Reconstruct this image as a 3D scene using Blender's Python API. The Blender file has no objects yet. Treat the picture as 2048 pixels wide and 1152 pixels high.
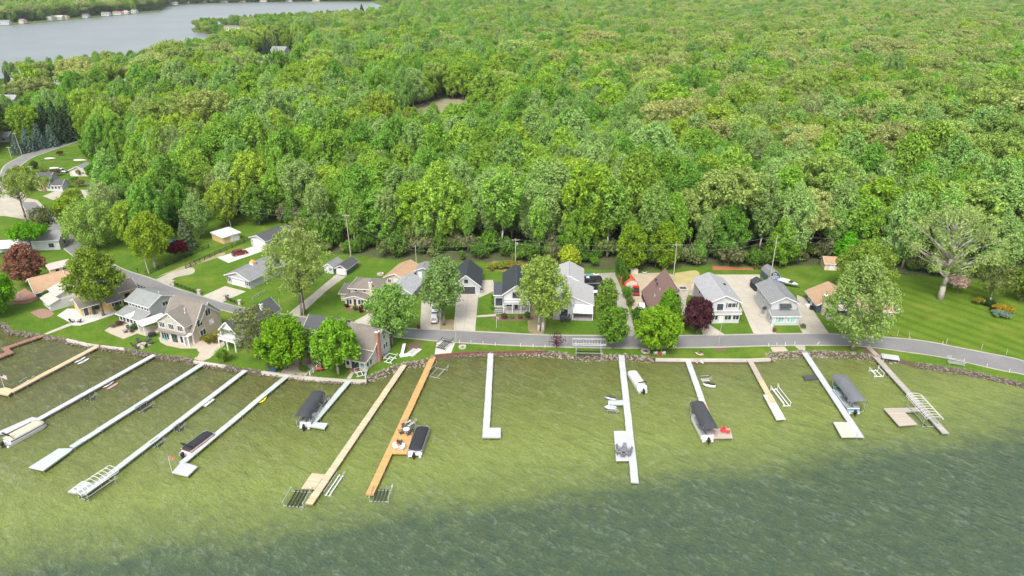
import bpy, math, random
import numpy as np
from mathutils import Vector, Matrix
from mathutils.geometry import tessellate_polygon
R = math.radians
rnd = random.Random(11)
C = bpy.data.collections.new('place'); bpy.context.scene.collection.children.link(C)
GZ = 0.8            # height of the land above the lake
DZ = 0.75           # height of dock decks above the lake
CAMH, FOC, PITCH = 81.0, 1400.0, R(24.4)
SP, CP = math.sin(PITCH), math.cos(PITCH)

def G(px, py, z=GZ):
    """A point of the survey photo (2048 wide) on the level z."""
    X, Y = (px - 1024) / FOC, (py - 576) / FOC
    d = (X, CP - Y * SP, -SP - Y * CP)
    t = (z - CAMH) / d[2]
    return Vector((d[0] * t, d[1] * t, z))

def PX(v):
    """Inverse of G, for choosing which trees fall inside the frame."""
    x, y, z = v[0], v[1], v[2] - CAMH
    f = y * CP - z * SP; u = y * SP + z * CP
    return (1024 + FOC * x / f, 576 - FOC * u / f, f)

def Gp(pts, z=GZ):
    return [G(a, b, z) for a, b in pts]

# ---------------------------------------------------------------- mesh builder
class MB:
    def __init__(s): s.v, s.f = [], []
    def add(s, vs, fs):
        o = len(s.v); s.v += [tuple(v) for v in vs]; s.f += [tuple(i + o for i in f) for f in fs]; return s
    def box(s, x0, x1, y0, y1, z0, z1):
        return s.add([(x0,y0,z0),(x1,y0,z0),(x1,y1,z0),(x0,y1,z0),(x0,y0,z1),(x1,y0,z1),(x1,y1,z1),(x0,y1,z1)],
                     [(0,3,2,1),(4,5,6,7),(0,1,5,4),(1,2,6,5),(2,3,7,6),(3,0,4,7)])
    def bar(s, p, q, w, h=None, up=(0, 0, 1)):
        h = h or w; p, q = Vector(p), Vector(q); d = (q - p).normalized(); u = Vector(up)
        a = d.cross(u)
        if a.length < 1e-3: a = d.cross(Vector((1, 0, 0)))
        a.normalize(); b = a.cross(d).normalized()
        a *= w / 2; b *= h / 2
        vs = [p-a-b, p+a-b, p+a+b, p-a+b, q-a-b, q+a-b, q+a+b, q-a+b]
        return s.add(vs, [(0,3,2,1),(4,5,6,7),(0,1,5,4),(1,2,6,5),(2,3,7,6),(3,0,4,7)][::1])
    def tube(s, p, q, r, r2=None, n=6, cap=True):
        r2 = r if r2 is None else r2
        p, q = Vector(p), Vector(q); d = (q - p).normalized()
        a = d.orthogonal().normalized(); b = d.cross(a)
        vs = []
        for c, rr in ((p, r), (q, r2)):
            for i in range(n):
                t = 2 * math.pi * i / n; vs.append(c + a * (math.cos(t) * rr) + b * (math.sin(t) * rr))
        fs = [(i, (i+1) % n, n + (i+1) % n, n + i) for i in range(n)]
        if cap: fs += [tuple(range(n))[::-1], tuple(range(n, 2*n))]
        return s.add(vs, fs)
    def path(s, pts, r, n=6):
        for a, b in zip(pts, pts[1:]): s.tube(a, b, r, n=n)
        return s
    def prism(s, pts, z0, z1):
        pts = [(p[0], p[1]) for p in pts]
        ar = sum(a[0]*b[1]-b[0]*a[1] for a, b in zip(pts, pts[1:]+pts[:1]))
        if ar < 0: pts = pts[::-1]
        n = len(pts)
        vs = [(x, y, z0) for x, y in pts] + [(x, y, z1) for x, y in pts]
        tri = tessellate_polygon([[Vector((x, y, 0)) for x, y in pts]])
        fs = []
        for t in tri:
            a, b, c = [Vector(pts[i]) for i in t]
            if (b-a).cross(c-a) < 0: t = t[::-1]
            fs.append(tuple(n + i for i in t)); fs.append(tuple(t)[::-1])
        fs += [(i, (i+1) % n, n + (i+1) % n, n + i) for i in range(n)]
        return s.add(vs, fs)
    def ext(s, prof, x0, x1):
        """Extrude a closed (y,z) profile along x."""
        n = len(prof)
        vs = [(x0, y, z) for y, z in prof] + [(x1, y, z) for y, z in prof]
        fs = [tuple(range(n))[::-1], tuple(range(n, 2*n))] + [(i, (i+1) % n, n+(i+1) % n, n+i) for i in range(n)]
        return s.add(vs, fs)
    def lathe(s, prof, c=(0, 0, 0), n=12, sx=1, sy=1):
        vs, fs = [], []
        for r, z in prof:
            for i in range(n):
                t = 2*math.pi*i/n; vs.append((c[0]+math.cos(t)*r*sx, c[1]+math.sin(t)*r*sy, c[2]+z))
        for k in range(len(prof)-1):
            for i in range(n):
                fs.append((k*n+i, k*n+(i+1) % n, (k+1)*n+(i+1) % n, (k+1)*n+i))
        fs += [tuple(range(n))[::-1], tuple(range((len(prof)-1)*n, len(prof)*n))]
        return s.add(vs, fs)
    def loft(s, rings, cap=True):
        n = len(rings[0]); vs = [p for r in rings for p in r]; fs = []
        for k in range(len(rings)-1):
            for i in range(n):
                fs.append((k*n+i, k*n+(i+1) % n, (k+1)*n+(i+1) % n, (k+1)*n+i))
        if cap: fs += [tuple(range(n))[::-1], tuple(range((len(rings)-1)*n, len(rings)*n))]
        return s.add(vs, fs)
    def build(s, name, mat, parent=None, smooth=False, loc=None):
        me = bpy.data.meshes.new(name); me.from_pydata(s.v, [], s.f); me.update()
        if smooth: me.polygons.foreach_set('use_smooth', [True]*len(me.polygons))
        if mat: me.materials.append(mat)
        o = bpy.data.objects.new(name, me); C.objects.link(o)
        if parent: o.parent = parent
        if loc is not None: o.location = loc
        return o

def tag(o, label, cat, group=None):
    o['label'] = label; o['category'] = cat
    if group: o['group'] = group
    return o
def kind(o, k): o['kind'] = k; return o
def thing(name, label, cat, loc=(0, 0, 0), rz=0.0, group=None):
    o = bpy.data.objects.new(name, None); C.objects.link(o)
    o.empty_display_size = .5
    o.location = loc; o.rotation_euler = (0, 0, rz)
    return tag(o, label, cat, group)
def copy_tree(o, label=None, loc=None, rz=None, scale=None, parent=None, group=None):
    c = o.copy(); C.objects.link(c)
    if parent: c.parent = parent
    if label: c['label'] = label
    if group: c['group'] = group
    if loc is not None: c.location = loc
    if rz is not None: c.rotation_euler = (0, 0, rz)
    if scale is not None: c.scale = scale
    for ch in list(o.children): copy_tree(ch, parent=c)
    return c

# ---------------------------------------------------------------- materials
MATS = {}
def nt(name):
    m = bpy.data.materials.new(name); m.use_nodes = True
    t = m.node_tree; b = t.nodes['Principled BSDF']; return m, t, b
def L(t, a, b): t.links.new(a, b)
def node(t, typ, **kw):
    n = t.nodes.new(typ)
    for k, v in kw.items():
        if k.startswith('_'): n.inputs[k[1:].replace('_', ' ')].default_value = v
        else: setattr(n, k, v)
    return n
def ramp(t, fac, stops):
    n = t.nodes.new('ShaderNodeValToRGB'); e = n.color_ramp.elements
    e[0].position, e[0].color = stops[0][0], (*stops[0][1], 1)
    e[1].position, e[1].color = stops[-1][0], (*stops[-1][1], 1)
    for p, c in stops[1:-1]:
        k = e.new(p); k.color = (*c, 1)
    L(t, fac, n.inputs[0]); return n.outputs[0]
def mixc(t, fac, a, b, mode='MIX'):
    n = t.nodes.new('ShaderNodeMix'); n.data_type = 'RGBA'; n.blend_type = mode
    for s, v in ((n.inputs[0], fac), (n.inputs[6], a), (n.inputs[7], b)):
        if isinstance(v, (int, float)): s.default_value = v
        elif isinstance(v, tuple): s.default_value = (*v, 1)
        else: L(t, v, s)
    return n.outputs[2]
def mth(t, op, a, b=None):
    n = t.nodes.new('ShaderNodeMath'); n.operation = op
    for s, v in zip(n.inputs, (a, b)):
        if v is None: continue
        if isinstance(v, (int, float)): s.default_value = v
        else: L(t, v, s)
    return n.outputs[0]
def coords(t, kind='Object', scale=(1, 1, 1), rot=(0, 0, 0)):
    c = t.nodes.new('ShaderNodeTexCoord'); m = t.nodes.new('ShaderNodeMapping')
    m.inputs['Scale'].default_value = scale; m.inputs['Rotation'].default_value = rot
    L(t, c.outputs[kind], m.inputs[0]); return m.outputs[0]
def noise(t, vec, scale, detail=4, rough=.6, dist=0):
    n = node(t, 'ShaderNodeTexNoise', _Scale=scale, _Detail=detail, _Roughness=rough, _Distortion=dist)
    L(t, vec, n.inputs['Vector']); return n.outputs['Fac']
def bump(t, b, h, strength=.3, dist=.05):
    n = node(t, 'ShaderNodeBump', _Strength=strength, _Distance=dist)
    L(t, h, n.inputs['Height']); L(t, n.outputs[0], b.inputs['Normal'])
def mul3(c, k): return tuple(min(1, x*k) for x in c)

def plain(name, col, rough=.6, var=.18, scale=1.5, metal=0.0, spec=.4, dirt=None):
    """A coloured surface with soft mottling and wear."""
    if name in MATS: return MATS[name]
    m, t, b = nt(name); v = coords(t)
    n1 = noise(t, v, scale, 5); n2 = noise(t, v, scale*7, 3)
    c = ramp(t, n1, [(.3, mul3(col, 1-var)), (.7, mul3(col, 1+var*.6))])
    c = mixc(t, .25, c, ramp(t, n2, [(.35, mul3(col, .7)), (.65, mul3(col, 1.15))]))
    if dirt:
        n3 = noise(t, v, .5, 6, .7); f = ramp(t, n3, [(.5, (0, 0, 0)), (.72, (1, 1, 1))]); c = mixc(t, f, c, dirt)
    L(t, c, b.inputs['Base Color']); b.inputs['Roughness'].default_value = rough
    b.inputs['Metallic'].default_value = metal; b.inputs['Specular IOR Level'].default_value = spec
    MATS[name] = m; return m

def siding(name, col, pitch=.2):
    if name in MATS: return MATS[name]
    m, t, b = nt(name); v = coords(t); sep = t.nodes.new('ShaderNodeSeparateXYZ'); L(t, v, sep.inputs[0])
    fr = mth(t, 'FRACT', mth(t, 'MULTIPLY', sep.outputs[2], 1/pitch))
    n1 = noise(t, v, .6, 4)
    c = ramp(t, n1, [(.3, mul3(col, .88)), (.7, mul3(col, 1.04))])
    line = mth(t, 'LESS_THAN', fr, .16)
    c = mixc(t, mth(t, 'MULTIPLY', line, .35), c, mul3(col, .55))
    L(t, c, b.inputs['Base Color']); b.inputs['Roughness'].default_value = .55
    bump(t, b, fr, .4, .03); MATS[name] = m; return m

def shingle(name, col, var=.3, row=.22):
    if name in MATS: return MATS[name]
    m, t, b = nt(name); v = coords(t); sep = t.nodes.new('ShaderNodeSeparateXYZ'); L(t, v, sep.inputs[0])
    s = mth(t, 'ADD', mth(t, 'ADD', sep.outputs[2], mth(t, 'MULTIPLY', sep.outputs[1], .31)), mth(t, 'MULTIPLY', sep.outputs[0], .17))
    fr = mth(t, 'FRACT', mth(t, 'MULTIPLY', s, 1/row))
    n1 = noise(t, v, .7, 5, .65); n2 = noise(t, v, 4.5, 2, .5)
    c = ramp(t, n1, [(.3, mul3(col, 1-var*.6)), (.7, mul3(col, 1+var*.5))])
    c = mixc(t, .5, c, ramp(t, n2, [(.32, mul3(col, 1-var*1.3)), (.68, mul3(col, 1+var))]))
    c = mixc(t, mth(t, 'MULTIPLY', mth(t, 'LESS_THAN', fr, .2), .3), c, mul3(col, .5))
    L(t, c, b.inputs['Base Color']); b.inputs['Roughness'].default_value = .85
    bump(t, b, n2, .5, .05); MATS[name] = m; return m

def planks(name, col, along=0, pitch=.15, var=.3, grey=None, rough=.7, line=.6):
    """Deck boards laid across the local axis `along`."""
    if name in MATS: return MATS[name]
    m, t, b = nt(name); v = coords(t); sep = t.nodes.new('ShaderNodeSeparateXYZ'); L(t, v, sep.inputs[0])
    s = mth(t, 'MULTIPLY', sep.outputs[along], 1/pitch); fr = mth(t, 'FRACT', s); fl = mth(t, 'FLOOR', s)
    wn = node(t, 'ShaderNodeTexWhiteNoise', noise_dimensions='1D'); L(t, fl, wn.inputs['W'])
    c = ramp(t, wn.outputs[0], [(0, mul3(col, 1-var)), (1, mul3(col, 1+var*.4))])
    n1 = noise(t, v, .45, 5, .65)
    c = mixc(t, ramp(t, n1, [(.45, (0, 0, 0)), (.7, (1, 1, 1))]) if grey else 0.0, c, grey or col)
    c = mixc(t, mth(t, 'MULTIPLY', mth(t, 'LESS_THAN', fr, .1 if line > .5 else .03), line), c, mul3(col, .3))
    L(t, c, b.inputs['Base Color']); b.inputs['Roughness'].default_value = rough
    bump(t, b, fr, .2, .02); MATS[name] = m; return m

def masonry(name, cols, scale=1.6, mortar=(.45, .42, .38), bw=.5, bh=.2):
    if name in MATS: return MATS[name]
    m, t, b = nt(name); v = coords(t)
    vo = node(t, 'ShaderNodeTexVoronoi', _Scale=scale*2); L(t, v, vo.inputs['Vector'])
    sp = t.nodes.new('ShaderNodeSeparateColor'); L(t, vo.outputs['Color'], sp.inputs[0])
    st = [(i/(len(cols)-1), c) for i, c in enumerate(cols)]
    c = ramp(t, sp.outputs[0], st)
    ed = node(t, 'ShaderNodeTexVoronoi', _Scale=scale*2, feature='DISTANCE_TO_EDGE'); L(t, v, ed.inputs['Vector'])
    c = mixc(t, mth(t, 'LESS_THAN', ed.outputs[0], .06), c, mortar)
    L(t, c, b.inputs['Base Color']); b.inputs['Roughness'].default_value = .85
    bump(t, b, ed.outputs[0], .6, .08); MATS[name] = m; return m

def concrete(name, col, joint=3.0, var=.16, stain=(.25, .22, .17)):
    if name in MATS: return MATS[name]
    m, t, b = nt(name); v = coords(t); sep = t.nodes.new('ShaderNodeSeparateXYZ'); L(t, v, sep.inputs[0])
    n1 = noise(t, v, .25, 6, .65); n2 = noise(t, v, 3, 4)
    c = ramp(t, n1, [(.3, mul3(col, 1-var)), (.7, mul3(col, 1+var*.6))])
    c = mixc(t, .3, c, ramp(t, n2, [(.3, mul3(col, .75)), (.7, mul3(col, 1.1))]))
    c = mixc(t, ramp(t, noise(t, v, .16, 5, .7), [(.56, (0, 0, 0)), (.8, (.6, .6, .6))]), c, stain)
    if joint:
        for k in (0, 1):
            fr = mth(t, 'FRACT', mth(t, 'MULTIPLY', sep.outputs[k], 1/joint))
            c = mixc(t, mth(t, 'MULTIPLY', mth(t, 'LESS_THAN', fr, .03), .4), c, mul3(col, .4))
    L(t, c, b.inputs['Base Color']); b.inputs['Roughness'].default_value = .85
    bump(t, b, n2, .2, .02); MATS[name] = m; return m

def glass(name='window_glass', col=(.02, .025, .03)):
    if name in MATS: return MATS[name]
    m, t, b = nt(name); v = coords(t); n1 = noise(t, v, .8, 3)
    c = ramp(t, n1, [(.35, mul3(col, .6)), (.65, mul3(col, 2.6))])
    L(t, c, b.inputs['Base Color']); b.inputs['Roughness'].default_value = .06; b.inputs['Specular IOR Level'].default_value = .6
    MATS[name] = m; return m

def paint(name, col, rough=.25, coat=.6):
    if name in MATS: return MATS[name]
    m, t, b = nt(name); v = coords(t); n1 = noise(t, v, 1.2, 4)
    c = ramp(t, n1, [(.3, mul3(col, .85)), (.7, mul3(col, 1.05))])
    L(t, c, b.inputs['Base Color']); b.inputs['Roughness'].default_value = rough; b.inputs['Coat Weight'].default_value = coat
    MATS[name] = m; return m

WHITE = plain('white_paint', (.64, .64, .635), .5, .06)
ALU = plain('aluminium', (.62, .63, .64), .35, .15, metal=.7)
GALV = plain('galvanised_steel', (.42, .44, .45), .45, .2, metal=.6)
DARKM = plain('dark_steel', (.06, .065, .07), .5, .25, metal=.3)
BLACK = plain('black_paint', (.018, .018, .02), .55, .3)
RUB = plain('black_rubber', (.02, .02, .02), .8, .2)
CANVAS_DK = plain('charcoal_canvas', (.045, .05, .055), .85, .25)
CANVAS_BK = plain('black_canvas', (.022, .024, .028), .8, .3)
CANVAS_GY = plain('grey_canvas', (.13, .14, .155), .85, .2)
CANVAS_TAN = plain('tan_canvas', (.50, .44, .33), .85, .14)
CANVAS_WH = plain('cream_canvas', (.62, .60, .54), .8, .14)
GLASS = glass()
WOODPOLE = plain('weathered_pole', (.40, .37, .31), .85, .3)
BARK = plain('grey_bark', (.16, .135, .105), .9, .4, 3)
PALEBARK = plain('pale_bark', (.36, .33, .28), .9, .35, 2)
STONE = masonry('field_stone', [(.42, .36, .28), (.26, .21, .17), (.5, .46, .4), (.33, .25, .18)])
BRICK = masonry('red_brick', [(.30, .10, .06), (.36, .13, .08), (.25, .085, .05)], 3, (.35, .25, .2))
LEATH = plain('seat_grey', (.3, .3, .31), .6)
# ================================================================ SETTING: ground, water, roads
def lawn_mat(name, base, stripes=None, dry=.35):
    m, t, b = nt(name); v = coords(t)
    n1 = noise(t, v, .035, 5, .6); n2 = noise(t, v, .22, 5, .65); n3 = noise(t, v, 1.8, 4, .7)
    c = ramp(t, n1, [(.3, mul3(base, .78)), (.5, base), (.72, (base[0]*1.35, base[1]*1.12, base[2]*1.2))])
    c = mixc(t, .55, c, ramp(t, n2, [(.3, mul3(base, .62)), (.7, (base[0]*1.45, base[1]*1.2, base[2]*1.3))]))
    c = mixc(t, .4, c, ramp(t, n3, [(.3, mul3(base, .5)), (.7, mul3(base, 1.5))]))
    if stripes is not None:
        vs = coords(t, rot=(0, 0, stripes)); w = node(t, 'ShaderNodeTexWave', _Scale=.075, _Distortion=1.6, _Detail=3, wave_profile='SIN')
        w.inputs['Detail Scale'].default_value = .35
        L(t, vs, w.inputs['Vector'])
        c = mixc(t, ramp(t, mth(t, 'MULTIPLY', w.outputs['Fac'], n1), [(.16, (.0, .0, .0)), (.42, (.5, .5, .5))]), c, mul3(base, .55))
    d = ramp(t, noise(t, v, .09, 6, .7), [(.50, (0, 0, 0)), (.72, (dry*1.3, dry*1.3, dry*1.3))])
    c = mixc(t, d, c, (.22, .215, .045))
    c = mixc(t, ramp(t, noise(t, v, .05, 7, .72, .6), [(.54, (0, 0, 0)), (.70, (.55, .55, .55))]), c, mul3(base, .52))
    L(t, c, b.inputs['Base Color']); b.inputs['Roughness'].default_value = .9; b.inputs['Specular IOR Level'].default_value = .04
    bump(t, b, n3, .5, .12); return m

LAWN = lawn_mat('lawn_grass', (.074, .148, .016))
MOWN = lawn_mat('mown_stripes', (.095, .168, .018), stripes=R(-38), dry=.42)

def litter_mat():
    m, t, b = nt('forest_litter'); v = coords(t)
    n1 = noise(t, v, .12, 6, .7); n2 = noise(t, v, 1.1, 5, .7)
    c = ramp(t, n1, [(.3, (.035, .06, .016)), (.5, (.06, .085, .02)), (.7, (.12, .10, .05))])
    c = mixc(t, .5, c, ramp(t, n2, [(.3, (.02, .025, .01)), (.7, (.11, .12, .045))]))
    L(t, c, b.inputs['Base Color']); b.inputs['Roughness'].default_value = .95
    bump(t, b, n2, .8, .3); return m
LITTER = litter_mat()

SHORE = [(-420,612),(-160,628),(-60,640),(0,645.5),(12,647),(22,661),(82,669),(133,678),(171,687),(198,691),(248,697),(311,708),(379.5,716.4),(388,721.5),(408.5,725),(451,731),(493,737.6),(527,742.7),(559,747),(621,754),(694,760),(732,760),(737,752),(758,745),(783,735),(806,727),(840,722),(856,718.6),(869.7,712),(904,708),(941,705),(981,705),(1092,703),(1121,704.7),(1155,711),(1215,710),(1236,708.6),(1251.6,710),(1290.6,714),(1307,714),(1312,717.8),(1372,718.5),(1494,719),(1540,717.5),(1537,707),(1602,704),(1636.6,702.8),(1680,704.5),(1721,708),(1749,712.5),(1789,715),(1831,725.6),(1894.5,735),(1934,741),(1993,753.7),(2047,765.5),(2120,785),(2260,835)]
LAKE2 = [(-520,62),(-200,58),(0,49.5),(60,46),(150,38),(250,28.5),(318,22.5),(335,12),(400,7),(500,5),(600,3.6),(690,3),(745,4),(775,14),(750,25),(700,32),(600,38),(500,43),(410,51),(384,57),(388,63),(420,67),(475,69),(488,80),(472,104),(395,116),(330,122),(255,131),(180,140),(100,147),(0,157),(-160,176),(-520,215)]
shore_w = Gp(SHORE); lake2_w = Gp(LAKE2)
outer = [Vector((420, shore_w[-1].y-30, GZ)), Vector((2600, 150, GZ)), Vector((2600, 4600, GZ)), Vector((-3800, 4600, GZ)), Vector((-3800, lake2_w[0].y, GZ))]
left_end = [Vector((-3800, lake2_w[-1].y, GZ)), Vector((-3800, 150, GZ)), Vector((-700, shore_w[0].y+20, GZ))]
poly = shore_w + outer + lake2_w + left_end
mb = MB()
n = len(poly); tri = tessellate_polygon([[Vector((p.x, p.y, 0)) for p in poly]])
fs = []
for tr in tri:
    a, b, c = [poly[i].to_2d() for i in tr]
    fs.append(tuple(tr) if (b-a).cross(c-a) > 0 else tuple(tr)[::-1])
mb.add(poly, fs)
def bank(pts, out, drop=-1.4):
    """the sloping bank from the lawn's edge down under the water"""
    low = []
    for i, p in enumerate(pts):
        q = pts[min(i+1, len(pts)-1)] - pts[max(i-1, 0)]
        nrm = Vector((q.y, -q.x, 0)).normalized()
        low.append(Vector((p.x, p.y, 0)) + nrm*out + Vector((0, 0, drop)))
    k = len(pts)
    mb.add(pts+low, [(i, k+i, k+i+1, i+1) for i in range(k-1)])
GROUND = kind(mb.build('ground', LAWN), 'structure')
mb = MB(); bank(shore_w, 2.2); bank(lake2_w, 3)
kind(mb.build('lake_bank', plain('bank_soil', (.075, .060, .035), .95, .4, 1)), 'structure')

def water_mat():
    m, t, b = nt('shallow_lake'); v = coords(t)
    # depth: a drop-off some way out from the docks, and weedy bands near the shore
    sep = t.nodes.new('ShaderNodeSeparateXYZ'); L(t, v, sep.inputs[0])
    n0 = noise(t, v, .05, 4, .55); n1 = noise(t, v, .11, 5, .62); n2 = noise(t, v, .4, 4, .6)
    fc = node(t, 'ShaderNodeFloatCurve'); 
    xs = mth(t, 'DIVIDE', mth(t, 'ADD', sep.outputs[0], 160), 320.0); L(t, xs, fc.inputs['Value'])
    cv = fc.mapping.curves[0]
    drop = [(-400, 1190), (0, 1138), (263, 1098), (500, 1072), (700, 1043), (974, 1006), (1300, 966), (1578, 926), (1800, 892), (2048, 848), (2700, 740)]
    pts = []
    for a, bb in drop:
        g = G(a, bb, 0); pts.append(((g.x+160)/320, (g.y)/200))
    cv.points[0].location = (0, pts[0][1]-.06); cv.points[1].location = (1, pts[-1][1]+.06)
    for p in pts: cv.points.new(*p)
    fc.mapping.update()
    edge = mth(t, 'MULTIPLY', fc.outputs[0], 200.0)
    d = mth(t, 'SUBTRACT', sep.outputs[1], edge)                      # metres inshore of the drop-off
    d = mth(t, 'ADD', d, mth(t, 'MULTIPLY', mth(t, 'SUBTRACT', n0, .54), 11.0))
    d = mth(t, 'ADD', d, mth(t, 'MULTIPLY', mth(t, 'SUBTRACT', n2, .5), 2.5))
    f = mth(t, 'DIVIDE', mth(t, 'ADD', d, 14), 70.0)
    col = ramp(t, f, [(0, (.027, .054, .038)), (.14, (.032, .060, .038)), (.23, (.108, .145, .040)), (.36, (.155, .198, .040)), (.60, (.114, .138, .029)), (.82, (.078, .085, .019)), (1, (.060, .060, .016))])
    weed = ramp(t, n1, [(.50, (0, 0, 0)), (.74, (.75, .75, .75))])
    near = ramp(t, f, [(.38, (.12, .12, .12)), (.75, (1, 1, 1))])
    col = mixc(t, mth(t, 'MULTIPLY', weed, near), col, (.085, .098, .020))
    col = mixc(t, mth(t, 'MULTIPLY', ramp(t, noise(t, v, .16, 5, .6), [(.55, (0, 0, 0)), (.75, (.7, .7, .7))]), near), col, (.135, .102, .026))
    col = mixc(t, .22, col, ramp(t, n2, [(.3, (.07, .09, .045)), (.7, (.17, .20, .06))]))
    # wind waves: crests run from inshore left to offshore right, with finer ripples over them
    def wavec(ang, sx, sy):
        m2 = t.nodes.new('ShaderNodeMapping'); m2.inputs['Scale'].default_value = (sx, sy, 1); L(t, coords(t, rot=(0, 0, R(ang))), m2.inputs[0]); return m2.outputs[0]
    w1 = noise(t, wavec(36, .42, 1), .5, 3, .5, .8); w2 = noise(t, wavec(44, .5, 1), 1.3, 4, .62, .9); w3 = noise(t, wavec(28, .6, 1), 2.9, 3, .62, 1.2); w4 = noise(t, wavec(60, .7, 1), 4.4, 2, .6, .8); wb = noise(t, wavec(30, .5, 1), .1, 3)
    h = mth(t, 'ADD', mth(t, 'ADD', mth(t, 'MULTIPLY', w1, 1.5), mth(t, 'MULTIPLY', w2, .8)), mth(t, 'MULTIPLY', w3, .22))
    # wave shading painted in colour: darker troughs, pale sky glints and foam on crests
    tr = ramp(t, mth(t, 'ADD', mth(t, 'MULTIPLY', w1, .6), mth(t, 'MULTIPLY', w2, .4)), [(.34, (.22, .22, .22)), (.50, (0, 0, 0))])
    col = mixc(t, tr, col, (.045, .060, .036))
    glint_foam = ramp(t, mth(t, 'ADD', mth(t, 'MULTIPLY', w2, .62), mth(t, 'ADD', mth(t, 'MULTIPLY', w1, .28), mth(t, 'MULTIPLY', wb, .1))), [(.52, (0, 0, 0)), (.70, (.34, .34, .34))])
    col = mixc(t, glint_foam, col, (.25, .29, .23))
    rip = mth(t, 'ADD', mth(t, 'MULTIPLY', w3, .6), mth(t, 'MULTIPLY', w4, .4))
    col = mixc(t, 1.0, col, ramp(t, rip, [(.34, (.78, .78, .78)), (.50, (1.02, 1.02, 1.02)), (.66, (1.22, 1.22, 1.24))]), 'MULTIPLY')  # ripple highlights and shade multiplied into the water colour
    L(t, col, b.inputs['Base Color']); b.inputs['Roughness'].default_value = .12; b.inputs['IOR'].default_value = 1.33
    bump(t, b, h, .65, .40); return m

def far_water_mat():
    m, t, b = nt('open_lake'); v = coords(t)
    n1 = noise(t, v, .012, 4); c = ramp(t, n1, [(.3, (.135, .160, .165)), (.7, (.180, .205, .206))])
    L(t, c, b.inputs['Base Color']); b.inputs['Roughness'].default_value = .3; b.inputs['IOR'].default_value = 1.33
    vb = coords(t, scale=(.5, 1.2, 1)); h = mth(t, 'ADD', noise(t, vb, .12, 4, .7), mth(t, 'MULTIPLY', noise(t, vb, .5, 3, .6), .4))
    bump(t, b, h, .5, 1.0); return m
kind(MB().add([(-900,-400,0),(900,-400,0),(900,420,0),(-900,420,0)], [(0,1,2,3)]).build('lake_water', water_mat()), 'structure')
kind(MB().add([(-3800,421,0),(1400,421,0),(1400,4600,0),(-3800,4600,0)], [(0,1,2,3)]).build('far_lake_water', far_water_mat()), 'structure')
mudm = plain('lake_bed_mud', (.09, .09, .04), .9)
kind(MB().add([(-900,-400,-1.6),(900,-400,-1.6),(900,330,-1.6),(-900,330,-1.6)], [(0,1,2,3)]).build('lake_bed', mudm), 'structure')

def smooth_line(px, n=8):
    """Catmull-Rom through pixel points"""
    P = [Vector((a, b)) for a, b in px]; P = [P[0]*2-P[1]] + P + [P[-1]*2-P[-2]]; out = []
    for i in range(1, len(P)-2):
        for k in range(n):
            t = k/n; a, b, c, d = P[i-1], P[i], P[i+1], P[i+2]
            out.append(.5*((2*b)+(c-a)*t+(2*a-5*b+4*c-d)*t*t+(3*b-a-3*c+d)*t**3))
    out.append(P[-2]); return out
def ribbon(name, up, lo, z, mat, k='structure', n=6):
    a = [G(p.x, p.y, z) for p in smooth_line(up, n)]; b = [G(p.x, p.y, z) for p in smooth_line(lo, n)]
    m = min(len(a), len(b)); o = MB().add(a[:m]+b[:m], [(m+i, m+i+1, i+1, i) for i in range(m-1)]).build(name, mat)
    return kind(o, k)
def sheet(name, pts, z, mat, k='structure', smooth=False):
    """A flat patch of ground: a level polygon given by its outline on the survey photo."""
    if smooth: pts = [(p.x, p.y) for p in smooth_line(list(pts)+[pts[0]], 5)][:-1]
    w = Gp(pts, z); ctr = sum(w, Vector())/len(w); ctr.z = z
    tri = tessellate_polygon([[Vector((p.x, p.y, 0)) for p in w]]); fs = []
    for tr in tri:
        a, b, c = [w[i].to_2d() for i in tr]; fs.append(tuple(tr) if (b-a).cross(c-a) > 0 else tuple(tr)[::-1])
    return kind(MB().add([p-ctr for p in w], fs).build(name, mat, loc=ctr), k)

def asphalt_mat():
    m, t, b = nt('old_asphalt'); v = coords(t)
    n1 = noise(t, v, .12, 5, .65); n2 = noise(t, v, 2.5, 5, .7)
    c = ramp(t, n1, [(.3, (.125, .125, .124)), (.7, (.20, .198, .194))])
    c = mixc(t, .35, c, ramp(t, n2, [(.3, (.10, .10, .10)), (.7, (.27, .27, .265))]))
    ck = node(t, 'ShaderNodeTexVoronoi', _Scale=.16, feature='DISTANCE_TO_EDGE'); 
    wv = mixc(t, .12, v, noise(t, v, .8, 3)); L(t, wv, ck.inputs['Vector'])
    c = mixc(t, mth(t, 'MULTIPLY', mth(t, 'LESS_THAN', ck.outputs[0], .004), .3), c, (.05, .05, .05))
    pt = node(t, 'ShaderNodeTexVoronoi', _Scale=.09); L(t, wv, pt.inputs['Vector']); sp_ = t.nodes.new('ShaderNodeSeparateColor'); L(t, pt.outputs['Color'], sp_.inputs[0])
    c = mixc(t, .35, c, ramp(t, sp_.outputs[0], [(0, (.13, .13, .128)), (.5, (.165, .163, .16)), (1, (.20, .197, .19))]))
    L(t, c, b.inputs['Base Color']); b.inputs['Roughness'].default_value = .85; bump(t, b, n2, .2, .02); return m
ASPH = asphalt_mat()
CONC = concrete('pale_concrete', (.42, .385, .32), 3.2)
CONCW = concrete('white_concrete', (.50, .485, .45), 2.6)
KERB = concrete('road_shoulder', (.36, .34, .29), 0, .3, (.22, .2, .12))
GRAVEL = concrete('light_gravel', (.38, .35, .28), 0, .3, (.2, .2, .1))
SANDY = concrete('beige_patio', (.42, .36, .28), 1.6, .14)
DRIVEGREY = concrete('grey_gravel', (.30, .28, .24), 0, .3, (.2, .19, .13))
MULCH = plain('mulch', (.14, .095, .06), .95, .4, 2)
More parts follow.
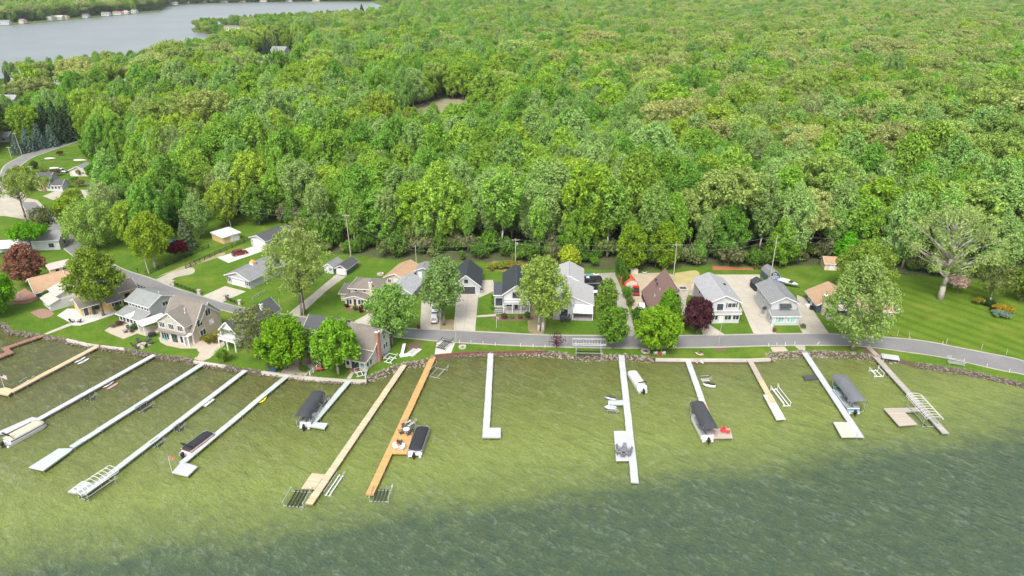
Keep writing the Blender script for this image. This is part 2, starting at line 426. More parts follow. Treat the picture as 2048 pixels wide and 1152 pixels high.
ROAD_UP = [(70,404),(100,431),(135,464),(162,483),(200,513),(246,538.6),(301,557),(346,575),(403,592.5),(442.7,605),(490.6,617),(545.7,625.6),(595,633),(651.7,640),(708,646),(766,653),(823.5,658),(904,661.5),(1006,666.5),(1099,671),(1243,672),(1320,672.4),(1439,671),(1549,668.5),(1655,668.5),(1761,674),(1844.7,682),(1921,696.5),(2020,715.7),(2048,723),(2120,743),(2260,790)]
ROAD_LO = [(40,404),(62,431),(90,464),(114,483),(150,513),(205,541),(258,566),(296,582),(344,592),(408,608),(455,622),(515,636),(575,645.5),(640,654),(700,661),(766,669.5),(823.5,676),(904,683),(1006,688.7),(1099,692.3),(1243,695),(1320,694.6),(1439,693),(1549,690),(1655,689.6),(1725.5,692),(1819,703.8),(1895.7,715.7),(2000,739),(2048,748),(2120,770),(2260,818)]
def widen(up, lo, m):
    u2, l2 = [], []
    for a, b in zip(up, lo):
        A, B = G(*a), G(*b); d = (A-B).normalized()*m
        p = PX(A+d); q = PX(B-d); u2.append(p[:2]); l2.append(q[:2])
    return u2, l2
u2, l2 = widen(ROAD_UP, ROAD_LO, .55)
ribbon('road_shoulder', u2, l2, GZ+.012, KERB)
ribbon('road', ROAD_UP, ROAD_LO, GZ+.024, ASPH)
BACK_UP = [(29,372),(29,344),(40,331),(66,314),(109,299),(153,283.5),(215,262)]
BACK_LO = [(-6,372),(2,348),(12,330),(47,310.5),(98,287.5),(147,277),(210,258)]
u2, l2 = widen(BACK_UP, BACK_LO, .6)
ribbon('road_shoulder', u2, l2, GZ+.012, KERB); ribbon('road', BACK_UP, BACK_LO, GZ+.024, ASPH)
sheet('gravel_lot', [(-60,430),(-40,380),(8,368),(40,372),(50,395),(75,400),(115,440),(98,470),(60,440),(10,432)], GZ+.006, GRAVEL)
sheet('gravel_lot', [(85,392),(130,378),(200,382),(300,380),(350,395),(340,420),(280,405),(200,398),(120,402)], GZ+.006, GRAVEL, smooth=True)
# driveways, paths and patios
sheet('driveway', [(913,587),(957,587),(950,664),(907,662)], GZ+.008, CONC)
sheet('driveway', [(957,560),(986,560),(986,583),(957,596)], GZ+.004, CONC)
sheet('path', [(952,631),(992,628),(992,632),(952,634.5)], GZ+.008, CONC)
sheet('driveway', [(843,600),(884,600),(880,660),(840,657)], GZ+.008, GRAVEL)
sheet('path', [(748,620),(770,614),(762,628),(748,635),(741,648.5),(709,644),(728,632)], GZ+.008, CONC, smooth=True)
sheet('driveway', [(450,572),(492,583),(440,606),(403,593)], GZ+.008, CONC)
sheet('driveway', [(434,515),(512,491),(532,500),(457,526)], GZ+.008, CONCW)
sheet('driveway', [(672,549),(692,553),(655,580),(598,632),(575,628),(625,588)], GZ+.008, GRAVEL)
sheet('track', [(309,560),(345,544),(384,535),(386,547),(348,556),(338,570)], GZ+.006, GRAVEL, smooth=True)
sheet('track', [(309,556),(352,538),(440,506),(444,512),(385,531),(345,544)], GZ+.004, concrete('worn_track', (.3, .27, .14), 0, .35, (.13, .16, .05)), smooth=True)
sheet('driveway', [(1399,648),(1419,649),(1451,670),(1407,672)], GZ+.008, CONC)
sheet('driveway', [(1480,578),(1512,560),(1525,606),(1546,650),(1553,667),(1507,667),(1478,600)], GZ+.008, CONC)
sheet('driveway', [(1385,562),(1432,549),(1520,549),(1520,577),(1485,590),(1470,600),(1378,590)], GZ+.006, CONC)
sheet('driveway', [(1594,590),(1610,596),(1634,632),(1658,667),(1606,667),(1596,650)], GZ+.006, GRAVEL)
sheet('driveway', [(1208,556),(1232,552),(1248,590),(1264,640),(1272,673),(1205,673),(1215,650),(1220,610)], GZ+.006, DRIVEGREY)
sheet('dirt_yard', [(1236,548),(1330,545),(1390,560),(1372,600),(1296,612),(1294,642),(1272,640),(1256,590)], GZ+.005, concrete('sandy_dirt', (.40, .33, .23), 0, .25, (.2, .2, .1)))
sheet('dirt_yard', [(1164,548),(1230,545),(1238,590),(1170,595)], GZ+.004, DRIVEGREY)
sheet('straw_patch', [(1350,546),(1392,541),(1400,555),(1396,566),(1350,565)], GZ+.012, concrete('dry_straw', (.38, .33, .14), 0, .3, (.2, .22, .07)), smooth=True)
sheet('flower_bed', [(1425,532),(1510,536),(1512,540),(1425,540)], GZ+.006, plain('red_mulch', (.34, .12, .06), .95, .4, 2))
sheet('boat_ramp', [(873,684),(911,683),(902,706.5),(869,711)], GZ+.010, CONCW)
sheet('path', [(1587,689.5),(1610,690),(1611,703),(1602,703)], GZ+.008, KERB)
sheet('sand_patch', [(1541,694),(1569,693),(1577,702),(1545,704)], GZ+.006, SANDY)
sheet('path', [(1730,692),(1740,692),(1762,714),(1750,712)], GZ+.03, SANDY)
sheet('sand_patch', [(1719,694),(1752,694),(1765,712),(1735,709)], GZ+.006, MULCH)
sheet('dirt_bed', [(1427,694),(1453,694),(1450,701),(1430,701)], GZ+.006, MULCH, smooth=True)
sheet('patio', [(114,631),(135,617),(236,620),(243,624),(190,642),(160,651),(146,651),(138,644)], GZ+.03, CONCW)
sheet('path', [(138,646.5),(146,649.5),(96,668),(87,668)], GZ+.012, CONC)
sheet('patio', [(209,661),(235,643),(290,655),(320,648),(320,663),(291,672),(274,667),(247,678),(222,668)], GZ+.03, SANDY)
sheet('patio', [(267,692),(281,685.5),(303,689),(284,698)], GZ+.03, SANDY)
sheet('patio', [(317,676),(330,665),(400,682),(425,668),(445,668),(450,690),(420,716),(404,723),(388,718),(398,706),(393,697),(362,697),(333,691),(321,685)], GZ+.02, SANDY)
sheet('lawn_patch', [(322,690),(340,695),(370,700),(393,699),(399,705),(394,714),(378,713),(335,706)], GZ+.028, LAWN)
sheet('patio', [(567,738),(590,714),(640,707),(642,720),(628,732),(610,753),(561,745)], GZ+.03, SANDY)
sheet('path', [(702,744),(709,744),(701,758),(693,757)], GZ+.02, CONC)
sheet('flower_bed', [(60,625),(85,617),(108,627),(85,637)], GZ+.008, plain('brick_dust', (.28, .17, .13), .95, .35, 2), smooth=True)
sheet('flower_bed', [(980,637),(1000,632),(1058,632),(1062,640),(1000,642)], GZ+.012, MULCH, smooth=True)
sheet('flower_bed', [(692,613),(745,618),(735,628),(712,623),(693,622)], GZ+.006, MULCH, smooth=True)
sheet('dirt_bed', [(811,692),(830,683),(843,689),(838,700),(818,700)], GZ+.006, MULCH, smooth=True)
sheet('bare_earth', [(1053,600),(1085,610),(1090,664),(1060,664),(1055,640)], GZ+.005, concrete('bare_soil', (.23, .19, .10), 0, .3, (.14, .2, .04)), smooth=True)
sheet('bare_earth', [(880,640),(908,640),(905,658),(882,658)], GZ+.005, concrete('bare_soil', (.23, .19, .10), 0), smooth=True)
sheet('mown_lawn', [(1778,580),(1790,566),(2048,562),(2200,570),(2300,640),(2300,780),(2130,740),(2048,719),(1925,692),(1850,679),(1765,670),(1800,640),(1802,610)], GZ+.004, MOWN)
sheet('meadow', [(970,540),(985,522),(1050,520),(1060,540),(1040,546)], GZ+.006, concrete('brushy_meadow', (.19, .19, .045), 0, .4, (.12, .1, .05)))
sheet('forest_floor', [(2400,600),(2048,566),(1900,556),(1770,547),(1650,531),(1500,533),(1420,531),(1290,540),(1200,540),(1110,530),(1060,528),(960,524),(900,524),(760,517),(700,509),(660,507),(590,455),(560,440),(480,430),(420,405),(350,372),(240,352),(185,325),(180,300),(225,262),(300,240),(400,160),(560,120),(800,60),(1200,30),(2400,30)], GZ+.003, LITTER)
sheet('marsh', [(765,235),(840,208),(900,196),(1000,189),(1040,205),(1010,255),(900,285),(800,290),(760,262)], GZ+.02, concrete('dry_reeds', (.25, .225, .14), 0, .45, (.12, .14, .05)), smooth=True)
# ================================================================ TREES
def leaf_mat(name, trans=.44, pale=0.0, spread=.85):
    m = bpy.data.materials.new(name); m.use_nodes = True; t = m.node_tree; t.nodes.clear()
    out = t.nodes.new('ShaderNodeOutputMaterial')
    at = node(t, 'ShaderNodeAttribute', attribute_type='INSTANCER', attribute_name='tint')
    g = t.nodes.new('ShaderNodeNewGeometry')
    k = mth(t, 'ADD', mth(t, 'MULTIPLY', g.outputs['Random Per Island'], spread), 1-spread*.5)
    v = t.nodes.new('ShaderNodeVectorMath'); v.operation = 'SCALE'; L(t, at.outputs['Color'], v.inputs[0]); L(t, k, v.inputs['Scale'])
    c = v.outputs[0]
    if pale:
        f = mth(t, 'MULTIPLY', mth(t, 'GREATER_THAN', mth(t, 'FRACT', mth(t, 'MULTIPLY', g.outputs['Random Per Island'], 7.31)), .6), pale)
        c = mixc(t, f, c, (.44, .58, .22))
    d = t.nodes.new('ShaderNodeBsdfDiffuse'); tr = t.nodes.new('ShaderNodeBsdfTranslucent'); mx = t.nodes.new('ShaderNodeMixShader')
    L(t, c, d.inputs[0]); L(t, c, tr.inputs[0]); mx.inputs[0].default_value = trans
    L(t, d.outputs[0], mx.inputs[1]); L(t, tr.outputs[0], mx.inputs[2]); L(t, mx.outputs[0], out.inputs[0]); return m
LEAF = leaf_mat('leaves')
LEAF_PALE = leaf_mat('silvery_leaves', .42, .32)
NEEDLE = leaf_mat('needles', .12, 0, .6)

def leaf_mesh(name, centers, rads, npc, size, seed, mat, up=.45, elong=1.5, zst=1.0, hang=0.0, jitter=.5):
    """One crown: clumps of leaf-sized quads round the branch ends."""
    rg = np.random.default_rng(seed)
    c = np.repeat(np.array(centers, np.float32), npc, 0); r = np.repeat(np.array(rads, np.float32), npc)[:, None]
    n = len(c)
    d = rg.normal(size=(n, 3)); d[:, 2] += up; d /= np.linalg.norm(d, axis=1, keepdims=True)
    rr = (rg.random((n, 1))**.45)
    pos = c + d*r*rr*np.array([1, 1, zst])
    pos[:, 2] -= hang*r[:, 0]*rg.random(n)
    nr = d + rg.normal(size=(n, 3))*jitter; nr[:, 2] += .35; nr /= np.linalg.norm(nr, axis=1, keepdims=True)
    ax = d*.8+rg.normal(size=(n, 3))*.45; ax[:, 2] += 1.1*max(0, zst-.9)
    u = ax - (ax*nr).sum(1, keepdims=True)*nr; u /= np.linalg.norm(u, axis=1, keepdims=True)
    w = np.cross(nr, u); s = size*(.55+.9*rg.random((n, 1)))
    u = u*s*elong*.5; w = w*s*.5
    V = np.stack([pos-u, pos-w*.9+u*.1, pos+u, pos+w*.9+u*.1], 1).reshape(-1, 3).astype(np.float32)
    me = bpy.data.meshes.new(name); me.vertices.add(n*4); me.vertices.foreach_set('co', V.ravel())
    me.loops.add(n*4); me.loops.foreach_set('vertex_index', np.arange(n*4, dtype=np.int32))
    me.polygons.add(n); me.polygons.foreach_set('loop_start', np.arange(0, n*4, 4, dtype=np.int32))
    me.update(calc_edges=True); me.materials.append(mat); return me

def trunk_mesh(name, h, r, limbs, seed, mat, lean=.3):
    rg = random.Random(seed); b = MB()
    pts = [Vector((0, 0, -.3))]; k = 5
    for i in range(1, k+1):
        pts.append(Vector((rg.uniform(-lean, lean)*i/k, rg.uniform(-lean, lean)*i/k, h*i/k)))
    for i in range(k):
        b.tube(pts[i], pts[i+1], r*(1.25 if i == 0 else 1)*(1-.75*i/k), r*(1-.75*(i+1)/k), 7)
    for c in limbs:
        c = Vector(c); z0 = max(h*.25, min(h*.95, c.z-.55*math.hypot(c.x, c.y)-.5)); i = min(k-1, int(z0/h*k)); f = z0/h*k-i
        s = pts[i].lerp(pts[i+1], f); mid = s.lerp(c, .5)+Vector((rg.uniform(-.3, .3), rg.uniform(-.3, .3), .35))
        q = r*(.42-.22*z0/h); b.tube(s, mid, q, q*.6, 5); b.tube(mid, c, q*.6, q*.18, 4)
    me = bpy.data.meshes.new(name); me.from_pydata(b.v, [], b.f); me.update()
    me.polygons.foreach_set('use_smooth', [True]*len(me.polygons)); me.materials.append(mat); return me

def broadleaf(name, H, rx, base, shape, ncl, clr, npc, size, seed, mat=LEAF, bark=BARK, tr=.3, zst=1.0, up=.45, hang=0, inner=.25, limbs=14, elong=1.5, leanx=0):
    """shape: 'round', 'ovoid' (widest low), 'vase' (widest high), 'dome', 'column'. Returns (crown mesh, trunk mesh)."""
    rg = random.Random(seed); cs, rs = [], []
    for i in range(ncl):
        u = (i+.5)/ncl; z = 1-2*u; ph = i*2.39996+rg.uniform(-.35, .35); q = math.sqrt(max(0, 1-z*z))
        k = {'round': 1, 'ovoid': 1-.32*z, 'vase': 1+.28*z, 'dome': 1.12-.1*z, 'column': 1}[shape]
        k *= rg.uniform(.72, 1.08) if rg.random() > inner else rg.uniform(.25, .65)
        zz = z if shape != 'dome' else (z*.5+.5)*1.0-.1
        hh = (H-base)/2
        c = (math.cos(ph)*q*k*(rx-clr*.5)+leanx*z, math.sin(ph)*q*k*(rx-clr*.5), base+hh+zz*(hh-clr*.6*zst)*(1 if rg.random() > inner else .8))
        cs.append(c); rs.append(clr*rg.uniform(.7, 1.25))
    cm = leaf_mesh(name+'_crown', cs, rs, npc, size, seed, mat, up, elong, zst, hang)
    tm = trunk_mesh(name+'_trunk', H*.72 if shape != 'dome' else H*.6, tr, rg.sample(cs, min(limbs, ncl)), seed, bark)
    return cm, tm

def conifer(name, H, r, seed, layers=None, size=.45, droop=.3, npc=44, base=.6, mat=NEEDLE):
    rg = random.Random(seed); cs, rs = [], []; layers = layers or int(H*1.25)
    for k in range(layers):
        f = k/(layers-1); z = base+(H-base)*f; rr = r*(1-f)**.85+.15; nb = max(3, int(11*(1-f)+3))
        for j in range(nb):
            a = 2*math.pi*(j+rg.random()*.5)/nb+k
            for s in (.4, .75, 1.0):
                cs.append((math.cos(a)*rr*s, math.sin(a)*rr*s, z-droop*rr*s*s)); rs.append(.28+.22*rr*(1.1-s)+.1)
    cm = leaf_mesh(name+'_crown', cs, rs, npc//2, size, seed, mat, .2, 1.9, .7, 0, .6)
    return cm, trunk_mesh(name+'_trunk', H*.95, .22, [], seed, BARK, .05)

PROTO = {}
for i in range(3):   # forest kinds, about 20 m tall
    PROTO['silver', i] = broadleaf('silver', 20, 4.9+.4*i, 2.5, 'ovoid', 95, 1.05, 165, .29, 100+i, LEAF_PALE, tr=.24, bark=PALEBARK, zst=1.9, up=.7, elong=1.9)
    PROTO['green', i] = broadleaf('green', 19, 5.1+.3*i, 2.2, 'ovoid', 90, 1.12, 155, .31, 120+i, tr=.24, zst=1.75, up=.65, elong=1.8)
    PROTO['oak', i] = broadleaf('oak', 18.5, 6.6+.5*i, 5, 'dome', 105, 1.15, 110, .34, 140+i, tr=.32, up=.55, zst=.95)
    PROTO['olive', i] = broadleaf('olive', 18, 5.7+.3*i, 2.5, 'round', 95, 1.1, 105, .35, 160+i, tr=.28, up=.5, elong=1.9, zst=1.35)
    PROTO['thin', i] = broadleaf('thin', 19, 4.4+.4*i, 3.5, 'vase', 75, 1.05, 55, .30, 180+i, tr=.24, zst=1.7, up=.4, bark=PALEBARK, limbs=40, elong=2)
for i in range(3): PROTO['slender', i] = broadleaf('slender', 21, 3.3+.3*i, 6.5, 'vase', 70, 1.0, 105, .30, 230+i, LEAF_PALE if i else LEAF, tr=.22, bark=PALEBARK, zst=1.8, up=.6, elong=1.8, limbs=18)
PROTO['shrub', 0] = broadleaf('shrub', 4.2, 2.6, .3, 'round', 26, 1.0, 75, .34, 201, tr=.1, limbs=8)
PROTO['shrub', 1] = broadleaf('shrub', 3.6, 2.9, .3, 'dome', 24, 1.0, 75, .34, 202, tr=.1, limbs=8)
TINT = {'silver': [(.235, .400, .095), (.270, .420, .120), (.200, .380, .075)], 'green': [(.220, .405, .050), (.275, .440, .060), (.175, .360, .052)],
        'oak': [(.325, .425, .110), (.365, .425, .140), (.280, .405, .085)], 'olive': [(.255, .420, .040), (.300, .440, .052)],
        'thin': [(.280, .365, .130), (.255, .365, .100)], 'slender': [(.235, .400, .080), (.210, .400, .050), (.255, .385, .110)], 'shrub': [(.10, .2, .02), (.13, .22, .03)]}
CNAME = {'silver': 'silvery green', 'green': 'bright green', 'oak': 'khaki round-topped', 'olive': 'yellow-green', 'thin': 'thin grey-green', 'slender': 'slender pale-trunked', 'shrub': 'low bushy'}

def tree_obj(name, meshes, label, cat, loc, rz=0, scale=(1, 1, 1), tint=(.1, .2, .03), group=None, bare=False):
    root = thing(name, label, cat, loc, rz, group); root.scale = scale
    for nm, me in (('crown', meshes[0]), ('trunk', meshes[1])):
        if me is None: continue
        o = bpy.data.objects.new(nm, me); C.objects.link(o); o.parent = root
        if nm == 'crown': o['tint'] = [float(x) for x in tint]
    return root

# where the wood stands: behind this front edge, outside these clearings
def inside(p, poly):
    x, y = p; r = False; n = len(poly); j = n-1
    for i in range(n):
        xi, yi = poly[i]; xj, yj = poly[j]
        if (yi > y) != (yj > y) and x < (xj-xi)*(y-yi)/(yj-yi)+xi: r = not r
        j = i
    return r
def W2(pts): return [(v.x, v.y) for v in Gp(pts)]
WOOD = W2([(2700,560),(2300,580),(2048,557),(1900,548),(1770,539),(1650,524),(1500,527),(1400,527),(1290,532),(1200,528),(1110,522),(1060,519),(960,516),(900,517),(760,511),(700,503),(655,498),(590,455),(545,434),(470,425),(430,428),(385,415),(350,378),(240,350),(205,327),(168,305),(190,280),(205,262),(120,270),(60,285),(20,300),(-60,320),(-400,330),(-900,300),(-900,205),(-200,184),(0,160),(100,150),(180,143),(255,134),(330,125),(395,119),(472,107),(490,80),(480,71),(420,69),(390,64),(388,57),(410,53),(500,45),(600,40),(700,34),(752,27),(782,14),(755,-8),(2700,-8)])
GROVE = W2([(210,412),(255,388),(335,392),(352,430),(420,440),(425,462),(385,470),(330,470),(330,500),(250,520),(228,505),(196,486),(190,445)])
CLEAR = [W2(p) for p in ([(790,232),(850,210),(905,201),(975,197),(990,204),(965,232),(900,252),(815,262)], [(500,150),(505,106),(595,100),(600,150)], [(432,74),(434,54),(486,54),(484,74)], [(720,38),(722,24),(760,26),(760,38)], [(775,30),(775,18),(808,18),(808,30)],
         [(-30,198),(-12,162),(52,162),(62,200),(40,222),(0,232),(-30,228)], [(92,192),(95,160),(140,160),(142,190)], [(232,186),(236,163),(276,162),(278,186)], [(-10,330),(0,270),(60,262),(40,310)])]
FARWOOD = W2([(-900,56),(-200,57),(0,46.5),(60,43),(150,35),(250,26),(312,20.8),(333,10.6),(400,6.5),(500,4.5),(600,3),(690,2.4),(745,3),(745,-12),(-900,-12)])
LOW = [(W2(p), c) for p, c in (([(376,68),(382,46),(500,36),(600,31),(700,25),(790,10),(830,30),(700,62),(600,76),(480,78)], .74), (([(500,192),(503,106),(602,100),(607,192)]), .36), (([(-40,262),(-10,166),(62,166),(78,255)]), .40), (([(88,245),(92,165),(146,165),(150,240)]), .40), (([(228,240),(236,165),(278,165),(282,240)]), .45), (([(775,318),(780,262),(1005,240),(1005,305)]), .68), (([(-200,235),(-100,160),(0,150),(255,120),(400,100),(500,70),(505,100),(300,175),(100,215)]), .8))]
LANDMARK = [(165, 'the dark-roofed white house'), (330, 'the red-roofed shed'), (430, 'the blue tarp'), (530, 'the yellow shed'), (620, 'the grey pole barn'), (720, 'the small dark green garage'),
            (800, 'the cream hip-roofed house'), (880, 'the tan-roofed garage'), (975, 'the black-roofed garage'), (1060, 'the black-roofed porch house'), (1120, 'the yellow-leaved tree'), (1205, 'the pale-roofed white house'),
            (1285, 'the red pickup'), (1380, 'the brown A-frame'), (1490, 'the white balcony house'), (1600, 'the white awning house'), (1700, 'the tan-roofed blue cottage'), (1800, 'the big silvery roadside tree'),
            (1930, 'the bare-limbed lawn oak'), (9999, 'the golden rockery shrub')]
def species(x, y, rg):
    px, py, _ = PX((x, y, GZ+14)); nz = noise_at(x*.011, y*.011); n2 = noise_at(x*.028+40, y*.028)
    right = min(1, max(0, (px-950)/600)); far = min(1, max(0, (330-py)/230))
    w = {'silver': .4+2.2*(nz > .12), 'green': 1.2+3.0*(n2 > -.08)*(nz < .25), 'oak': .06+3.4*right*far+1.0*far*(nz < -.05), 'olive': .2+1.5*far+1.5*(n2 < -.12)*(.25+.75*far), 'thin': .14+.3*far*(nz < -.1)}
    if px < 1050 and py > 150: w['green'] *= 1.5; w['oak'] *= .35
    if px < 520 and py < 150+.08*(500-px): w['oak'] += 3.2; w['olive'] += .8
    if px > 1430 and py > 240: w['silver'] += 2.4; w['thin'] += .5; w['oak'] += .7
    if 560 < px < 900 and 140 < py < 260: w['olive'] += 1.6
    t = rg.random()*sum(w.values())
    for k, v in w.items():
        t -= v
        if t <= 0: return k
    return 'green'
from mathutils import noise as mnoise
def noise_at(x, y): return mnoise.noise((x, y, 3.7))

rg = random.Random(5); TREES = []
def scatter(poly, step, ymax, ymin=0, keep=1.0):
    xs = [p[0] for p in poly]; ys = [p[1] for p in poly]
    y = max(min(ys), ymin)
    while y < min(max(ys), ymax):
        half = .78*y+45
        x = max(min(xs), -half)
        while x < min(max(xs), half):
            q = (x+rg.uniform(-.42, .42)*step, y+rg.uniform(-.42, .42)*step)
            if rg.random() < keep and inside(q, poly) and not any(inside(q, c) for c in CLEAR): TREES.append(q)
            x += step
        y += step
scatter(WOOD, 7.6, 420); scatter(WOOD, 9.6, 900, 420); scatter(WOOD, 12, 2600, 900); scatter(FARWOOD, 11, 2700); n_wood = len(TREES); scatter(GROVE, 7.0, 420); scatter(W2([(345,384),(430,425),(480,428),(500,462),(452,462),(420,444)]), 7, 420); GROVE_PTS = set(TREES[n_wood:])
ent = []
for (x, y) in TREES:
    px, py, f = PX((x, y, GZ+10))
    k = species(x, y, rg); i = rg.randrange(3)
    if px > 560 and y < 420 and not inside((x, y-8.5), WOOD) and rg.random() < .6: k = 'slender'
    t = rg.choice(TINT[k]); j = rg.uniform(.84, 1.16)
    hz = noise_at(x*.02, y*.02)*.12
    t = (t[0]*j*(1+hz), t[1]*j, t[2]*j)
    sc = math.exp(rg.gauss(.04, .17))*(1.12 if y > 420 else 1)*(1.12 if y > 900 else 1)*(1.12 if k == 'oak' else 1)
    if rg.random() < .10: wide = rg.uniform(1.25, 1.6)
    else: wide = 1
    if (x, y) in GROVE_PTS: sc *= .8; wide = 1
    for lp, cp in LOW:
        if inside((x, y), lp): sc = min(sc, cp*rg.uniform(.8, 1.1))
    sc = min(1.55, max(.33, sc)); s = (sc*wide*rg.uniform(.92, 1.1), sc*wide*rg.uniform(.92, 1.1), sc*rg.uniform(.9, 1.08))
    ent.append((math.hypot(x, y), x, y, px, py, k, i, t, s, rg.uniform(0, 6.28)))
ent.sort()
near, far = [], []
for e in ent:
    vis = -30 < e[3] < 2078 and -10 < e[4] < 1100
    (near if vis and len(near) < 290 and e[4] > 150 else far).append(e)
count = {}
ORD = 'first second third fourth fifth sixth seventh eighth ninth tenth eleventh twelfth thirteenth fourteenth fifteenth sixteenth seventeenth eighteenth nineteenth twentieth twenty-first twenty-second twenty-third twenty-fourth twenty-fifth twenty-sixth twenty-seventh twenty-eighth'.split()
for e in near:
    lm = next(n for x, n in LANDMARK if e[3] < x); key = (e[5], lm); count[key] = count.get(key, 0)+1
    lab = f"{ORD[count[key]-1]} {CNAME[e[5]]} tree back from the wood's edge behind {lm}"
    if (e[1], e[2]) in GROVE_PTS:
        count['grove', e[5]] = count.get(('grove', e[5]), 0)+1; lab = f"{ORD[count['grove', e[5]]-1]} nearest {CNAME[e[5]]} tree in the grove beside the road bend"; count[key] -= 1
    tree_obj('forest_tree', PROTO[e[5], e[6]], lab, 'tree', (e[1], e[2], GZ), e[9], e[8], e[7], 'trees of the wood behind the houses')

def woodland(name, entries, label, cat):
    """The rest of the wood: one object that instances the same kinds of tree on its points."""
    keys = sorted(PROTO); me = bpy.data.meshes.new(name); vs = [(e[1], e[2], GZ) for e in entries]
    me.from_pydata(vs, [], [])
    o = bpy.data.objects.new(name, me); C.objects.link(o)
    def at(nm, ty, vals, f):
        a = me.attributes.new(nm, ty, 'POINT'); a.data.foreach_set(f, np.array(vals, np.float32 if f != 'value' or ty == 'FLOAT' else np.int32).ravel())
    at('kindno', 'INT', [keys.index((e[5], e[6])) for e in entries], 'value')
    at('scl', 'FLOAT_VECTOR', [e[8] for e in entries], 'vector')
    at('rot', 'FLOAT_VECTOR', [(0, 0, e[9]) for e in entries], 'vector')
    at('tint', 'FLOAT_COLOR', [(*e[7], 1) for e in entries], 'color')
    ng = bpy.data.node_groups.new(name, 'GeometryNodeTree')
    ng.interface.new_socket('Geometry', in_out='INPUT', socket_type='NodeSocketGeometry'); ng.interface.new_socket('Geometry', in_out='OUTPUT', socket_type='NodeSocketGeometry')
    gi = ng.nodes.new('NodeGroupInput'); go = ng.nodes.new('NodeGroupOutput'); jn = ng.nodes.new('GeometryNodeJoinGeometry')
    def named(nm, ty):
        n = ng.nodes.new('GeometryNodeInputNamedAttribute'); n.data_type = ty; n.inputs[0].default_value = nm; return n.outputs[0]
    kn, sc, ro = named('kindno', 'INT'), named('scl', 'FLOAT_VECTOR'), named('rot', 'FLOAT_VECTOR')
    er = ng.nodes.new('FunctionNodeEulerToRotation'); ng.links.new(ro, er.inputs[0])
    for i, k in enumerate(keys):
        if not any(e[5] == k[0] and e[6] == k[1] for e in entries): continue
        cmp_ = ng.nodes.new('FunctionNodeCompare'); cmp_.data_type = 'INT'; cmp_.operation = 'EQUAL'
        ng.links.new(kn, cmp_.inputs['A'] if False else cmp_.inputs[2]); cmp_.inputs[3].default_value = i
        for part in (0, 1):
            src = bpy.data.objects.new('wood_'+k[0], PROTO[k][part])     # never linked to the scene: only a shape for the instances
            oi = ng.nodes.new('GeometryNodeObjectInfo'); oi.inputs['Object'].default_value = src; oi.inputs['As Instance'].default_value = False
            g2 = ng.nodes.new('GeometryNodeGeometryToInstance'); ng.links.new(oi.outputs['Geometry'], g2.inputs[0])
            ip = ng.nodes.new('GeometryNodeInstanceOnPoints')
            ng.links.new(gi.outputs[0], ip.inputs['Points']); ng.links.new(cmp_.outputs[0], ip.inputs['Selection']); ng.links.new(g2.outputs[0], ip.inputs['Instance'])
            ng.links.new(er.outputs[0], ip.inputs['Rotation']); ng.links.new(sc, ip.inputs['Scale'])
            ng.links.new(ip.outputs[0], jn.inputs[0])
    ng.links.new(jn.outputs[0], go.inputs[0])
    md = o.modifiers.new('instances', 'NODES'); md.node_group = ng
    o['label'] = label; o['category'] = cat; o['kind'] = 'stuff'; return o
woodland('woodland', far, 'far-off mixed wood of green and khaki trees reaching to the lake', 'woods')
# ================================================================ DOCKS
D_WHITE = planks('white_dock_panel', (.42, .435, .445), 0, 1.53, .07, line=.3)
D_BLUE = planks('pale_teal_dock_panel', (.40, .455, .44), 0, 1.53, .09, line=.3)
D_PALE = planks('pale_grey_dock_panel', (.41, .45, .43), 0, 1.53, .10, line=.3)
D_TAN = planks('tan_dock_board', (.58, .42, .25), 0, .14, .2, grey=(.45, .36, .25))
D_TAN2 = planks('bleached_dock_board', (.55, .44, .28), 0, .14, .28, grey=(.42, .37, .28))
D_ORANGE = planks('orange_dock_board', (.52, .30, .11), 0, .14, .18)
D_BROWN = planks('brown_dock_board', (.26, .14, .10), 0, .14, .22)
D_GREY = planks('grey_dock_board', (.38, .36, .32), 0, .14, .2, grey=(.3, .28, .24))
D_GREYTAN = planks('taupe_dock_board', (.40, .35, .29), 0, .14, .2)
D_SILVER = planks('silvered_dock_board', (.50, .48, .44), 0, .14, .25, grey=(.58, .56, .54))
DOCK_GROUP = 'docks reaching out from the shore'
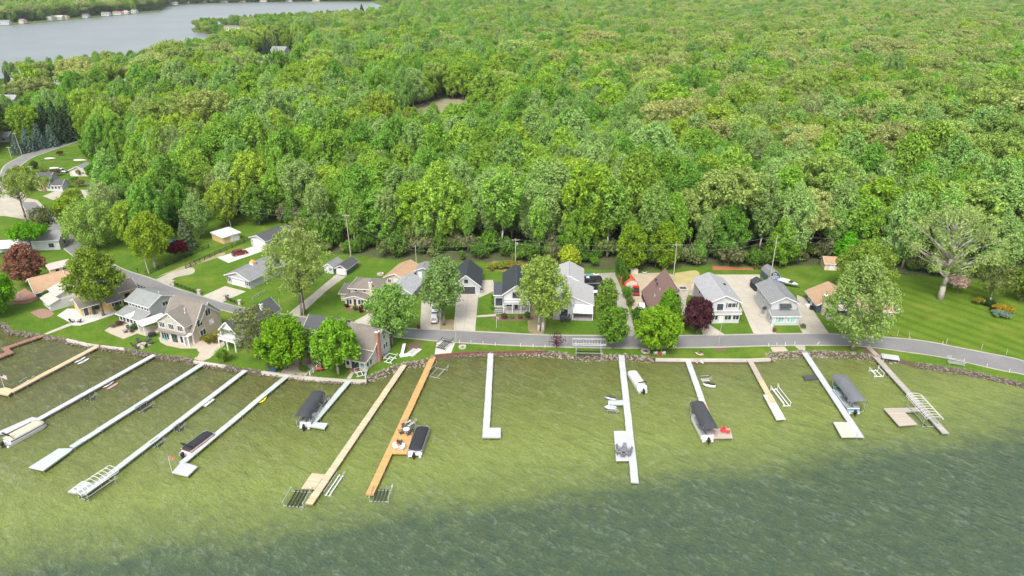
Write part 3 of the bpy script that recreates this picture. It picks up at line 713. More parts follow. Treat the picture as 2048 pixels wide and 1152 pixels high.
def dock(label, a, b, w, mat, plats=(), fmat=None, sec=3.05, mats=None, tall=(), z=DZ, name='dock', postmat=GALV):
    """A post dock from pixel a (at the shore) to pixel b, with platforms given as pixel outlines."""
    A, B = G(*a, z), G(*b, z); d = B-A; ln = d.length; rz = math.atan2(d.y, d.x)
    root = thing(name, label, 'dock', (A.x, A.y, 0), rz, DOCK_GROUP)
    inv = Matrix.Rotation(-rz, 3, 'Z'); loc = lambda px: inv @ (G(*px, z)-A)
    n = max(1, round(ln/sec)); s = ln/n; fmat = fmat or mat
    groups = {}
    for i in range(n):
        m = mat
        if mats:
            for f, mm in mats:
                if (i+.5)/n < f: m = mm; break
        dz = rnd.uniform(-.02, .02); dy = rnd.uniform(-.03, .03)
        groups.setdefault(m.name, (MB(), m))[0].box(i*s+.03, (i+1)*s-.03, -w/2+dy, w/2+dy, z-.09+dz, z+dz)
    for b_, m in groups.values(): b_.build('deck', m, root)
    fr = MB()
    for y in (-w/2+.03, w/2-.08): fr.box(0, ln, y, y+.05, z-.26, z-.115)
    for i in range(n+1): fr.box(max(0, i*s-.03), min(ln, i*s+.03), -w/2+.09, w/2-.09, z-.24, z-.12)
    fr.build('frame', fmat, root)
    pm = None
    for i in range(1, n+1):
        for sd in (-1, 1):
            h = z+.12 + (.75 if (i, sd) in tall else 0)
            if h > z+.2 or pm is None:
                p = MB().tube((0, 0, -1.6), (0, 0, h), .035, n=6).build('post', postmat, root)
                if h < z+.2: pm = p
            else:
                p = pm.copy(); C.objects.link(p); p.parent = root
            p.location = (i*s-.1 if i == n else i*s, sd*(w/2+.04), 0)
    for pl in plats:
        pts = [loc(q) for q in pl[0]]; zz = .012 + (pl[2] if len(pl) > 2 else 0)
        po = MB().prism(pts, z-.10+zz, z+zz).build('platform', pl[1], root)
        c = sum(pts, Vector())/len(pts); f2 = MB()
        ip = [c+(q-c)*.96 for q in pts]
        f2.prism(ip, z-.3, z-.105); f2.build('platform_frame', fmat, root)
        for q in pts:
            e = c+(q-c)*.97; p = MB().tube((0, 0, -1.6), (0, 0, z-.11), .035, n=6).build('post', postmat, root); p.location = (e.x, e.y, 0)
    return root
D = {}
D['brown'] = dock('dark brown board dock with a zigzag jog, furthest dock to the left', (88,669.5), (4,698), 1.3, D_BROWN, [([(3,697),(10,703),(19,709),(28,704.5),(19,699),(20,694)], D_BROWN, .01), ([(28,704.5),(21,701),(-40,722),(-36,730)], D_BROWN, .02)])
D['tan'] = dock('tan board dock ending in a square platform beside the flagpole', (196,691), (22,783), 1.25, D_TAN, [([(-10,779),(11,774.5),(28,779.5),(16,790.5),(-8,786)], D_TAN)], tall=((5,1),(9,-1),(12,1)))
D['wl'] = dock('long plain white dock leading to the tan-covered pontoon boat', (309,709), (66,844), 1.2, D_WHITE, [([(-14,868),(12,868),(76,836),(64,834)], D_WHITE, .01)], ALU, tall=((7,-1),(5,1)))
D['blue'] = dock('pale teal dock widening into a long platform at its outer end', (406,726.5), (143,894), 1.25, D_BLUE, [([(117,897),(146,896.5),(141.5,901.5),(86,941.5),(57,935)], D_BLUE)], ALU)
D['pale'] = dock('narrow pale grey dock ending beside a bare canopy frame', (491,740), (166,988), 1.2, D_PALE, [([(164.5,962),(135,983.5),(163,989),(188,967)], D_PALE)], ALU)
D['flag'] = dock('pale dock with a square end platform and a windsock pole', (574,751), (363,926), 1.2, D_PALE, [([(362,924),(343.4,945),(375,952.5),(395.5,933),(377,927)], plain('white_deck_panel', (.41, .425, .435), .6, .08))], ALU)
D['short'] = dock('short pale teal dock with a small side platform and black-canopied boat', (698,761), (620,852), 1.2, D_BLUE, [([(615,852),(626,844),(656,846.5),(648.5,857.5)], D_BLUE)], ALU)
D['tanlong'] = dock('long weathered tan board dock with a square side platform', (808,729), (617.5,1008), 1.3, D_TAN2, [([(603,976),(623.8,946),(649.8,949),(630,977.5)], D_TAN2)])
D['orange'] = dock('long orange board dock with a furnished terrace at its side', (866,714), (739,989), 1.35, D_ORANGE, [([(803,851),(826,866),(813.6,908),(781.5,907)], D_ORANGE)])
D['whitemid'] = dock('straight white dock in mid bay with a small square end platform', (981.5,705), (971.5,874.8), 1.3, D_WHITE, [([(978,855.5),(978,874.8),(1001.6,874.8),(1001.6,855.5)], D_WHITE)], ALU)
D['whitebig'] = dock('longest white dock with a wide side platform holding grey furniture', (1242.5,709), (1270,965), 1.32, D_WHITE, [([(1227.6,862),(1232,921.5),(1260,921.5),(1253,862)], D_WHITE), ([(1216.4,801),(1247,800.6),(1247,809),(1216.4,809.5)], D_BLUE, .01)], ALU)
D['patched'] = dock('patched dock of white, grey and pink sections ending in a platform', (1375,718.5), (1431,876), 1.25, D_WHITE, [([(1429,856.8),(1460,856.6),(1465.5,876),(1433,876.5)], D_GREYTAN)], GALV, mats=((.46, D_WHITE), (.58, D_SILVER), (.68, planks('pink_dock_board', (.55, .36, .26), 0, .14, .3)), (.74, planks('red_dock_board', (.55, .22, .15), 0, .14, .3)), (1.1, planks('pink_dock_board', (.55, .36, .26), 0, .14, .3))))
D['greyshort'] = dock('short grey dock with one new tan section and a silvered end', (1499,718.5), (1546,806), 1.2, D_GREYTAN, [([(1526,789),(1543,788.5),(1571.5,838.5),(1553,840)], D_SILVER)], GALV, mats=((.55, D_GREYTAN), (1.1, D_TAN)))
D['whiteright'] = dock('white dock with a square cream end platform beside the grey canopy', (1608,703), (1721.5,874), 1.3, D_WHITE, [([(1666.3,844),(1697,844),(1716,874),(1683,874.3)], plain('cream_deck_panel', (.43, .43, .37), .6, .08))], ALU, tall=((11,-1),))
D['greyright'] = dock('grey board dock under a bare arched canopy frame at the right', (1735,695), (1891.5,866.5), 1.3, D_GREY, [([(1766.8,816.6),(1800.8,815.8),(1834.8,848.7),(1798.4,852)], D_GREYTAN), ([(1800,816),(1834,815),(1840,822),(1806,824)], D_GREY, .01)], GALV, tall=((3,-1),(2,1)))
fl = thing('floating_platform', 'dark low floating platform tied to the white dock', 'raft', G(1624,752,0))
MB().prism([G(*q, .35)-G(1624,752,0) for q in ((1605,751),(1632,749.5),(1640,757),(1610,760))], .06, .36).build('deck', plain('dark_plastic', (.06, .065, .07), .6), fl)
MB().prism([(G(*q, .35)-G(1624,752,0))*.92 for q in ((1605,751),(1632,749.5),(1640,757),(1610,760))], -.2, .055).build('float', BLACK, fl)

fl = thing('floating_platform', 'pale grey slatted platform beside the narrow pale dock', 'raft', G(417,804,0))
MB().prism([G(*q, .45)-G(417,804,0) for q in ((404,811),(423,797.5),(430,798),(412,812.5))], .36, .46).build('deck', D_SILVER, fl)
MB().prism([(G(*q, .45)-G(417,804,0))*.9 for q in ((404,811),(423,797.5),(430,798),(412,812.5))], -.2, .355).build('float', GALV, fl)
# ================================================================ BOATS
def outboard(root, x, z, y=0):
    o = MB().loft([[(x-.25-dx, y+sy*wd, z+zz) for sy, zz in ((-1, -.22), (1, -.22), (1.15, .05), (.7, .38), (-.7, .38), (-1.15, .05))] for dx, wd in ((-.32, .13), (-.2, .2), (.15, .22), (.34, .14))]).build('outboard_motor', BLACK, root, True)
    m = MB().box(x-.34, x-.16, y-.06, y+.06, z-1.0, z-.2); m.box(x-.6, x-.05, y-.14, y+.14, z-.72, z-.69); m.build('motor_leg', BLACK, o)
    MB().lathe([(.04, -.1), (.07, 0), (.05, .12)], (x-.55, y, z-.98), 8).build('propeller', DARKM, o)
    return o
def cover_mesh(L_, W, z0, h, x0=.2, nose=.9, nx=14, ny=9):
    b = MB(); g = []
    for i in range(nx+1):
        u = i/nx; x = x0+(L_-x0)*u; e = min(1, (1-u)/.14+.0)**.5 if u > .86 else 1; e2 = min(1, u/.1)**.5 if u < .1 else 1
        for j in range(ny+1):
            v = 2*j/ny-1; y = v*W/2*(.72+.28*e)
            z = z0+h*(1-abs(v)**2.6)*e*e2*(.85+.15*math.cos(6.28*u*3)*.3)+(.03*math.sin(i*2.1)*(1-v*v))
            if abs(v) > .99: z = z0-.25
            g.append((x, y, z))
    fs = [(i*(ny+1)+j, (i+1)*(ny+1)+j, (i+1)*(ny+1)+j+1, i*(ny+1)+j+1) for i in range(nx) for j in range(ny)]
    return b.add(g, fs)
def pontoon(label, stern, bow, cover=None, panel=None, stripe=None, tower=False, W=2.5, z=0, open_seats=None, grp='pontoon boats moored at the docks', hood=False):
    S, B = G(*stern, .9), G(*bow, .9); d = B-S; Ln = d.length; rz = math.atan2(d.y, d.x)
    root = thing('pontoon_boat', label, 'boat', (S.x, S.y, z), rz, grp); panel = panel or WHITE
    for sd in (-1, 1):
        rings = []
        for x, r in ((.0, .22), (.15, .3), (Ln*.82, .3), (Ln*.93, .22), (Ln*1.0, .06)):
            rings.append([(x, sd*(W/2-.35)+math.cos(a)*r, .12+math.sin(a)*r+(.12 if x > Ln*.9 else 0)) for a in [k*math.pi/4 for k in range(8)]])
        MB().loft(rings).build('pontoon', ALU, root, True)
    MB().prism([(.1, -W/2), (Ln*.9, -W/2), (Ln*.97, -W/2+.35), (Ln*.97, W/2-.35), (Ln*.9, W/2), (.1, W/2)], .45, .55).build('deck', ALU, root)
    pts = [(.75, -W/2+.05), (Ln*.88, -W/2+.05), (Ln*.94, -W/2+.4), (Ln*.94, W/2-.4), (Ln*.88, W/2-.05), (.75, W/2-.05), (.75, -W/2+.05)]
    f = MB(); s = MB()
    for p, q in zip(pts, pts[1:]):
        f.bar((*p, .9), (*q, .9), .05, .66)
        e = (Vector(q)-Vector(p)).normalized(); nn = Vector((e.y, -e.x))*.03
        s.bar((p[0]+nn.x, p[1]+nn.y, .98), (q[0]+nn.x, q[1]+nn.y, .98), .02, .2)
    f.build('side_panel', panel, root)
    if stripe: s.build('stripe', stripe, root)
    if cover:
        cover_mesh(Ln*.95, W-.02, 1.22, .42, .6).build('cover', cover, root, True)
    else:
        sm_ = open_seats or LEATH
        for x in (1.0, Ln*.62):
            for sd in (-1, 1): MB().add([(x,sd*.2,.56),(x+1.7,sd*.2,.56),(x+1.7,sd*1.17,.56),(x,sd*1.17,.56),(x,sd*.2,.98),(x+1.7,sd*.2,.98),(x+1.7,sd*1.0,.98),(x,sd*1.0,.98),(x,sd*1.17,1.3),(x+1.7,sd*1.17,1.3),(x+1.7,sd*1.02,1.3),(x,sd*1.02,1.3)], [k[::-sd] for k in ((0,3,2,1),(4,5,6,7),(7,6,10,11),(11,10,9,8),(0,1,5,4),(3,8,9,2),(1,2,9,10,6,5),(0,4,7,11,8,3))]).build('seat', sm_, root)
        MB().box(Ln*.42, Ln*.42+.5, -1.0, -.35, .56, 1.45).build('helm_console', WHITE, root)
    if tower:
        t = MB(); x = .95
        for sd in (-1, 1): t.path([(x+.5, sd*(W/2-.1), 1.1), (x, sd*(W/2-.25), 2.3), (x-.1, 0, 2.45)], .04)
        t.bar((x-.1, -W/2+.2, 2.32), (x-.1, W/2-.2, 2.32), .3, .12)
        t.build('folded_bimini', BLACK, root)
    rl = MB(); zz = 1.25
    for p, q in zip(pts, pts[1:]): rl.tube((*p, zz), (*q, zz), .03, n=5)
    for p in pts[:-1]: rl.tube((*p, .55), (*p, zz), .03, n=5)
    rl.build('rail', ALU, root)
    MB().box(.08, .7, -.75, -.35, .56, .6).box(-.12, .08, .5, .95, .3, .36).build('stern_step', ALU, root) if False else MB().box(-.25, .1, .45, .95, .33, .38).build('stern_step', ALU, root)
    outboard(root, .05, .85); return root
def lift(label, p, q, W=3.0, post=1.6, canopy=None, bunk=BLACK, fm=ALU, top=2.9, ends=True, ctop=None, slope=0, rungs=0, rm=None, grp='boat lifts beside the docks', name='boat_lift', z0=-1.4, bz=.35, nb=2):
    """A boat lift whose long axis runs from pixel p to pixel q (on the water)."""
    A, B = G(*p, .5), G(*q, .5); d = B-A; Ln = d.length; rz = math.atan2(d.y, d.x)
    root = thing(name, label, 'boat lift', (A.x, A.y, 0), rz, grp)
    ht = top if (canopy or rungs) else post
    for x in (.3, Ln-.3):
        for sd in (-1, 1): MB().tube((x, sd*W/2, z0), (x, sd*W/2, ht), .05, n=6).build('post', fm, root)
        MB().bar((x, -W/2, bz-.12), (x, W/2, bz-.12), .1, .14).build('cross_beam', fm, root)
        if ends: MB().bar((x, -W/2, z0+1.2), (x, W/2, z0+1.2), .07).build('lower_beam', fm, root)
    for k in range(nb):
        y = (k/(nb-1)-.5)*W*.55; MB().box(.1, Ln-.1, y-.09, y+.09, bz-.03, bz+.1).build('bunk', bunk, root)
    for sd in (-1, 1):
        MB().bar((.1, sd*W/2, bz+.75), (Ln-.1, sd*W/2, bz+.75), .09).build('side_rail', fm, root)
    if canopy:
        Wc = W+.25; L0, L1 = -.5, Ln+.5; nx, ny = 12, 10; g = []
        for i in range(nx+1):
            x = L0+(L1-L0)*i/nx; e = 1-(abs(2*i/nx-1))**8*.55
            for j in range(ny+1):
                v = 2*j/ny-1; z = top+.62*(1-abs(v)**2.2)*e+.015*math.sin(i*3)
                if abs(v) > .99: z = top-.42
                g.append((x, v*Wc/2, z))
        fs = [(i*(ny+1)+j, (i+1)*(ny+1)+j, (i+1)*(ny+1)+j+1, i*(ny+1)+j+1) for i in range(nx) for j in range(ny)]
        MB().add(g, fs).build('canopy', canopy, root, True)
    if rungs:
        f = MB(); L0, L1 = -.6, Ln+.6
        arc = [(-W/2-.1, top-.3), (-W/2, top), (-W*.25, top+.38), (W*.25, top+.38), (W/2, top), (W/2+.1, top-.3)]
        for y, z in (arc[0], arc[1], arc[4], arc[5]): f.tube((L0, y, z), (L1, y, z), .045, n=6)
        for i in range(rungs+1):
            x = L0+(L1-L0)*i/rungs; f.path([(x, y, z) for y, z in arc], .04, 5)
        f.build('canopy_frame', rm or WHITE, root)
    wx = Ln-.3; wb = MB()
    for k in range(12):
        a0, a1 = k*math.pi/6, (k+1)*math.pi/6
        wb.tube((wx+.08+math.cos(a0)*.35, -W/2-.12, bz+.9+math.sin(a0)*.35), (wx+.08+math.cos(a1)*.35, -W/2-.12, bz+.9+math.sin(a1)*.35), .025, n=5)
    for k in range(3): wb.tube((wx+.08-math.cos(k*1.05)*.35, -W/2-.12, bz+.9-math.sin(k*1.05)*.35), (wx+.08+math.cos(k*1.05)*.35, -W/2-.12, bz+.9+math.sin(k*1.05)*.35), .018, n=5)
    wb.build('winch_wheel', fm, root); return root
RED = paint('red_paint', (.42, .025, .02)); TEAL = paint('teal_paint', (.03, .19, .23)); YEL = paint('yellow_plastic', (.70, .70, .03), .4, .2); PINK = paint('pink_plastic', (.62, .25, .26), .4, .2); WPL = paint('white_plastic', (.64, .65, .65), .4, .3)
pontoon('tan-covered white pontoon boat with a dark panel band moored at left', (6,886), (88,842), CANVAS_TAN, WHITE, plain('charcoal_panel', (.08, .085, .09), .5), True)
pontoon('black-covered pontoon boat with a red and white side stripe', (366,907), (424,864), CANVAS_BK, WHITE, RED, True)
lift('boat lift with a square-ended black canopy beside the short teal dock', (606,853), (638,806), 2.7, canopy=CANVAS_DK)
pontoon('grey pontoon boat under the square-ended black canopy', (608,853), (637,808), None, plain('light_grey_panel', (.5, .51, .52), .5), W=2.3, z=.2)
pontoon('pontoon boat with a long rounded black cover beside the orange terrace', (828,908), (848,852), CANVAS_BK, GALV, None, W=2.7)
pontoon('white pontoon boat with a cream cover near the seawall', (1287,780), (1262,742), CANVAS_WH, WHITE, None, True, W=2.2)
lift('boat lift with a rounded charcoal canopy beside the patched dock', (1419,877), (1393,827), 2.7, canopy=CANVAS_DK)
pontoon('white-sided pontoon boat under the rounded charcoal canopy', (1417,879), (1391,830), None, WHITE, W=2.4, z=.15)
lift('boat lift with a mid-grey canopy beside the right white dock', (1714,822), (1676,772), 2.9, canopy=CANVAS_GY)
pontoon('teal and white pontoon boat under the mid-grey canopy', (1710,823), (1673,775), None, TEAL, WHITE, W=2.5, z=.15, open_seats=LEATH)
lift('bare white canopy frame over a lift beside the narrow pale dock', (163,998), (224,957), 2.6, rungs=9, top=2.3, bunk=DARKM)
lift('bare white arched canopy frame over the grey dock at the right', (1862,853), (1826,812), 2.9, rungs=9, top=2.8, bunk=DARKM, post=2)
lift('empty cradle lift with black bunks beside the long tan dock', (585,1013), (604,979), 3.4, 1.3, nb=4)
lift('empty cradle lift with thin bunks at the orange dock end', (757,1003), (766,976), 3.2, 1.3, nb=4, bunk=DARKM)
lift('low lift with two white bunk rails right of the long tan dock', (654,990), (683,947), 1.2, .35, bunk=WHITE, bz=.2)
lift('bare white personal watercraft lift beside the short grey dock', (1575,811), (1547,775), 1.5, .9, bunk=WHITE, fm=WHITE, bz=.3)
lift('low grey lift half sunk near the orange dock\'s shore end', (866,752), (884,733), 3.0, .5, bunk=GALV, bz=.15)
lift('white tube lift half sunk beside the grey right dock', (1760,751), (1746,737), 2.0, .8, bunk=WHITE, bz=.2, fm=WHITE)
lift('low dark lift halfway along the pale teal dock', (276,822), (302,806), 2.0, .5, bunk=DARKM, fm=GALV, bz=.15)
lift('low dark lift near the middle of the long white dock', (172,799), (188,789), 1.8, .5, bunk=DARKM, fm=GALV, bz=.15)
lift('small dark lift nearest the shore on the narrow pale dock', (351,861), (366,850), 1.4, .6, bunk=DARKM, fm=GALV, bz=.2)
lift('small dark lift further out on the narrow pale dock', (306,892), (324,879), 1.6, .7, bunk=DARKM, fm=GALV, bz=.15)
lift('small grey lift with upright posts behind the black canopy', (641,801), (657,797), 2.0, 1.1, bunk=GALV, bz=.3)
lift('small white swim raft lift off the tan dock', (45,768), (62,757), 1.6, .4, bunk=WHITE, bz=.1, fm=ALU)
lift('small grey lift behind the orange dock terrace', (812,851), (826,842), 1.8, .9, bunk=WHITE, bz=.5)

def jetski(label, p, q, hull, deckm):
    S, B = G(*p, .4), G(*q, .4); d = B-S; Ln = d.length; k = Ln/3.2
    root = thing('jet_ski', label, 'jet ski', (S.x, S.y, .1), math.atan2(d.y, d.x), 'jet skis on lifts')
    sec = [(0, .42, 0, .45), (.4, .5, -.05, .5), (1.5, .52, -.08, .55), (2.4, .42, -.02, .62), (3.0, .16, .2, .6), (3.2, .04, .4, .55)]
    MB().loft([[(x*k, -w, z1*.75), (x*k, -w*.7, z0), (x*k, w*.7, z0), (x*k, w, z1*.75), (x*k, w*.65, z1), (x*k, -w*.65, z1)] for x, w, z0, z1 in sec]).build('hull', hull, root, True)
    MB().loft([[(x*k, -.2*s, .5), (x*k, .2*s, .5), (x*k, .14*s, z), (x*k, -.14*s, z)] for x, s, z in ((.15, .8, .7), (.9, 1, .82), (1.5, .9, .85), (1.7, .6, .7))]).build('seat', deckm, root, True)
    h = MB().loft([[(x*k, -w, .52), (x*k, w, .52), (x*k, w*.5, z), (x*k, -w*.5, z)] for x, w, z in ((1.6, .26, .95), (2.0, .26, .98), (2.7, .2, .7), (3.0, .1, .62))]); h.build('hood', deckm, root, True)
    MB().path([(1.6*k, -.38, 1.02), (1.72*k, -.12, 1.08), (1.72*k, .12, 1.08), (1.6*k, .38, 1.02)], .03).build('handlebar', BLACK, root)
    return root
jetski('grey jet ski on the shoreward side of the teal finger pier', (1233,798), (1209,795), GALV, plain('dark_vinyl', (.05, .05, .055), .5))
jetski('grey and white jet ski on the outer side of the teal finger pier', (1234,817), (1208,815), GALV, WPL)
jetski('black and white jet ski right of the patched dock', (1431,772), (1406,769), WPL, BLACK)
lift('small white platform lift above the black and white jet ski', (1402,759), (1420,758), 1.2, .5, bunk=WHITE, bz=.3)
lift('narrow lift under the outer grey and white jet ski', (1212,819), (1236,821), 1.2, .5, bunk=DARKM, bz=-.02)

def kayak(label, p, q, mat, w=.72, h=.16, cat='kayak', name='kayak', z=.05, zz=None, seat=True, grp='kayaks and paddle boards'):
    zg = .2 if zz is None else zz
    S, B = G(*p, zg), G(*q, zg); d = B-S; Ln = d.length
    root = thing(name, label, cat, (S.x, S.y, z if zz is None else zz), math.atan2(d.y, d.x), grp)
    rings = []
    for u in (0, .06, .2, .4, .6, .8, .94, 1):
        k = max(.06, math.sin(math.pi*min(1, max(0, u*.94+.03)))**.6); up = .18*(abs(2*u-1))**3 if name == 'kayak' else .06*(abs(2*u-1))**4
        rings.append([(u*Ln, math.cos(a)*w/2*k, up+h*.5+math.sin(a)*h*.5*k) for a in [j*math.pi/5 for j in range(10)]])
    MB().loft(rings).build('hull', mat, root, True)
    if seat: MB().lathe([(.34, .0), (.3, .03), (.26, .02)], (Ln*.48, 0, h+.0), 10, 1.2, .62).build('cockpit', BLACK, root)
    else: MB().box(Ln*.3, Ln*.65, -w*.3, w*.3, h+.0, h+.012).build('deck_pad', LEATH, root)
    return root
kayak('white paddle board nearer the tan dock, one of a pair', (149,725), (171,713), WPL, .8, .14, 'paddle board', 'paddle_board', seat=False)
kayak('white paddle board on the outer side of a white pair', (155,728), (178,716), WPL, .8, .14, 'paddle board', 'paddle_board', seat=False)
kayak('white paddle board against the plain white dock', (206,775), (227,762), WPL, .8, .14, 'paddle board', 'paddle_board', seat=False)
kayak('salmon pink paddle board beside the white one', (214,778), (236,765), PINK, .8, .14, 'paddle board', 'paddle_board', seat=False)
kayak('bright yellow kayak lying against the windsock dock', (518,807), (533,793), YEL, .95, .3)
kayak('pink kayak leaning on the seawall by the patched dock', (1394,730), (1390,716), PINK, .8, .3, z=.3)
kayak('white kayak leaning on the seawall beside the pink one', (1406,730), (1396,716), WPL, .8, .3, z=.3)
kayak('tan canoe lying on the grass above the pink kayak', (1390,707), (1407,712), plain('tan_plastic', (.42, .34, .24), .5), .9, .35, 'canoe', 'kayak', zz=GZ+.02)
kayak('brown canoe lying on the grass by the tan one', (1394,704), (1408,709), plain('brown_plastic', (.2, .12, .07), .5), .8, .3, 'canoe', 'kayak', zz=GZ+.02)

# ================================================================ SHORE: rocks, walls
def rocks(name, segs, label, cols, per=3.2, seed=3):
    rg = random.Random(seed); b = MB(); ico = []
    t_ = (1+5**.5)/2
    IV = [Vector(v).normalized() for v in ((-1,t_,0),(1,t_,0),(-1,-t_,0),(1,-t_,0),(0,-1,t_),(0,1,t_),(0,-1,-t_),(0,1,-t_),(t_,0,-1),(t_,0,1),(-t_,0,-1),(-t_,0,1))]
    IF = [(0,11,5),(0,5,1),(0,1,7),(0,7,10),(0,10,11),(1,5,9),(5,11,4),(11,10,2),(10,7,6),(7,1,8),(3,9,4),(3,4,2),(3,2,6),(3,6,8),(3,8,9),(4,9,5),(2,4,11),(6,2,10),(8,6,7),(9,8,1)]
    for seg, wid in segs:
        w = Gp(seg)
        for p, q in zip(w, w[1:]):
            d = q-p; nrm = Vector((d.y, -d.x, 0)).normalized(); n_ = int(d.length*per*wid)+1
            for i in range(n_):
                f = rg.random(); o = rg.uniform(-.35, 1.0)*wid*1.25; r = rg.uniform(.11, .30)
                z = GZ-.02-max(0, o)*.62+rg.uniform(-.1, .12)
                c = p+d*f+nrm*o; c.z = max(z, -.12)
                rot = Matrix.Rotation(rg.uniform(0, 6.28), 3, 'Z'); sc = Vector((r*rg.uniform(.8, 1.5), r*rg.uniform(.7, 1.1), r*rg.uniform(.5, .9)))
                b.add([c+rot @ Vector((v.x*sc.x*rg.uniform(.8, 1.15), v.y*sc.y*rg.uniform(.8, 1.15), v.z*sc.z)) for v in IV], IF)
    m, t, bb = nt(name+'_stone'); g = t.nodes.new('ShaderNodeNewGeometry'); c = ramp(t, g.outputs['Random Per Island'], [(i/(len(cols)-1), k) for i, k in enumerate(cols)])
    n1 = noise(t, coords(t), 3, 4); c = mixc(t, .4, c, ramp(t, n1, [(.3, (.06, .05, .04)), (.7, (.26, .235, .20))])); L(t, c, bb.inputs['Base Color']); bb.inputs['Roughness'].default_value = .9
    o = b.build(name, m); o['label'] = label; o['category'] = 'rocks'; o['kind'] = 'stuff'; return o
DK = [(.055, .045, .034), (.10, .075, .055), (.17, .15, .12), (.08, .062, .048), (.24, .22, .18), (.09, .068, .05)]
LT = [(.20, .165, .13), (.30, .265, .22), (.12, .09, .07), (.40, .36, .31), (.22, .17, .135), (.15, .125, .105)]
cut = lambda a, b: [p for p in SHORE if a <= p[0] <= b]
rocks('rock_bank', [(cut(-160, 735), .8), (cut(900, 1000)+[(1050,703.5)], .8), (cut(1820, 2300), 1.0)], 'dark brown rock bank along the lake edge', DK, 15)
rocks('rock_revetment', [([(733,759)]+cut(737, 870), 1.3), ([(1045,703.3)]+cut(1092, 1307), 1.15), (cut(1537, 1830), 1.4)], 'pale field stones piled along the lake edge', LT, 12, 4)
def wall(label, px, h0, h1, th, mat, name='seawall', cat='seawall', cap=None):
    w = Gp(px); ctr = w[0].copy(); ctr.z = 0; root = thing(name, label, cat, ctr)
    b = MB(); cp = MB()
    for p, q in zip(w, w[1:]):
        b.bar((p.x-ctr.x, p.y-ctr.y, (h0+h1)/2), (q.x-ctr.x, q.y-ctr.y, (h0+h1)/2), th, h1-h0)
        if cap: cp.bar((p.x-ctr.x, p.y-ctr.y, h1+.05), (q.x-ctr.x, q.y-ctr.y, h1+.05), th+.12, .09)
    b.build('wall', mat, root)
    if cap: cp.build('capping', cap, root)
    return root
SEAC = concrete('seawall_concrete', (.44, .41, .35), 0, .25, (.2, .17, .1))
RUST = plain('rusty_steel', (.16, .07, .045), .85, .45, 2)
wall('pale concrete seawall in front of the tall white narrow house', [(388,722.5),(408.5,726),(452,732)], -1, .95, .5, SEAC)
wall('pale concrete seawall below the round tree and cream house', [(523,744),(562,749),(622,756),(694,761.5),(733,761.5)], -1, 1.0, .5, SEAC)
wall('rusty red sheet-pile wall beside the boat ramp', [(869,712.5),(904,709),(941,706),(978,705.5)], -1, 1.05, .3, RUST, cap=RUST)
wall('rusty red sheet-pile wall right of the mid-bay white dock', [(985,705.5),(1020,705),(1094,704)], -1, 1.05, .3, RUST, cap=RUST)
wall('pale concrete seawall under the pink kayak and green lawn strip', [(1311,718.5),(1372,719.3),(1496,719.8),(1541,718.2)], -1, 1.0, .5, SEAC)
wall('short pale concrete seawall along the left lawn edge', [(133,679),(171,688),(198,692)], -1, .98, .5, SEAC)
wall('low pale concrete edge above dark rocks by the tan dock', [(202,692),(249,698)], .2, .98, .4, SEAC)
# ================================================================ HOUSES
S_WHITE = siding('white_siding', (.46, .47, .48)); S_LGREY = siding('light_grey_siding', (.42, .435, .455)); S_GREY = siding('blue_grey_siding', (.36, .38, .43))
S_PALE = siding('pale_grey_siding', (.47, .48, .485)); S_CREAM = siding('cream_siding', (.55, .48, .375)); S_TAN = siding('tan_siding', (.52, .43, .34)); S_TAUPE = siding('taupe_siding', (.43, .41, .36))
S_YELLOW = siding('yellow_siding', (.58, .40, .14)); S_BLUE = siding('dark_blue_siding', (.055, .085, .115)); S_TEAL = siding('teal_siding', (.03, .12, .12)); S_SLATE = siding('slate_siding', (.22, .25, .29))
S_DGREEN = siding('dark_green_siding', (.085, .115, .115)); S_PLY = siding('bare_plywood', (.56, .40, .20), 1.2); S_BUFF = siding('buff_siding', (.60, .49, .34)); S_WOODR = siding('red_cedar', (.26, .075, .045), .3)
RF_GREY = shingle('grey_shingle', (.20, .205, .21)); RF_LGREY = shingle('pale_grey_shingle', (.34, .34, .34), .2); RF_MGREY = shingle('mid_grey_shingle', (.30, .305, .315)); RF_GREEN = shingle('green_grey_shingle', (.215, .235, .225))
RF_DARK = shingle('charcoal_shingle', (.07, .072, .078)); RF_BLACK = shingle('black_shingle', (.028, .036, .042)); RF_BROWN = shingle('brown_shingle', (.17, .105, .09), .2); RF_TAUPE = shingle('taupe_shingle', (.175, .155, .13))
RF_TAN = shingle('tan_shingle', (.38, .25, .15)); RF_PINK = shingle('pinkish_shingle', (.40, .265, .20)); RF_STONE = shingle('pale_stone_shingle', (.46, .41, .35), .35); RF_WHITE = plain('white_metal_roof', (.58, .58, .57), .4, .07)
RF_RED = shingle('red_brown_shingle', (.24, .115, .085)); RF_METAL = plain('dark_metal_roof', (.085, .09, .10), .4, .12, metal=.3)
DOORW = plain('white_door', (.6, .6, .6), .45, .05); DOORB = plain('charcoal_door', (.05, .052, .056), .5, .15)
DECKG = planks('grey_deck_board', (.33, .31, .30), 0, .14, .2); DECKR = planks('reddish_deck_board', (.34, .19, .14), 0, .14, .2)

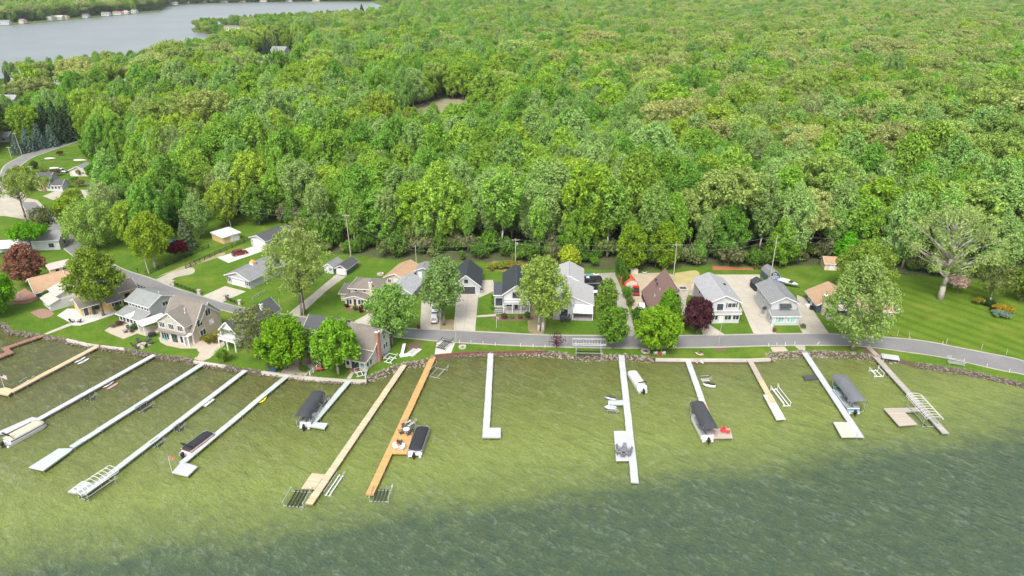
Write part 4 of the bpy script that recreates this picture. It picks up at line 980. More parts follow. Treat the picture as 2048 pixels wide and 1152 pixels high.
class House:
    def __init__(s, name, label, org, ang=0, cat='house', group=None):
        o = Vector((org[0], org[1], GZ)) if len(org) == 2 else org
        s.root = thing(name, label, cat, o, R(ang), group); s.o = o; s.inv = Matrix.Rotation(-R(ang), 3, 'Z')
    def l(s, px, py, z=0):
        v = s.inv @ (G(px, py, GZ+z)-s.o); return v.x, v.y
    def mass(s, x0, x1, y0, y1, h, roof='gx', rise=1.5, wall=None, rm=None, z0=0, over=.4, rp=.5, trim=WHITE, hb=None, t=.16, wname='wall', hr=None):
        """walls plus roof. gx/gy: gable with its ridge along x/y; hip; shed (low at the front); flat. hb: eave height at the back, hr: at the right."""
        w = MB(); r = MB(); tr = MB(); hb = h if hb is None else hb; hr = h if hr is None else hr
        zr = h+rise
        def slab(a, b, c, d):        # a-b eave, c-d ridge (same direction); thick roof plane
            q = [Vector(p) for p in (a, b, c, d)]; n = (q[1]-q[0]).cross(q[3]-q[0]).normalized()
            if n.z < 0: n = -n
            lo = [p+n*.02 for p in q]; hi = [p+n*t for p in q]
            o = (q[1]-q[0]).cross(q[3]-q[0]).z > 0
            f = [(0,3,2,1),(4,5,6,7),(0,1,5,4),(1,2,6,5),(2,3,7,6),(3,0,4,7)]
            r.add(lo+hi, f if o else [k[::-1] for k in f])
        def fascia(a, b): 
            tr.bar(a, b, .07, .24)
        if roof in ('gx', 'gy'):
            if roof == 'gx':
                ym = y0+(y1-y0)*rp
                w.ext([(y0, z0), (y0, h), (ym, zr), (y1, hb), (y1, z0)][::-1], x0, x1)
                k1 = (zr-h)/(ym-y0); k2 = (zr-hb)/(y1-ym); ya, yb = y0-over, y1+over; za, zb = h-over*k1, hb-over*k2; xa, xb = x0-over, x1+over
                slab((xa, ya, za), (xb, ya, za), (xb, ym, zr), (xa, ym, zr)); slab((xb, yb, zb), (xa, yb, zb), (xa, ym, zr), (xb, ym, zr))
                for x in (xa-.04, xb+.04): fascia((x, ya, za+.02), (x, ym, zr+.02)); fascia((x, ym, zr+.02), (x, yb, zb+.02))
                fascia((xa, ya-.05, za+.0), (xb, ya-.05, za+.0)); fascia((xa, yb+.05, zb), (xb, yb+.05, zb))
            else:
                xm = x0+(x1-x0)*rp
                v = [(x0, z0), (x1, z0), (x1, hr), (xm, zr), (x0, h)]; n = 5
                w.add([(x, y0, z) for x, z in v]+[(x, y1, z) for x, z in v], [tuple(range(5)), tuple(range(5, 10))[::-1]]+[((i+1) % 5, i, 5+i, 5+(i+1) % 5) for i in range(5)])
                k1 = (zr-h)/(xm-x0); k2 = (zr-hr)/(x1-xm); xa, xb = x0-over, x1+over; za, zb = h-over*k1, hr-over*k2; ya, yb = y0-over, y1+over
                slab((xa, yb, za), (xa, ya, za), (xm, ya, zr), (xm, yb, zr)); slab((xb, ya, zb), (xb, yb, zb), (xm, yb, zr), (xm, ya, zr))
                for y in (ya-.04, yb+.04): fascia((xa, y, za+.02), (xm, y, zr+.02)); fascia((xm, y, zr+.02), (xb, y, zb+.02))
                fascia((xa-.05, ya, za), (xa-.05, yb, za)); fascia((xb+.05, ya, zb), (xb+.05, yb, zb))
        else:
            top = {'hip': h, 'flat': h, 'shed': h}[roof]
            if roof == 'shed':
                w.ext([(y0, z0), (y0, h), (y1, zr), (y1, z0)][::-1], x0, x1)
                k = rise/(y1-y0); xa, xb, ya = x0-over, x1+over, y0-over
                slab((xa, ya, h-over*k), (xb, ya, h-over*k), (xb, y1, zr), (xa, y1, zr))
                fascia((xa, ya-.05, h-over*k), (xb, ya-.05, h-over*k)); fascia((xa-.04, ya, h-over*k), (xa-.04, y1, zr)); fascia((xb+.04, ya, h-over*k), (xb+.04, y1, zr))
            elif roof == 'flat':
                w.box(x0, x1, y0, y1, z0, h); r.box(x0-over, x1+over, y0-over, y1+over, h+.005, h+.2)
                tr.box(x0-over-.03, x1+over+.03, y0-over-.03, y0-over, h, h+.22); tr.box(x1+over, x1+over+.03, y0-over, y1+over, h, h+.22)
            else:
                w.box(x0, x1, y0, y1, z0, h); a, b, c, d = x0-over, x1+over, y0-over, y1+over
                m = min(b-a, d-c)/2*.98
                if b-a >= d-c: R_ = [(a+m, (c+d)/2, zr), (b-m, (c+d)/2, zr)]
                else: R_ = [((a+b)/2, c+m, zr), ((a+b)/2, d-m, zr)]
                e = h-.05; vs = [(a,c,e),(b,c,e),(b,d,e),(a,d,e)]+R_+[(a,c,e+.12),(b,c,e+.12),(b,d,e+.12),(a,d,e+.12)]
                if b-a >= d-c: fs = [(6,7,5,4),(8,9,4,5),(7,8,5),(9,6,4)]
                else: fs = [(6,7,4),(7,8,5,4),(8,9,5),(9,6,4,5)]
                r.add(vs, fs+[(0,3,2,1),(0,1,7,6),(1,2,8,7),(2,3,9,8),(3,0,6,9)])
                fascia((a, c-.05, h), (b, c-.05, h)); fascia((b+.05, c, h), (b+.05, d, h)); fascia((a-.05, c, h), (a-.05, d, h))
        w.build(wname, wall, s.root)
        if rm: r.build('roof', rm, s.root)
        if trim: tr.build('trim', trim, s.root)
        return s
    def _bx(s, face, p, c, w, z, h, d0, d1):
        if face == 'F': return (c-w/2, c+w/2, p-d1, p-d0, z, z+h)
        if face == 'B': return (c-w/2, c+w/2, p+d0, p+d1, z, z+h)
        if face == 'L': return (p-d1, p-d0, c-w/2, c+w/2, z, z+h)
        return (p+d0, p+d1, c-w/2, c+w/2, z, z+h)
    def win(s, face, p, c, z, w=1.0, h=1.2, n=2, fm=WHITE, gm=GLASS, bar=False, name='window', shut=None):
        f = MB(); b = .1
        f.box(*s._bx(face, p, c, w+2*b, z-b, b, .003, .07)); f.box(*s._bx(face, p, c, w+2*b, z+h, b, .003, .07))
        for i in range(n+1): f.box(*s._bx(face, p, c-w/2+i*w/n+(-b/2 if i == 0 else b/2 if i == n else 0), b if i in (0, n) else .07, z, h, .003, .06))
        if bar: f.box(*s._bx(face, p, c, w, z+h*.5-.025, .05, .003, .055))
        o = f.build(name, fm, s.root)
        MB().box(*s._bx(face, p, c, w-.02, z+.01, h-.02, .004, .03)).build('pane', gm, o)
        if shut:
            for sd in (-1, 1): MB().box(*s._bx(face, p, c+sd*(w/2+.3), .32, z-.05, h+.1, .003, .05)).build('shutter', shut, s.root)
        return s
    def door(s, face, p, c, w=1.0, h=2.0, mat=DOORW, z=.1, glassy=False):
        f = MB(); f.box(*s._bx(face, p, c-w/2-.06, .12, z, h+.1, .003, .07)); f.box(*s._bx(face, p, c+w/2+.06, .12, z, h+.1, .003, .07)); f.box(*s._bx(face, p, c, w, z+h, .1, .003, .07))
        o = f.build('door', WHITE, s.root); MB().box(*s._bx(face, p, c, w-.01, z, h-.005, .004, .045)).build('door_panel', GLASS if glassy else mat, o)
        MB().box(*s._bx(face, p, c+w*.36, .06, z+h*.48, .1, .046, .1)).build('handle', ALU, o); return s
    def garage(s, face, p, c, w, h, mat=DOORW, wins=False):
        f = MB(); f.box(*s._bx(face, p, c-w/2-.07, .14, .02, h+.12, .003, .08)); f.box(*s._bx(face, p, c+w/2+.07, .14, .02, h+.12, .003, .08)); f.box(*s._bx(face, p, c, w, h+.02, .12, .003, .08))
        o = f.build('garage_door', WHITE, s.root); q = MB()
        for k in range(4): q.box(*s._bx(face, p, c, w-.01, .02+k*h/4+.012, h/4-.024, .004, .05))
        q.build('door_panel', mat, o)
        if wins:
            g = MB()
            for k in range(8): g.box(*s._bx(face, p, c-w/2+(k+.5)*w/8, w/8*.6, .02+h*.8, h*.12, .051, .06))
            g.build('window_strip', GLASS, o)
        return s
    def box(s, name, x0, x1, y0, y1, z0, z1, mat, parent=None):
        MB().box(x0, x1, y0, y1, z0, z1).build(name, mat, parent or s.root); return s
    def posts(s, pts, z0, z1, r=.08, mat=WHITE, name='post'):
        for x, y in pts: MB().box(x-r, x+r, y-r, y+r, z0, z1).build(name, mat, s.root)
        return s
    def rail(s, pts, z, h=1.0, mat=WHITE, step=.22, name='railing'):
        b = MB()
        for p, q in zip(pts, pts[1:]):
            p, q = Vector((*p, z)), Vector((*q, z)); b.bar(p+Vector((0,0,h)), q+Vector((0,0,h)), .09); b.bar(p+Vector((0,0,.12)), q+Vector((0,0,.12)), .07)
            n = max(1, int((q-p).length/step))
            for i in range(n+1):
                c = p.lerp(q, i/n); b.box(c.x-.02, c.x+.02, c.y-.02, c.y+.02, z+.1, z+h)
        b.build(name, mat, s.root); return s
    def chimney(s, x0, x1, y0, y1, z0, z1, mat, cap=WHITE):
        o = MB().box(x0, x1, y0, y1, z0, z1).build('chimney', mat, s.root)
        MB().box(x0-.08, x1+.08, y0-.08, y1+.08, z1, z1+.12).build('chimney_cap', cap, o)
        MB().lathe([(.14, 0), (.14, .35)], ((x0+x1)/2, (y0+y1)/2, z1+.12), 8).build('flue', DARKM, o); return s
    def vent(s, x, y, z, h=.5, r=.07):
        MB().lathe([(r, -.2), (r, h), (r*1.3, h), (r*1.3, h+.08)], (x, y, z), 8).build('roof_vent', WHITE, s.root); return s
    def ac(s, x, y):
        o = MB().box(x-.4, x+.4, y-.4, y+.4, .1, .85).build('air_conditioner', GALV, s.root); MB().lathe([(.3, 0), (.3, .04)], (x, y, .86), 10).build('fan_grille', DARKM, o); return s
HG = 'houses along the lake road'
# --- right of centre
h = House('awning_house', 'white two-storey house with dark window awnings and a grey roof', (64.4, 154.4), 0, group=HG)
h.mass(-.1, 6.6, 0, 2.2, 2.6, 'shed', .6, S_WHITE, RF_GREY, over=.3).mass(.1, 6.5, 2.2, 13.2, 5.2, 'gy', 1.55, S_WHITE, RF_GREY, over=.4)
h.win('F', 0, 1.7, .95, 2.1, 1.25, 3, gm=glass('aqua_glass', (.13, .26, .25))).win('F', 0, 4.7, .95, 2.1, 1.25, 3, gm=glass('aqua_glass')).win('F', 2.2, 3.4, 3.55, 2.1, 1.0, 3)
a = MB().ext([(0, 0), (-1.0, -.62), (-1.0, -.72), (0, -.08)], -1.45, 1.45).build('window_awning', CANVAS_DK, h.root); a.location = (3.4, 2.13, 4.95)
for y, z, w_, hh in ((3.4, 3.4, .5, .9), (6.2, 3.6, .5, .8), (10.4, 3.9, .6, .8), (7.6, 2.2, .6, 1.1), (1.0, .9, .6, 1.2)): h.win('L', .1 if y > 2.2 else -.1, y, z, w_, hh, 1)
h.door('L', .1, 5.2, .9, 2.0, DOORW); a = MB().box(-1.0, 0, -.7, .7, 0, .05).build('door_awning', CANVAS_DK, h.root); a.location = (.08, 5.2, 2.45); a.rotation_euler = (0, R(-32), 0)
h.box('door_step', -1.3, .09, 4.3, 6.1, -.02, .2, CONC).vent(5.2, 9, 5.7)
h = House('balcony_house', 'white two-storey house with a full-width white railed balcony', (49.2, 155.4), 2, group=HG)
h.mass(0, 7.5, 1.4, 15.4, 5.3, 'gy', 1.7, S_WHITE, RF_MGREY, over=.45).mass(.1, 7.4, 0, 1.4, 2.5, 'flat', 0, S_WHITE, DECKG, over=.35)
h.rail([(-.2, 1.3), (-.2, -.3), (7.7, -.3), (7.7, 1.3)], 2.72, 1.0)
for x, w_ in ((1.2, 1.5), (4.5, 1.6), (6.5, 1.5)): h.win('F', 0, x, 1.0, w_, 1.15, 2)
h.door('F', 0, 2.85, .8, 2.0, DOORW).door('F', 1.4, 2.7, 1.6, 2.0, glassy=True, z=2.75).win('F', 1.4, 5.6, 3.7, 1.9, 1.15, 2, shut=DOORB)
h.win('L', 0, 6.5, 3.6, .8, 1.1, 1, fm=DARKM).win('L', 0, 3, 3.6, .9, 1.0, 1).win('L', 0, 10, 3.6, .9, 1.0, 1)
h.box('skylight', 5.9, 6.5, 9.5, 10.5, 6.1, 6.2, GLASS).vent(6.2, 6, 5.7).vent(2.3, 12, 6.0)
h = House('frame_house', 'steep brown-roofed A-frame house with a stone chimney', (35.6, 161.7), 0, group=HG)
w_ = MB(); ax = 6.1; zt = 6.6
w_.add([(.6, .9, 0), (9.4, .9, 0), (ax, .9, zt-.55), (.6, 12, 0), (9.4, 12, 0), (ax, 12, zt-.55)], [(0, 1, 2), (5, 4, 3), (1, 4, 5, 2), (3, 0, 2, 5), (0, 3, 4, 1)]).build('wall', S_WOODR, h.root)
r_ = MB()
for e, xx in ((0, -.25), (1, 10.1)):
    lo = [(xx, .0, .25), (xx, 12.4, .25), (ax, 13.8, zt), (ax, -2.2, zt)]; sh = [(x, y, z-.22) for x, y, z in lo]
    f = [(0,1,2,3),(7,6,5,4),(0,4,5,1),(1,5,6,2),(2,6,7,3),(3,7,4,0)]; r_.add(lo+sh, f if e else [k[::-1] for k in f])
r_.build('roof', RF_BROWN, h.root)
t_ = MB(); t_.bar((-.25, -.05, .14), (ax, -2.26, zt-.1), .12, .26).bar((10.1, -.05, .14), (ax, -2.26, zt-.1), .12, .26); t_.build('trim', plain('weathered_fascia', (.4, .36, .3)), h.root)
h.win('F', .9, 4.6, .5, 1.6, 1.9, 2, fm=DARKM).win('F', .9, 5.6, 3.0, 1.3, 1.6, 2, fm=DARKM)
MB().box(6.6, 8.5, -1.6, -.1, -.1, 7.0).build('chimney', STONE, h.root); ch = h.root.children[-1]; MB().box(6.45, 8.65, -1.75, .05, 7.0, 7.22).build('chimney_cap', CONC, ch); MB().box(6.75, 8.35, -1.45, -.25, 7.225, 7.3).build('flue', DARKM, ch)
for y, x in ((5.5, 3.7), (8.2, 3.9)): h.box('roof_window', x-.45+(-.5), x-.1-.4, y-.55+3, y+.55+3, 4.35, 4.45, GLASS)
h.vent(3.2, 5.4, 3.8).vent(1.8, 4.4, 2.4)
h.box('side_wall', -.75, -.6, 2, 9, 0, 1.0, BLACK)
h = House('gable_house', 'white house with a long pale grey roof, arched window and covered porch', (11.1, 159.4), -5, group=HG)
h.mass(-.6, 9.3, 2.0, 12.8, 3.7, 'gy', 1.95, S_WHITE, RF_LGREY, rp=.27, hr=2.7, over=.35)
h.mass(-.6, 4.2, 0, 1.995, 3.7, 'gy', 1.95, S_WHITE, RF_LGREY, rp=.557, hr=4.0, over=.25)
h.mass(-1.5, 6.8, 13.2, 23, 3.7, 'gy', 2.0, S_WHITE, RF_LGREY, rp=.55, over=.35)
h.box('porch_floor', -.7, 9.4, -1.9, -.003, -.1, .16, DECKG).box('porch_floor', 4.21, 9.4, 0, 1.99, -.1, .16, DECKG)
aw = MB().add([(4.25, 1.9, 2.75), (9.4, 1.9, 2.75), (9.4, -1.9, 2.05), (4.25, -1.9, 2.05), (4.25, 1.9, 2.63), (9.4, 1.9, 2.63), (9.4, -1.9, 1.93), (4.25, -1.9, 1.93)], [(3,2,1,0),(4,5,6,7),(0,1,5,4),(1,2,6,5),(2,3,7,6),(3,0,4,7)]).build('porch_awning', RF_WHITE, h.root)
h.posts([(4.35, -1.8), (9.3, -1.8)], .16, 1.95)
h.door('F', 0, 2.2, 1.7, 1.95, glassy=True, z=.16).win('F', 0, 2.2, 2.75, 1.6, .7, 3)
ar = MB(); ar.add([(2.2+math.cos(k*math.pi/10)*.8, -.03, 3.55+math.sin(k*math.pi/10)*.72) for k in range(11)]+[(2.2+math.cos(k*math.pi/10)*.8, -.004, 3.55+math.sin(k*math.pi/10)*.72) for k in range(11)], [tuple(range(10, -1, -1))]+[(k, k+1, 12+k, 11+k) for k in range(10)])
ar.build('arched_window', GLASS, h.root)
fr_ = MB().path([(2.2+math.cos(k*math.pi/10)*.83, -.05, 3.55+math.sin(k*math.pi/10)*.75) for k in range(11)], .05, 4)
for k in (2, 5, 8): fr_.tube((2.2, -.05, 3.55), (2.2+math.cos(k*math.pi/10)*.8, -.05, 3.55+math.sin(k*math.pi/10)*.72), .03, n=4)
fr_.build('window_frame', WHITE, h.root.children[-1])
h.win('F', 2.0, 6.6, .9, 1.8, 1.1, 2).win('R', 9.3, 6, .8, 1, 1, 2).win('R', 6.8, 18, 1.6, 1.2, 1.2, 2)
for x, y in ((2.25, 4), (2.25, 9)): h.vent(x+1, y, 5.3, .3)
MB().path([(2.25, 1.0, 5.86), (2.25, 12.5, 5.86)], .02, 4).build('ridge_cable', BLACK, h.root)
h = House('porch_house', 'grey house with a black roof, front veranda and upper balcony', (-2.3, 161.1), 0, group=HG)
h.mass(.2, 6.6, 2.2, 15.6, 4.6, 'gy', 2.3, S_PALE, RF_BLACK, over=.4).mass(-2.3, .19, 3.4, 9.5, 3.6, 'shed', .9, S_PALE, RF_METAL, over=.25)
h.box('veranda_floor', -2.3, 6.9, -.3, 2.19, -.1, .2, DECKG).box('balcony_floor', .0, 6.9, -.25, 2.19, 2.62, 2.82, WHITE)
h.posts([(.1, -.15), (2.4, -.15), (4.6, -.15), (6.8, -.15)], .2, 2.62).rail([(.0, 2.1), (.0, -.2), (6.9, -.2), (6.9, 2.1)], 2.82, .95, DARKM)
h.win('F', 2.2, 1.6, .9, 1.5, 1.2, 2).door('F', 2.2, 3.4, .9, 2.0, DOORB, .2).win('F', 2.2, 5.4, .9, 1.5, 1.2, 2).win('F', 2.2, 3.4, 3.4, 1.8, 1.4, 2, fm=DARKM).win('F', 3.4, -1.1, .7, 1.6, 1.9, 3, fm=DARKM)
h.rail([(-2.3, -.25), (-.1, -.25)], .2, .8, DARKM)
h = House('black_roof_garage', 'grey garage with a steep black roof and wide charcoal door', (-16.1, 172.9), 0, 'garage', HG)
h.mass(0, 7.4, 0, 11.3, 2.5, 'gy', 3.1, S_LGREY, RF_BLACK, over=.35).garage('F', 0, 3.7, 4.9, 2.15, DOORB).win('F', 0, 3.7, 3.3, .8, .9, 1, fm=BLACK, bar=True).ac(7.9, .9)
h.win('R', 7.4, 5, 1, .9, .9, 2)
h = House('grey_cottage', 'grey gabled cottage half hidden behind two roadside trees', (-32.8, 169.4), -13, group=HG)
h.mass(0, 6.3, 0, 8.6, 2.5, 'gy', 1.8, S_GREY, RF_MGREY, over=.35).win('R', 6.3, 1.2, .9, .8, 1.1, 1).door('R', 6.3, 3.2, .9, 2.0, DOORB).win('R', 6.3, 6, .9, 1, 1, 2).win('F', 0, 1.8, .9, 1.4, 1.1, 2).win('F', 0, 4.5, .9, 1.4, 1.1, 2).vent(2, 3, 3.4)
h = House('tan_roof_garage', 'cream garage with a tan gabled roof behind the grey cottage', G(771.5, 569), -17, 'garage', HG)
h.mass(0, 6.0, 0, 10, 2.4, 'gy', 1.35, S_CREAM, RF_TAN, over=.4).win('F', 0, 1.3, .8, .8, 1.0, 2).garage('F', 0, 4.1, 2.8, 2.0, DOORW)
h = House('blue_shed', 'small slate blue shed with a grey roof behind the silvery tree', G(832, 557), -5, 'shed')
h.mass(0, 4.3, 0, 4.6, 2.5, 'gy', .9, S_SLATE, RF_GREY, over=.25).door('F', 0, 1.2, 1.0, 2.0)
h = House('cream_house', 'cream two-storey house with a brown hip roof and glazed front porch', G(691, 610.5), -8, group=HG)
h.mass(0, 5.6, 0, 2.6, 2.15, 'gy', .75, S_CREAM, RF_TAUPE, over=.35).mass(.7, 8.4, 2.6, 9.2, 3.9, 'hip', 1.7, S_CREAM, RF_TAUPE, over=.5).mass(-2.2, .69, 2.6, 7.6, 2.2, 'shed', .7, S_CREAM, RF_TAUPE, over=.4)
for x in (.75, 1.5): h.win('F', 0, x, .5, .62, 1.3, 1)
for x in (3.9, 4.75): h.win('F', 0, x, .5, .7, 1.3, 1)
h.door('F', 0, 2.7, .8, 1.9, glassy=True).win('R', 5.6, 1.2, .6, 1.4, 1.1, 2).win('F', 2.6, 2.2, 3.0, .7, .6, 1).win('F', 2.6, 4.6, 3.0, .7, .6, 1).win('R', 8.4, 6, 2.4, .9, 1.0, 2)
h.chimney(6.1, 6.9, 1.95, 2.58, 0, 5.9, S_CREAM).box('step', 1.7, 4.0, -1.6, -.02, -.05, .18, BRICK)
h = House('green_garage', 'small dark green garage with a white front and dark roof', G(673, 548.5), -17, 'garage')
h.mass(0, 3.4, 0, 6.6, 2.05, 'gy', .95, S_DGREEN, RF_DARK, over=.3); h.box('front_board', .02, 3.38, -.05, -.004, 0, 2.05, S_WHITE).garage('F', -.05, 1.7, 2.4, 1.9, DOORW)
h = House('white_shed', 'white shed with a grey roof left of the dark green garage', G(649, 545.5), -17, 'shed')
h.mass(0, 3.0, 0, 5, 2.1, 'gy', .9, S_WHITE, RF_GREY, over=.25).door('F', 0, .8, .9, 1.9, DOORW).win('F', 0, 2.1, .9, .8, .8, 2)
h = House('long_garage', 'long pale grey garage with a white cupola on its roof', G(455.5, 566.5), -27, 'garage', HG)
h.mass(0, 8.8, 0, 13.5, 2.7, 'gy', 1.6, S_LGREY, RF_GREY, over=.45).garage('F', 0, 4.4, 4.9, 2.3, DOORW, True).win('F', 0, 1.0, .9, .7, 1.2, 1, bar=True, shut=BLACK).win('F', 0, 7.9, .9, .7, 1.2, 1, bar=True, shut=BLACK)
c_ = MB().box(3.8, 5.0, 5.4, 6.6, 4.0, 5.1).build('cupola', WHITE, h.root); MB().loft([[(3.65,5.25,5.1),(5.15,5.25,5.1),(5.15,6.75,5.1),(3.65,6.75,5.1)],[(4.35,5.95,5.9),(4.45,5.95,5.9),(4.45,6.05,5.9),(4.35,6.05,5.9)]]).build('cupola_roof', plain('copper_roof', (.55, .30, .08), .4, .15), c_)
MB().tube((4.4, 6, 5.9), (4.4, 6, 6.5), .02, n=4).build('weather_vane', DARKM, c_)
h = House('pole_barn', 'pale grey pole barn with a white overhead door behind the black fence', G(503, 490.5), -31, 'barn', HG)
h.mass(0, 7.0, 0, 11.5, 2.8, 'gy', 1.25, S_LGREY, RF_DARK, over=.35).garage('F', 0, 3.1, 3.7, 2.4, DOORW).door('F', 0, 6.0, .9, 2.0).win('F', 0, .7, 1.2, .5, .8, 1).win('R', 7, 3.5, 1.2, .8, .8, 2).win('R', 7, 8, 1.2, .8, .8, 2)
h = House('yellow_shed', 'bare plywood shed with a flat white roof', G(447.7, 488.5), 52, 'shed')
h.mass(0, 6.0, 0, 6.6, 2.3, 'shed', .35, S_PLY, RF_WHITE, over=.35).garage('F', 0, 4.0, 2.6, 1.9, DOORW)
# --- left of centre, on the lake side of the road
h = House('porch_grey_house', 'grey two-storey house with a row of upper windows and white pergola', G(240, 642), -28, group=HG)
h.mass(0, 8.2, 0, 3.0, 2.2, 'shed', .75, S_LGREY, RF_GREEN, over=.45).mass(.2, 8.4, 3.0, 10.2, 4.7, 'gx', 1.6, S_LGREY, RF_GREEN, over=.45)
for x in (1.1, 2.2, 3.4, 4.5, 5.7, 6.8, 7.7): h.win('F', 3.0, x, 3.3, .72, 1.1, 1)
for x in (.9, 2.1, 3.5, 4.8, 6.2, 7.4): h.win('F', 0, x, .5, .95, 1.4, 1)
h.win('R', 8.4, 7.4, 3.2, 1.5, 1.0, 2).win('R', 8.2, 1.5, .8, 1, 1, 1).vent(6.6, 7.6, 5.9, .5, .09)
MB().add([(2.6, -.35, 2.2), (5.4, -.35, 2.2), (4.0, -.35, 2.85), (2.6, .9, 2.42), (5.4, .9, 2.42), (4.0, 1.9, 2.86)], [(0, 1, 2), (0, 2, 5, 3), (2, 1, 4, 5)]).build('porch_gable', WHITE, h.root)
pg = thing('pergola', 'white flat-roofed pergola standing on the beige patio', 'pergola', G(291, 671), R(50))
for x, y in ((0, 0), (5.6, 0), (0, 3.0), (5.6, 3.0)): MB().box(x-.12, x+.12, y-.12, y+.12, -.02, 2.45).build('post', WHITE, pg)
b = MB(); b.box(-.4, 6.0, -.35, 3.35, 2.66, 2.74)
for k in range(14): b.box(-.35+k*.48, -.25+k*.48, -.45, 3.45, 2.6, 2.655)
b.build('roof', WHITE, pg); MB().box(-.3, 5.9, -.1, .1, 2.45, 2.598).box(-.3, 5.9, 2.9, 3.1, 2.45, 2.598).build('beam', WHITE, pg)
h = House('beige_house', 'large beige two-storey house with two big white-trimmed gables', G(323, 678), -22, group=HG)
h.mass(0, 9.1, 1.2, 9.6, 3.2, 'gx', 5.4, S_TAN, RF_TAUPE, over=.3, hb=4.6, rp=.5).mass(-.1, 8.3, 0, 6.0, 5.0, 'gy', 2.7, S_TAUPE, RF_TAUPE, over=.35)
h.mass(-1.0, 9.0, 4.0, 10.4, 4.6, 'gx', 3.6, S_TAUPE, RF_TAUPE, over=.3)
MB().add([(-.25, -.65, 2.75), (8.5, -.65, 2.75), (8.5, -.003, 3.05), (-.25, -.003, 3.05), (-.25, -.65, 2.63), (8.5, -.65, 2.63), (8.5, -.003, 2.63), (-.25, -.003, 2.63)], [(0,1,2,3),(7,6,5,4),(1,0,4,5),(2,1,5,6),(3,2,6,7),(0,3,7,4)]).build('skirt_roof', RF_TAUPE, h.root)
for x in (1.3, 4.1, 6.9): h.win('F', 0, x, 3.5, 1.5, 1.3, 3)
h.win('F', 0, 4.1, 6.4, .4, .4, 1).win('F', 0, 1.6, .35, 2.3, 1.7, 3).door('F', 0, 4.5, 1.9, 2.1, glassy=True).win('F', 0, 7.1, .35, 1.7, 1.7, 2)
h.win('R', 9.1, 3.8, 3.5, 1.5, 1.6, 2).win('R', 9.1, 6.7, 5.0, 1.5, 1.5, 2).win('R', 9.1, 4.2, .9, 1.6, 1.4, 2).win('R', 9.1, 7.3, 2.4, 1.1, 1.1, 1, gm=glass('pale_glass', (.4, .4, .4)))
h.posts([(9.2, -.4), (9.2, 1.0), (7.9, -.4)], -.02, 2.6, .13).vent(5.6, 3.4, 6.9, .8, .1).vent(6.1, 2.9, 6.4, .4, .1).vent(8.6, 7.6, 7.4, .5, .09)
h.box('corner_porch_roof', 7.6, 9.4, -.66, 1.15, 2.6, 2.74, WHITE)
h = House('balcony_cottage', 'tall narrow white house with a gabled front balcony on posts', (-67.4, 144.1), -25, group=HG)
h.mass(0, 5.0, 1.6, 13.5, 4.7, 'gy', 2.4, S_PALE, RF_DARK, over=.35)
h.mass(.2, 4.8, -.6, 1.59, 5.0, 'gy', 1.9, None, RF_DARK, over=.3, z0=4.95) if False else None
gb = MB().add([(.2, -.5, 4.9), (4.8, -.5, 4.9), (2.5, -.5, 6.9), (.2, -.42, 4.9), (4.8, -.42, 4.9), (2.5, -.42, 6.9)], [(0, 1, 2), (5, 4, 3), (0, 2, 5, 3), (2, 1, 4, 5)]).build('balcony_gable', siding('pale_blue_siding', (.55, .62, .66)), h.root)
for e, xa in ((0, -.15), (1, 5.15)):
    lo = [(xa, -.85, 4.55), (xa, 1.3, 4.55), (2.5, 1.3, 7.12), (2.5, -.85, 7.12)]; sh = [(x, y, z-.14) for x, y, z in lo]; f = [(0,1,2,3),(7,6,5,4),(0,4,5,1),(1,5,6,2),(2,6,7,3),(3,7,4,0)]
    MB().add(lo+sh, f if e else [k[::-1] for k in f]).build('balcony_roof', RF_DARK, h.root)
MB().bar((-.15, -.9, 4.5), (2.5, -.9, 7.05), .08, .26).bar((5.15, -.9, 4.5), (2.5, -.9, 7.05), .08, .26).build('trim', WHITE, h.root)
h.box('balcony_floor', -.1, 5.1, -1.5, 1.59, 2.45, 2.7, WHITE).rail([(-.1, 1.5), (-.1, -1.45), (5.1, -1.45), (5.1, 1.5)], 2.7, .95)
h.posts([(0, -1.4), (2.5, -1.4), (5.0, -1.4)], -.05, 2.45, .12).posts([(0, -.45), (5.0, -.45)], 2.7, 4.5, .1)
h.win('F', 1.6, 1.3, 3.1, 1.3, 1.7, 1).door('F', 1.6, 3.4, 1.5, 2.0, glassy=True, z=2.75).win('F', 1.6, 1.3, .6, 1.5, 1.3, 2).door('F', 1.6, 3.6, 1.6, 2.0, glassy=True).win('R', 5.0, 11.5, 3.0, 2.0, 1.2, 2).win('R', 5, 7, 3, 1, 1, 1)
h.chimney(3.4, 4.0, 9, 9.6, 4, 7.4, plain('white_flue', (.7, .7, .68)))
h.mass(5.01, 7.0, 9.5, 13, 2.4, 'shed', .5, S_LGREY, RF_DARK, over=.2)
h = House('brick_chimney_house', 'cream house with a brown roof and a tall red brick end chimney', G(701, 735.5), -20, group=HG)
fx = h.l(733.5, 742)[0]
h.mass(fx-5.2, fx, -.2, 3.0, 2.45, 'shed', .8, S_CREAM, RF_TAUPE, over=.35).mass(fx-8.0, fx+.25, 3.0, 10.2, 3.9, 'gx', 3.1, S_WHITE, RF_TAUPE, over=.3, rp=.55, hb=4.4, wname='wall')
h.door('F', -.2, fx-2.6, 1.9, 2.0, glassy=True).win('F', -.2, fx-.8, .7, 1.0, 1.2, 1, gm=glass('aqua_glass')).win('F', -.2, fx-4.5, .8, .8, 1.0, 1).win('F', 3.0, fx-1.7, 3.1, 1.2, .6, 2)
h.win('R', fx, .6, .7, .8, 1.2, 1).win('R', fx, 1.9, .7, .8, 1.2, 1).win('R', fx+.25, 7.6, 1.6, .7, 1.3, 1).win('R', fx+.25, 8.6, 1.6, .7, 1.3, 1).win('R', fx+.25, 7.8, 4.2, .8, .8, 1)
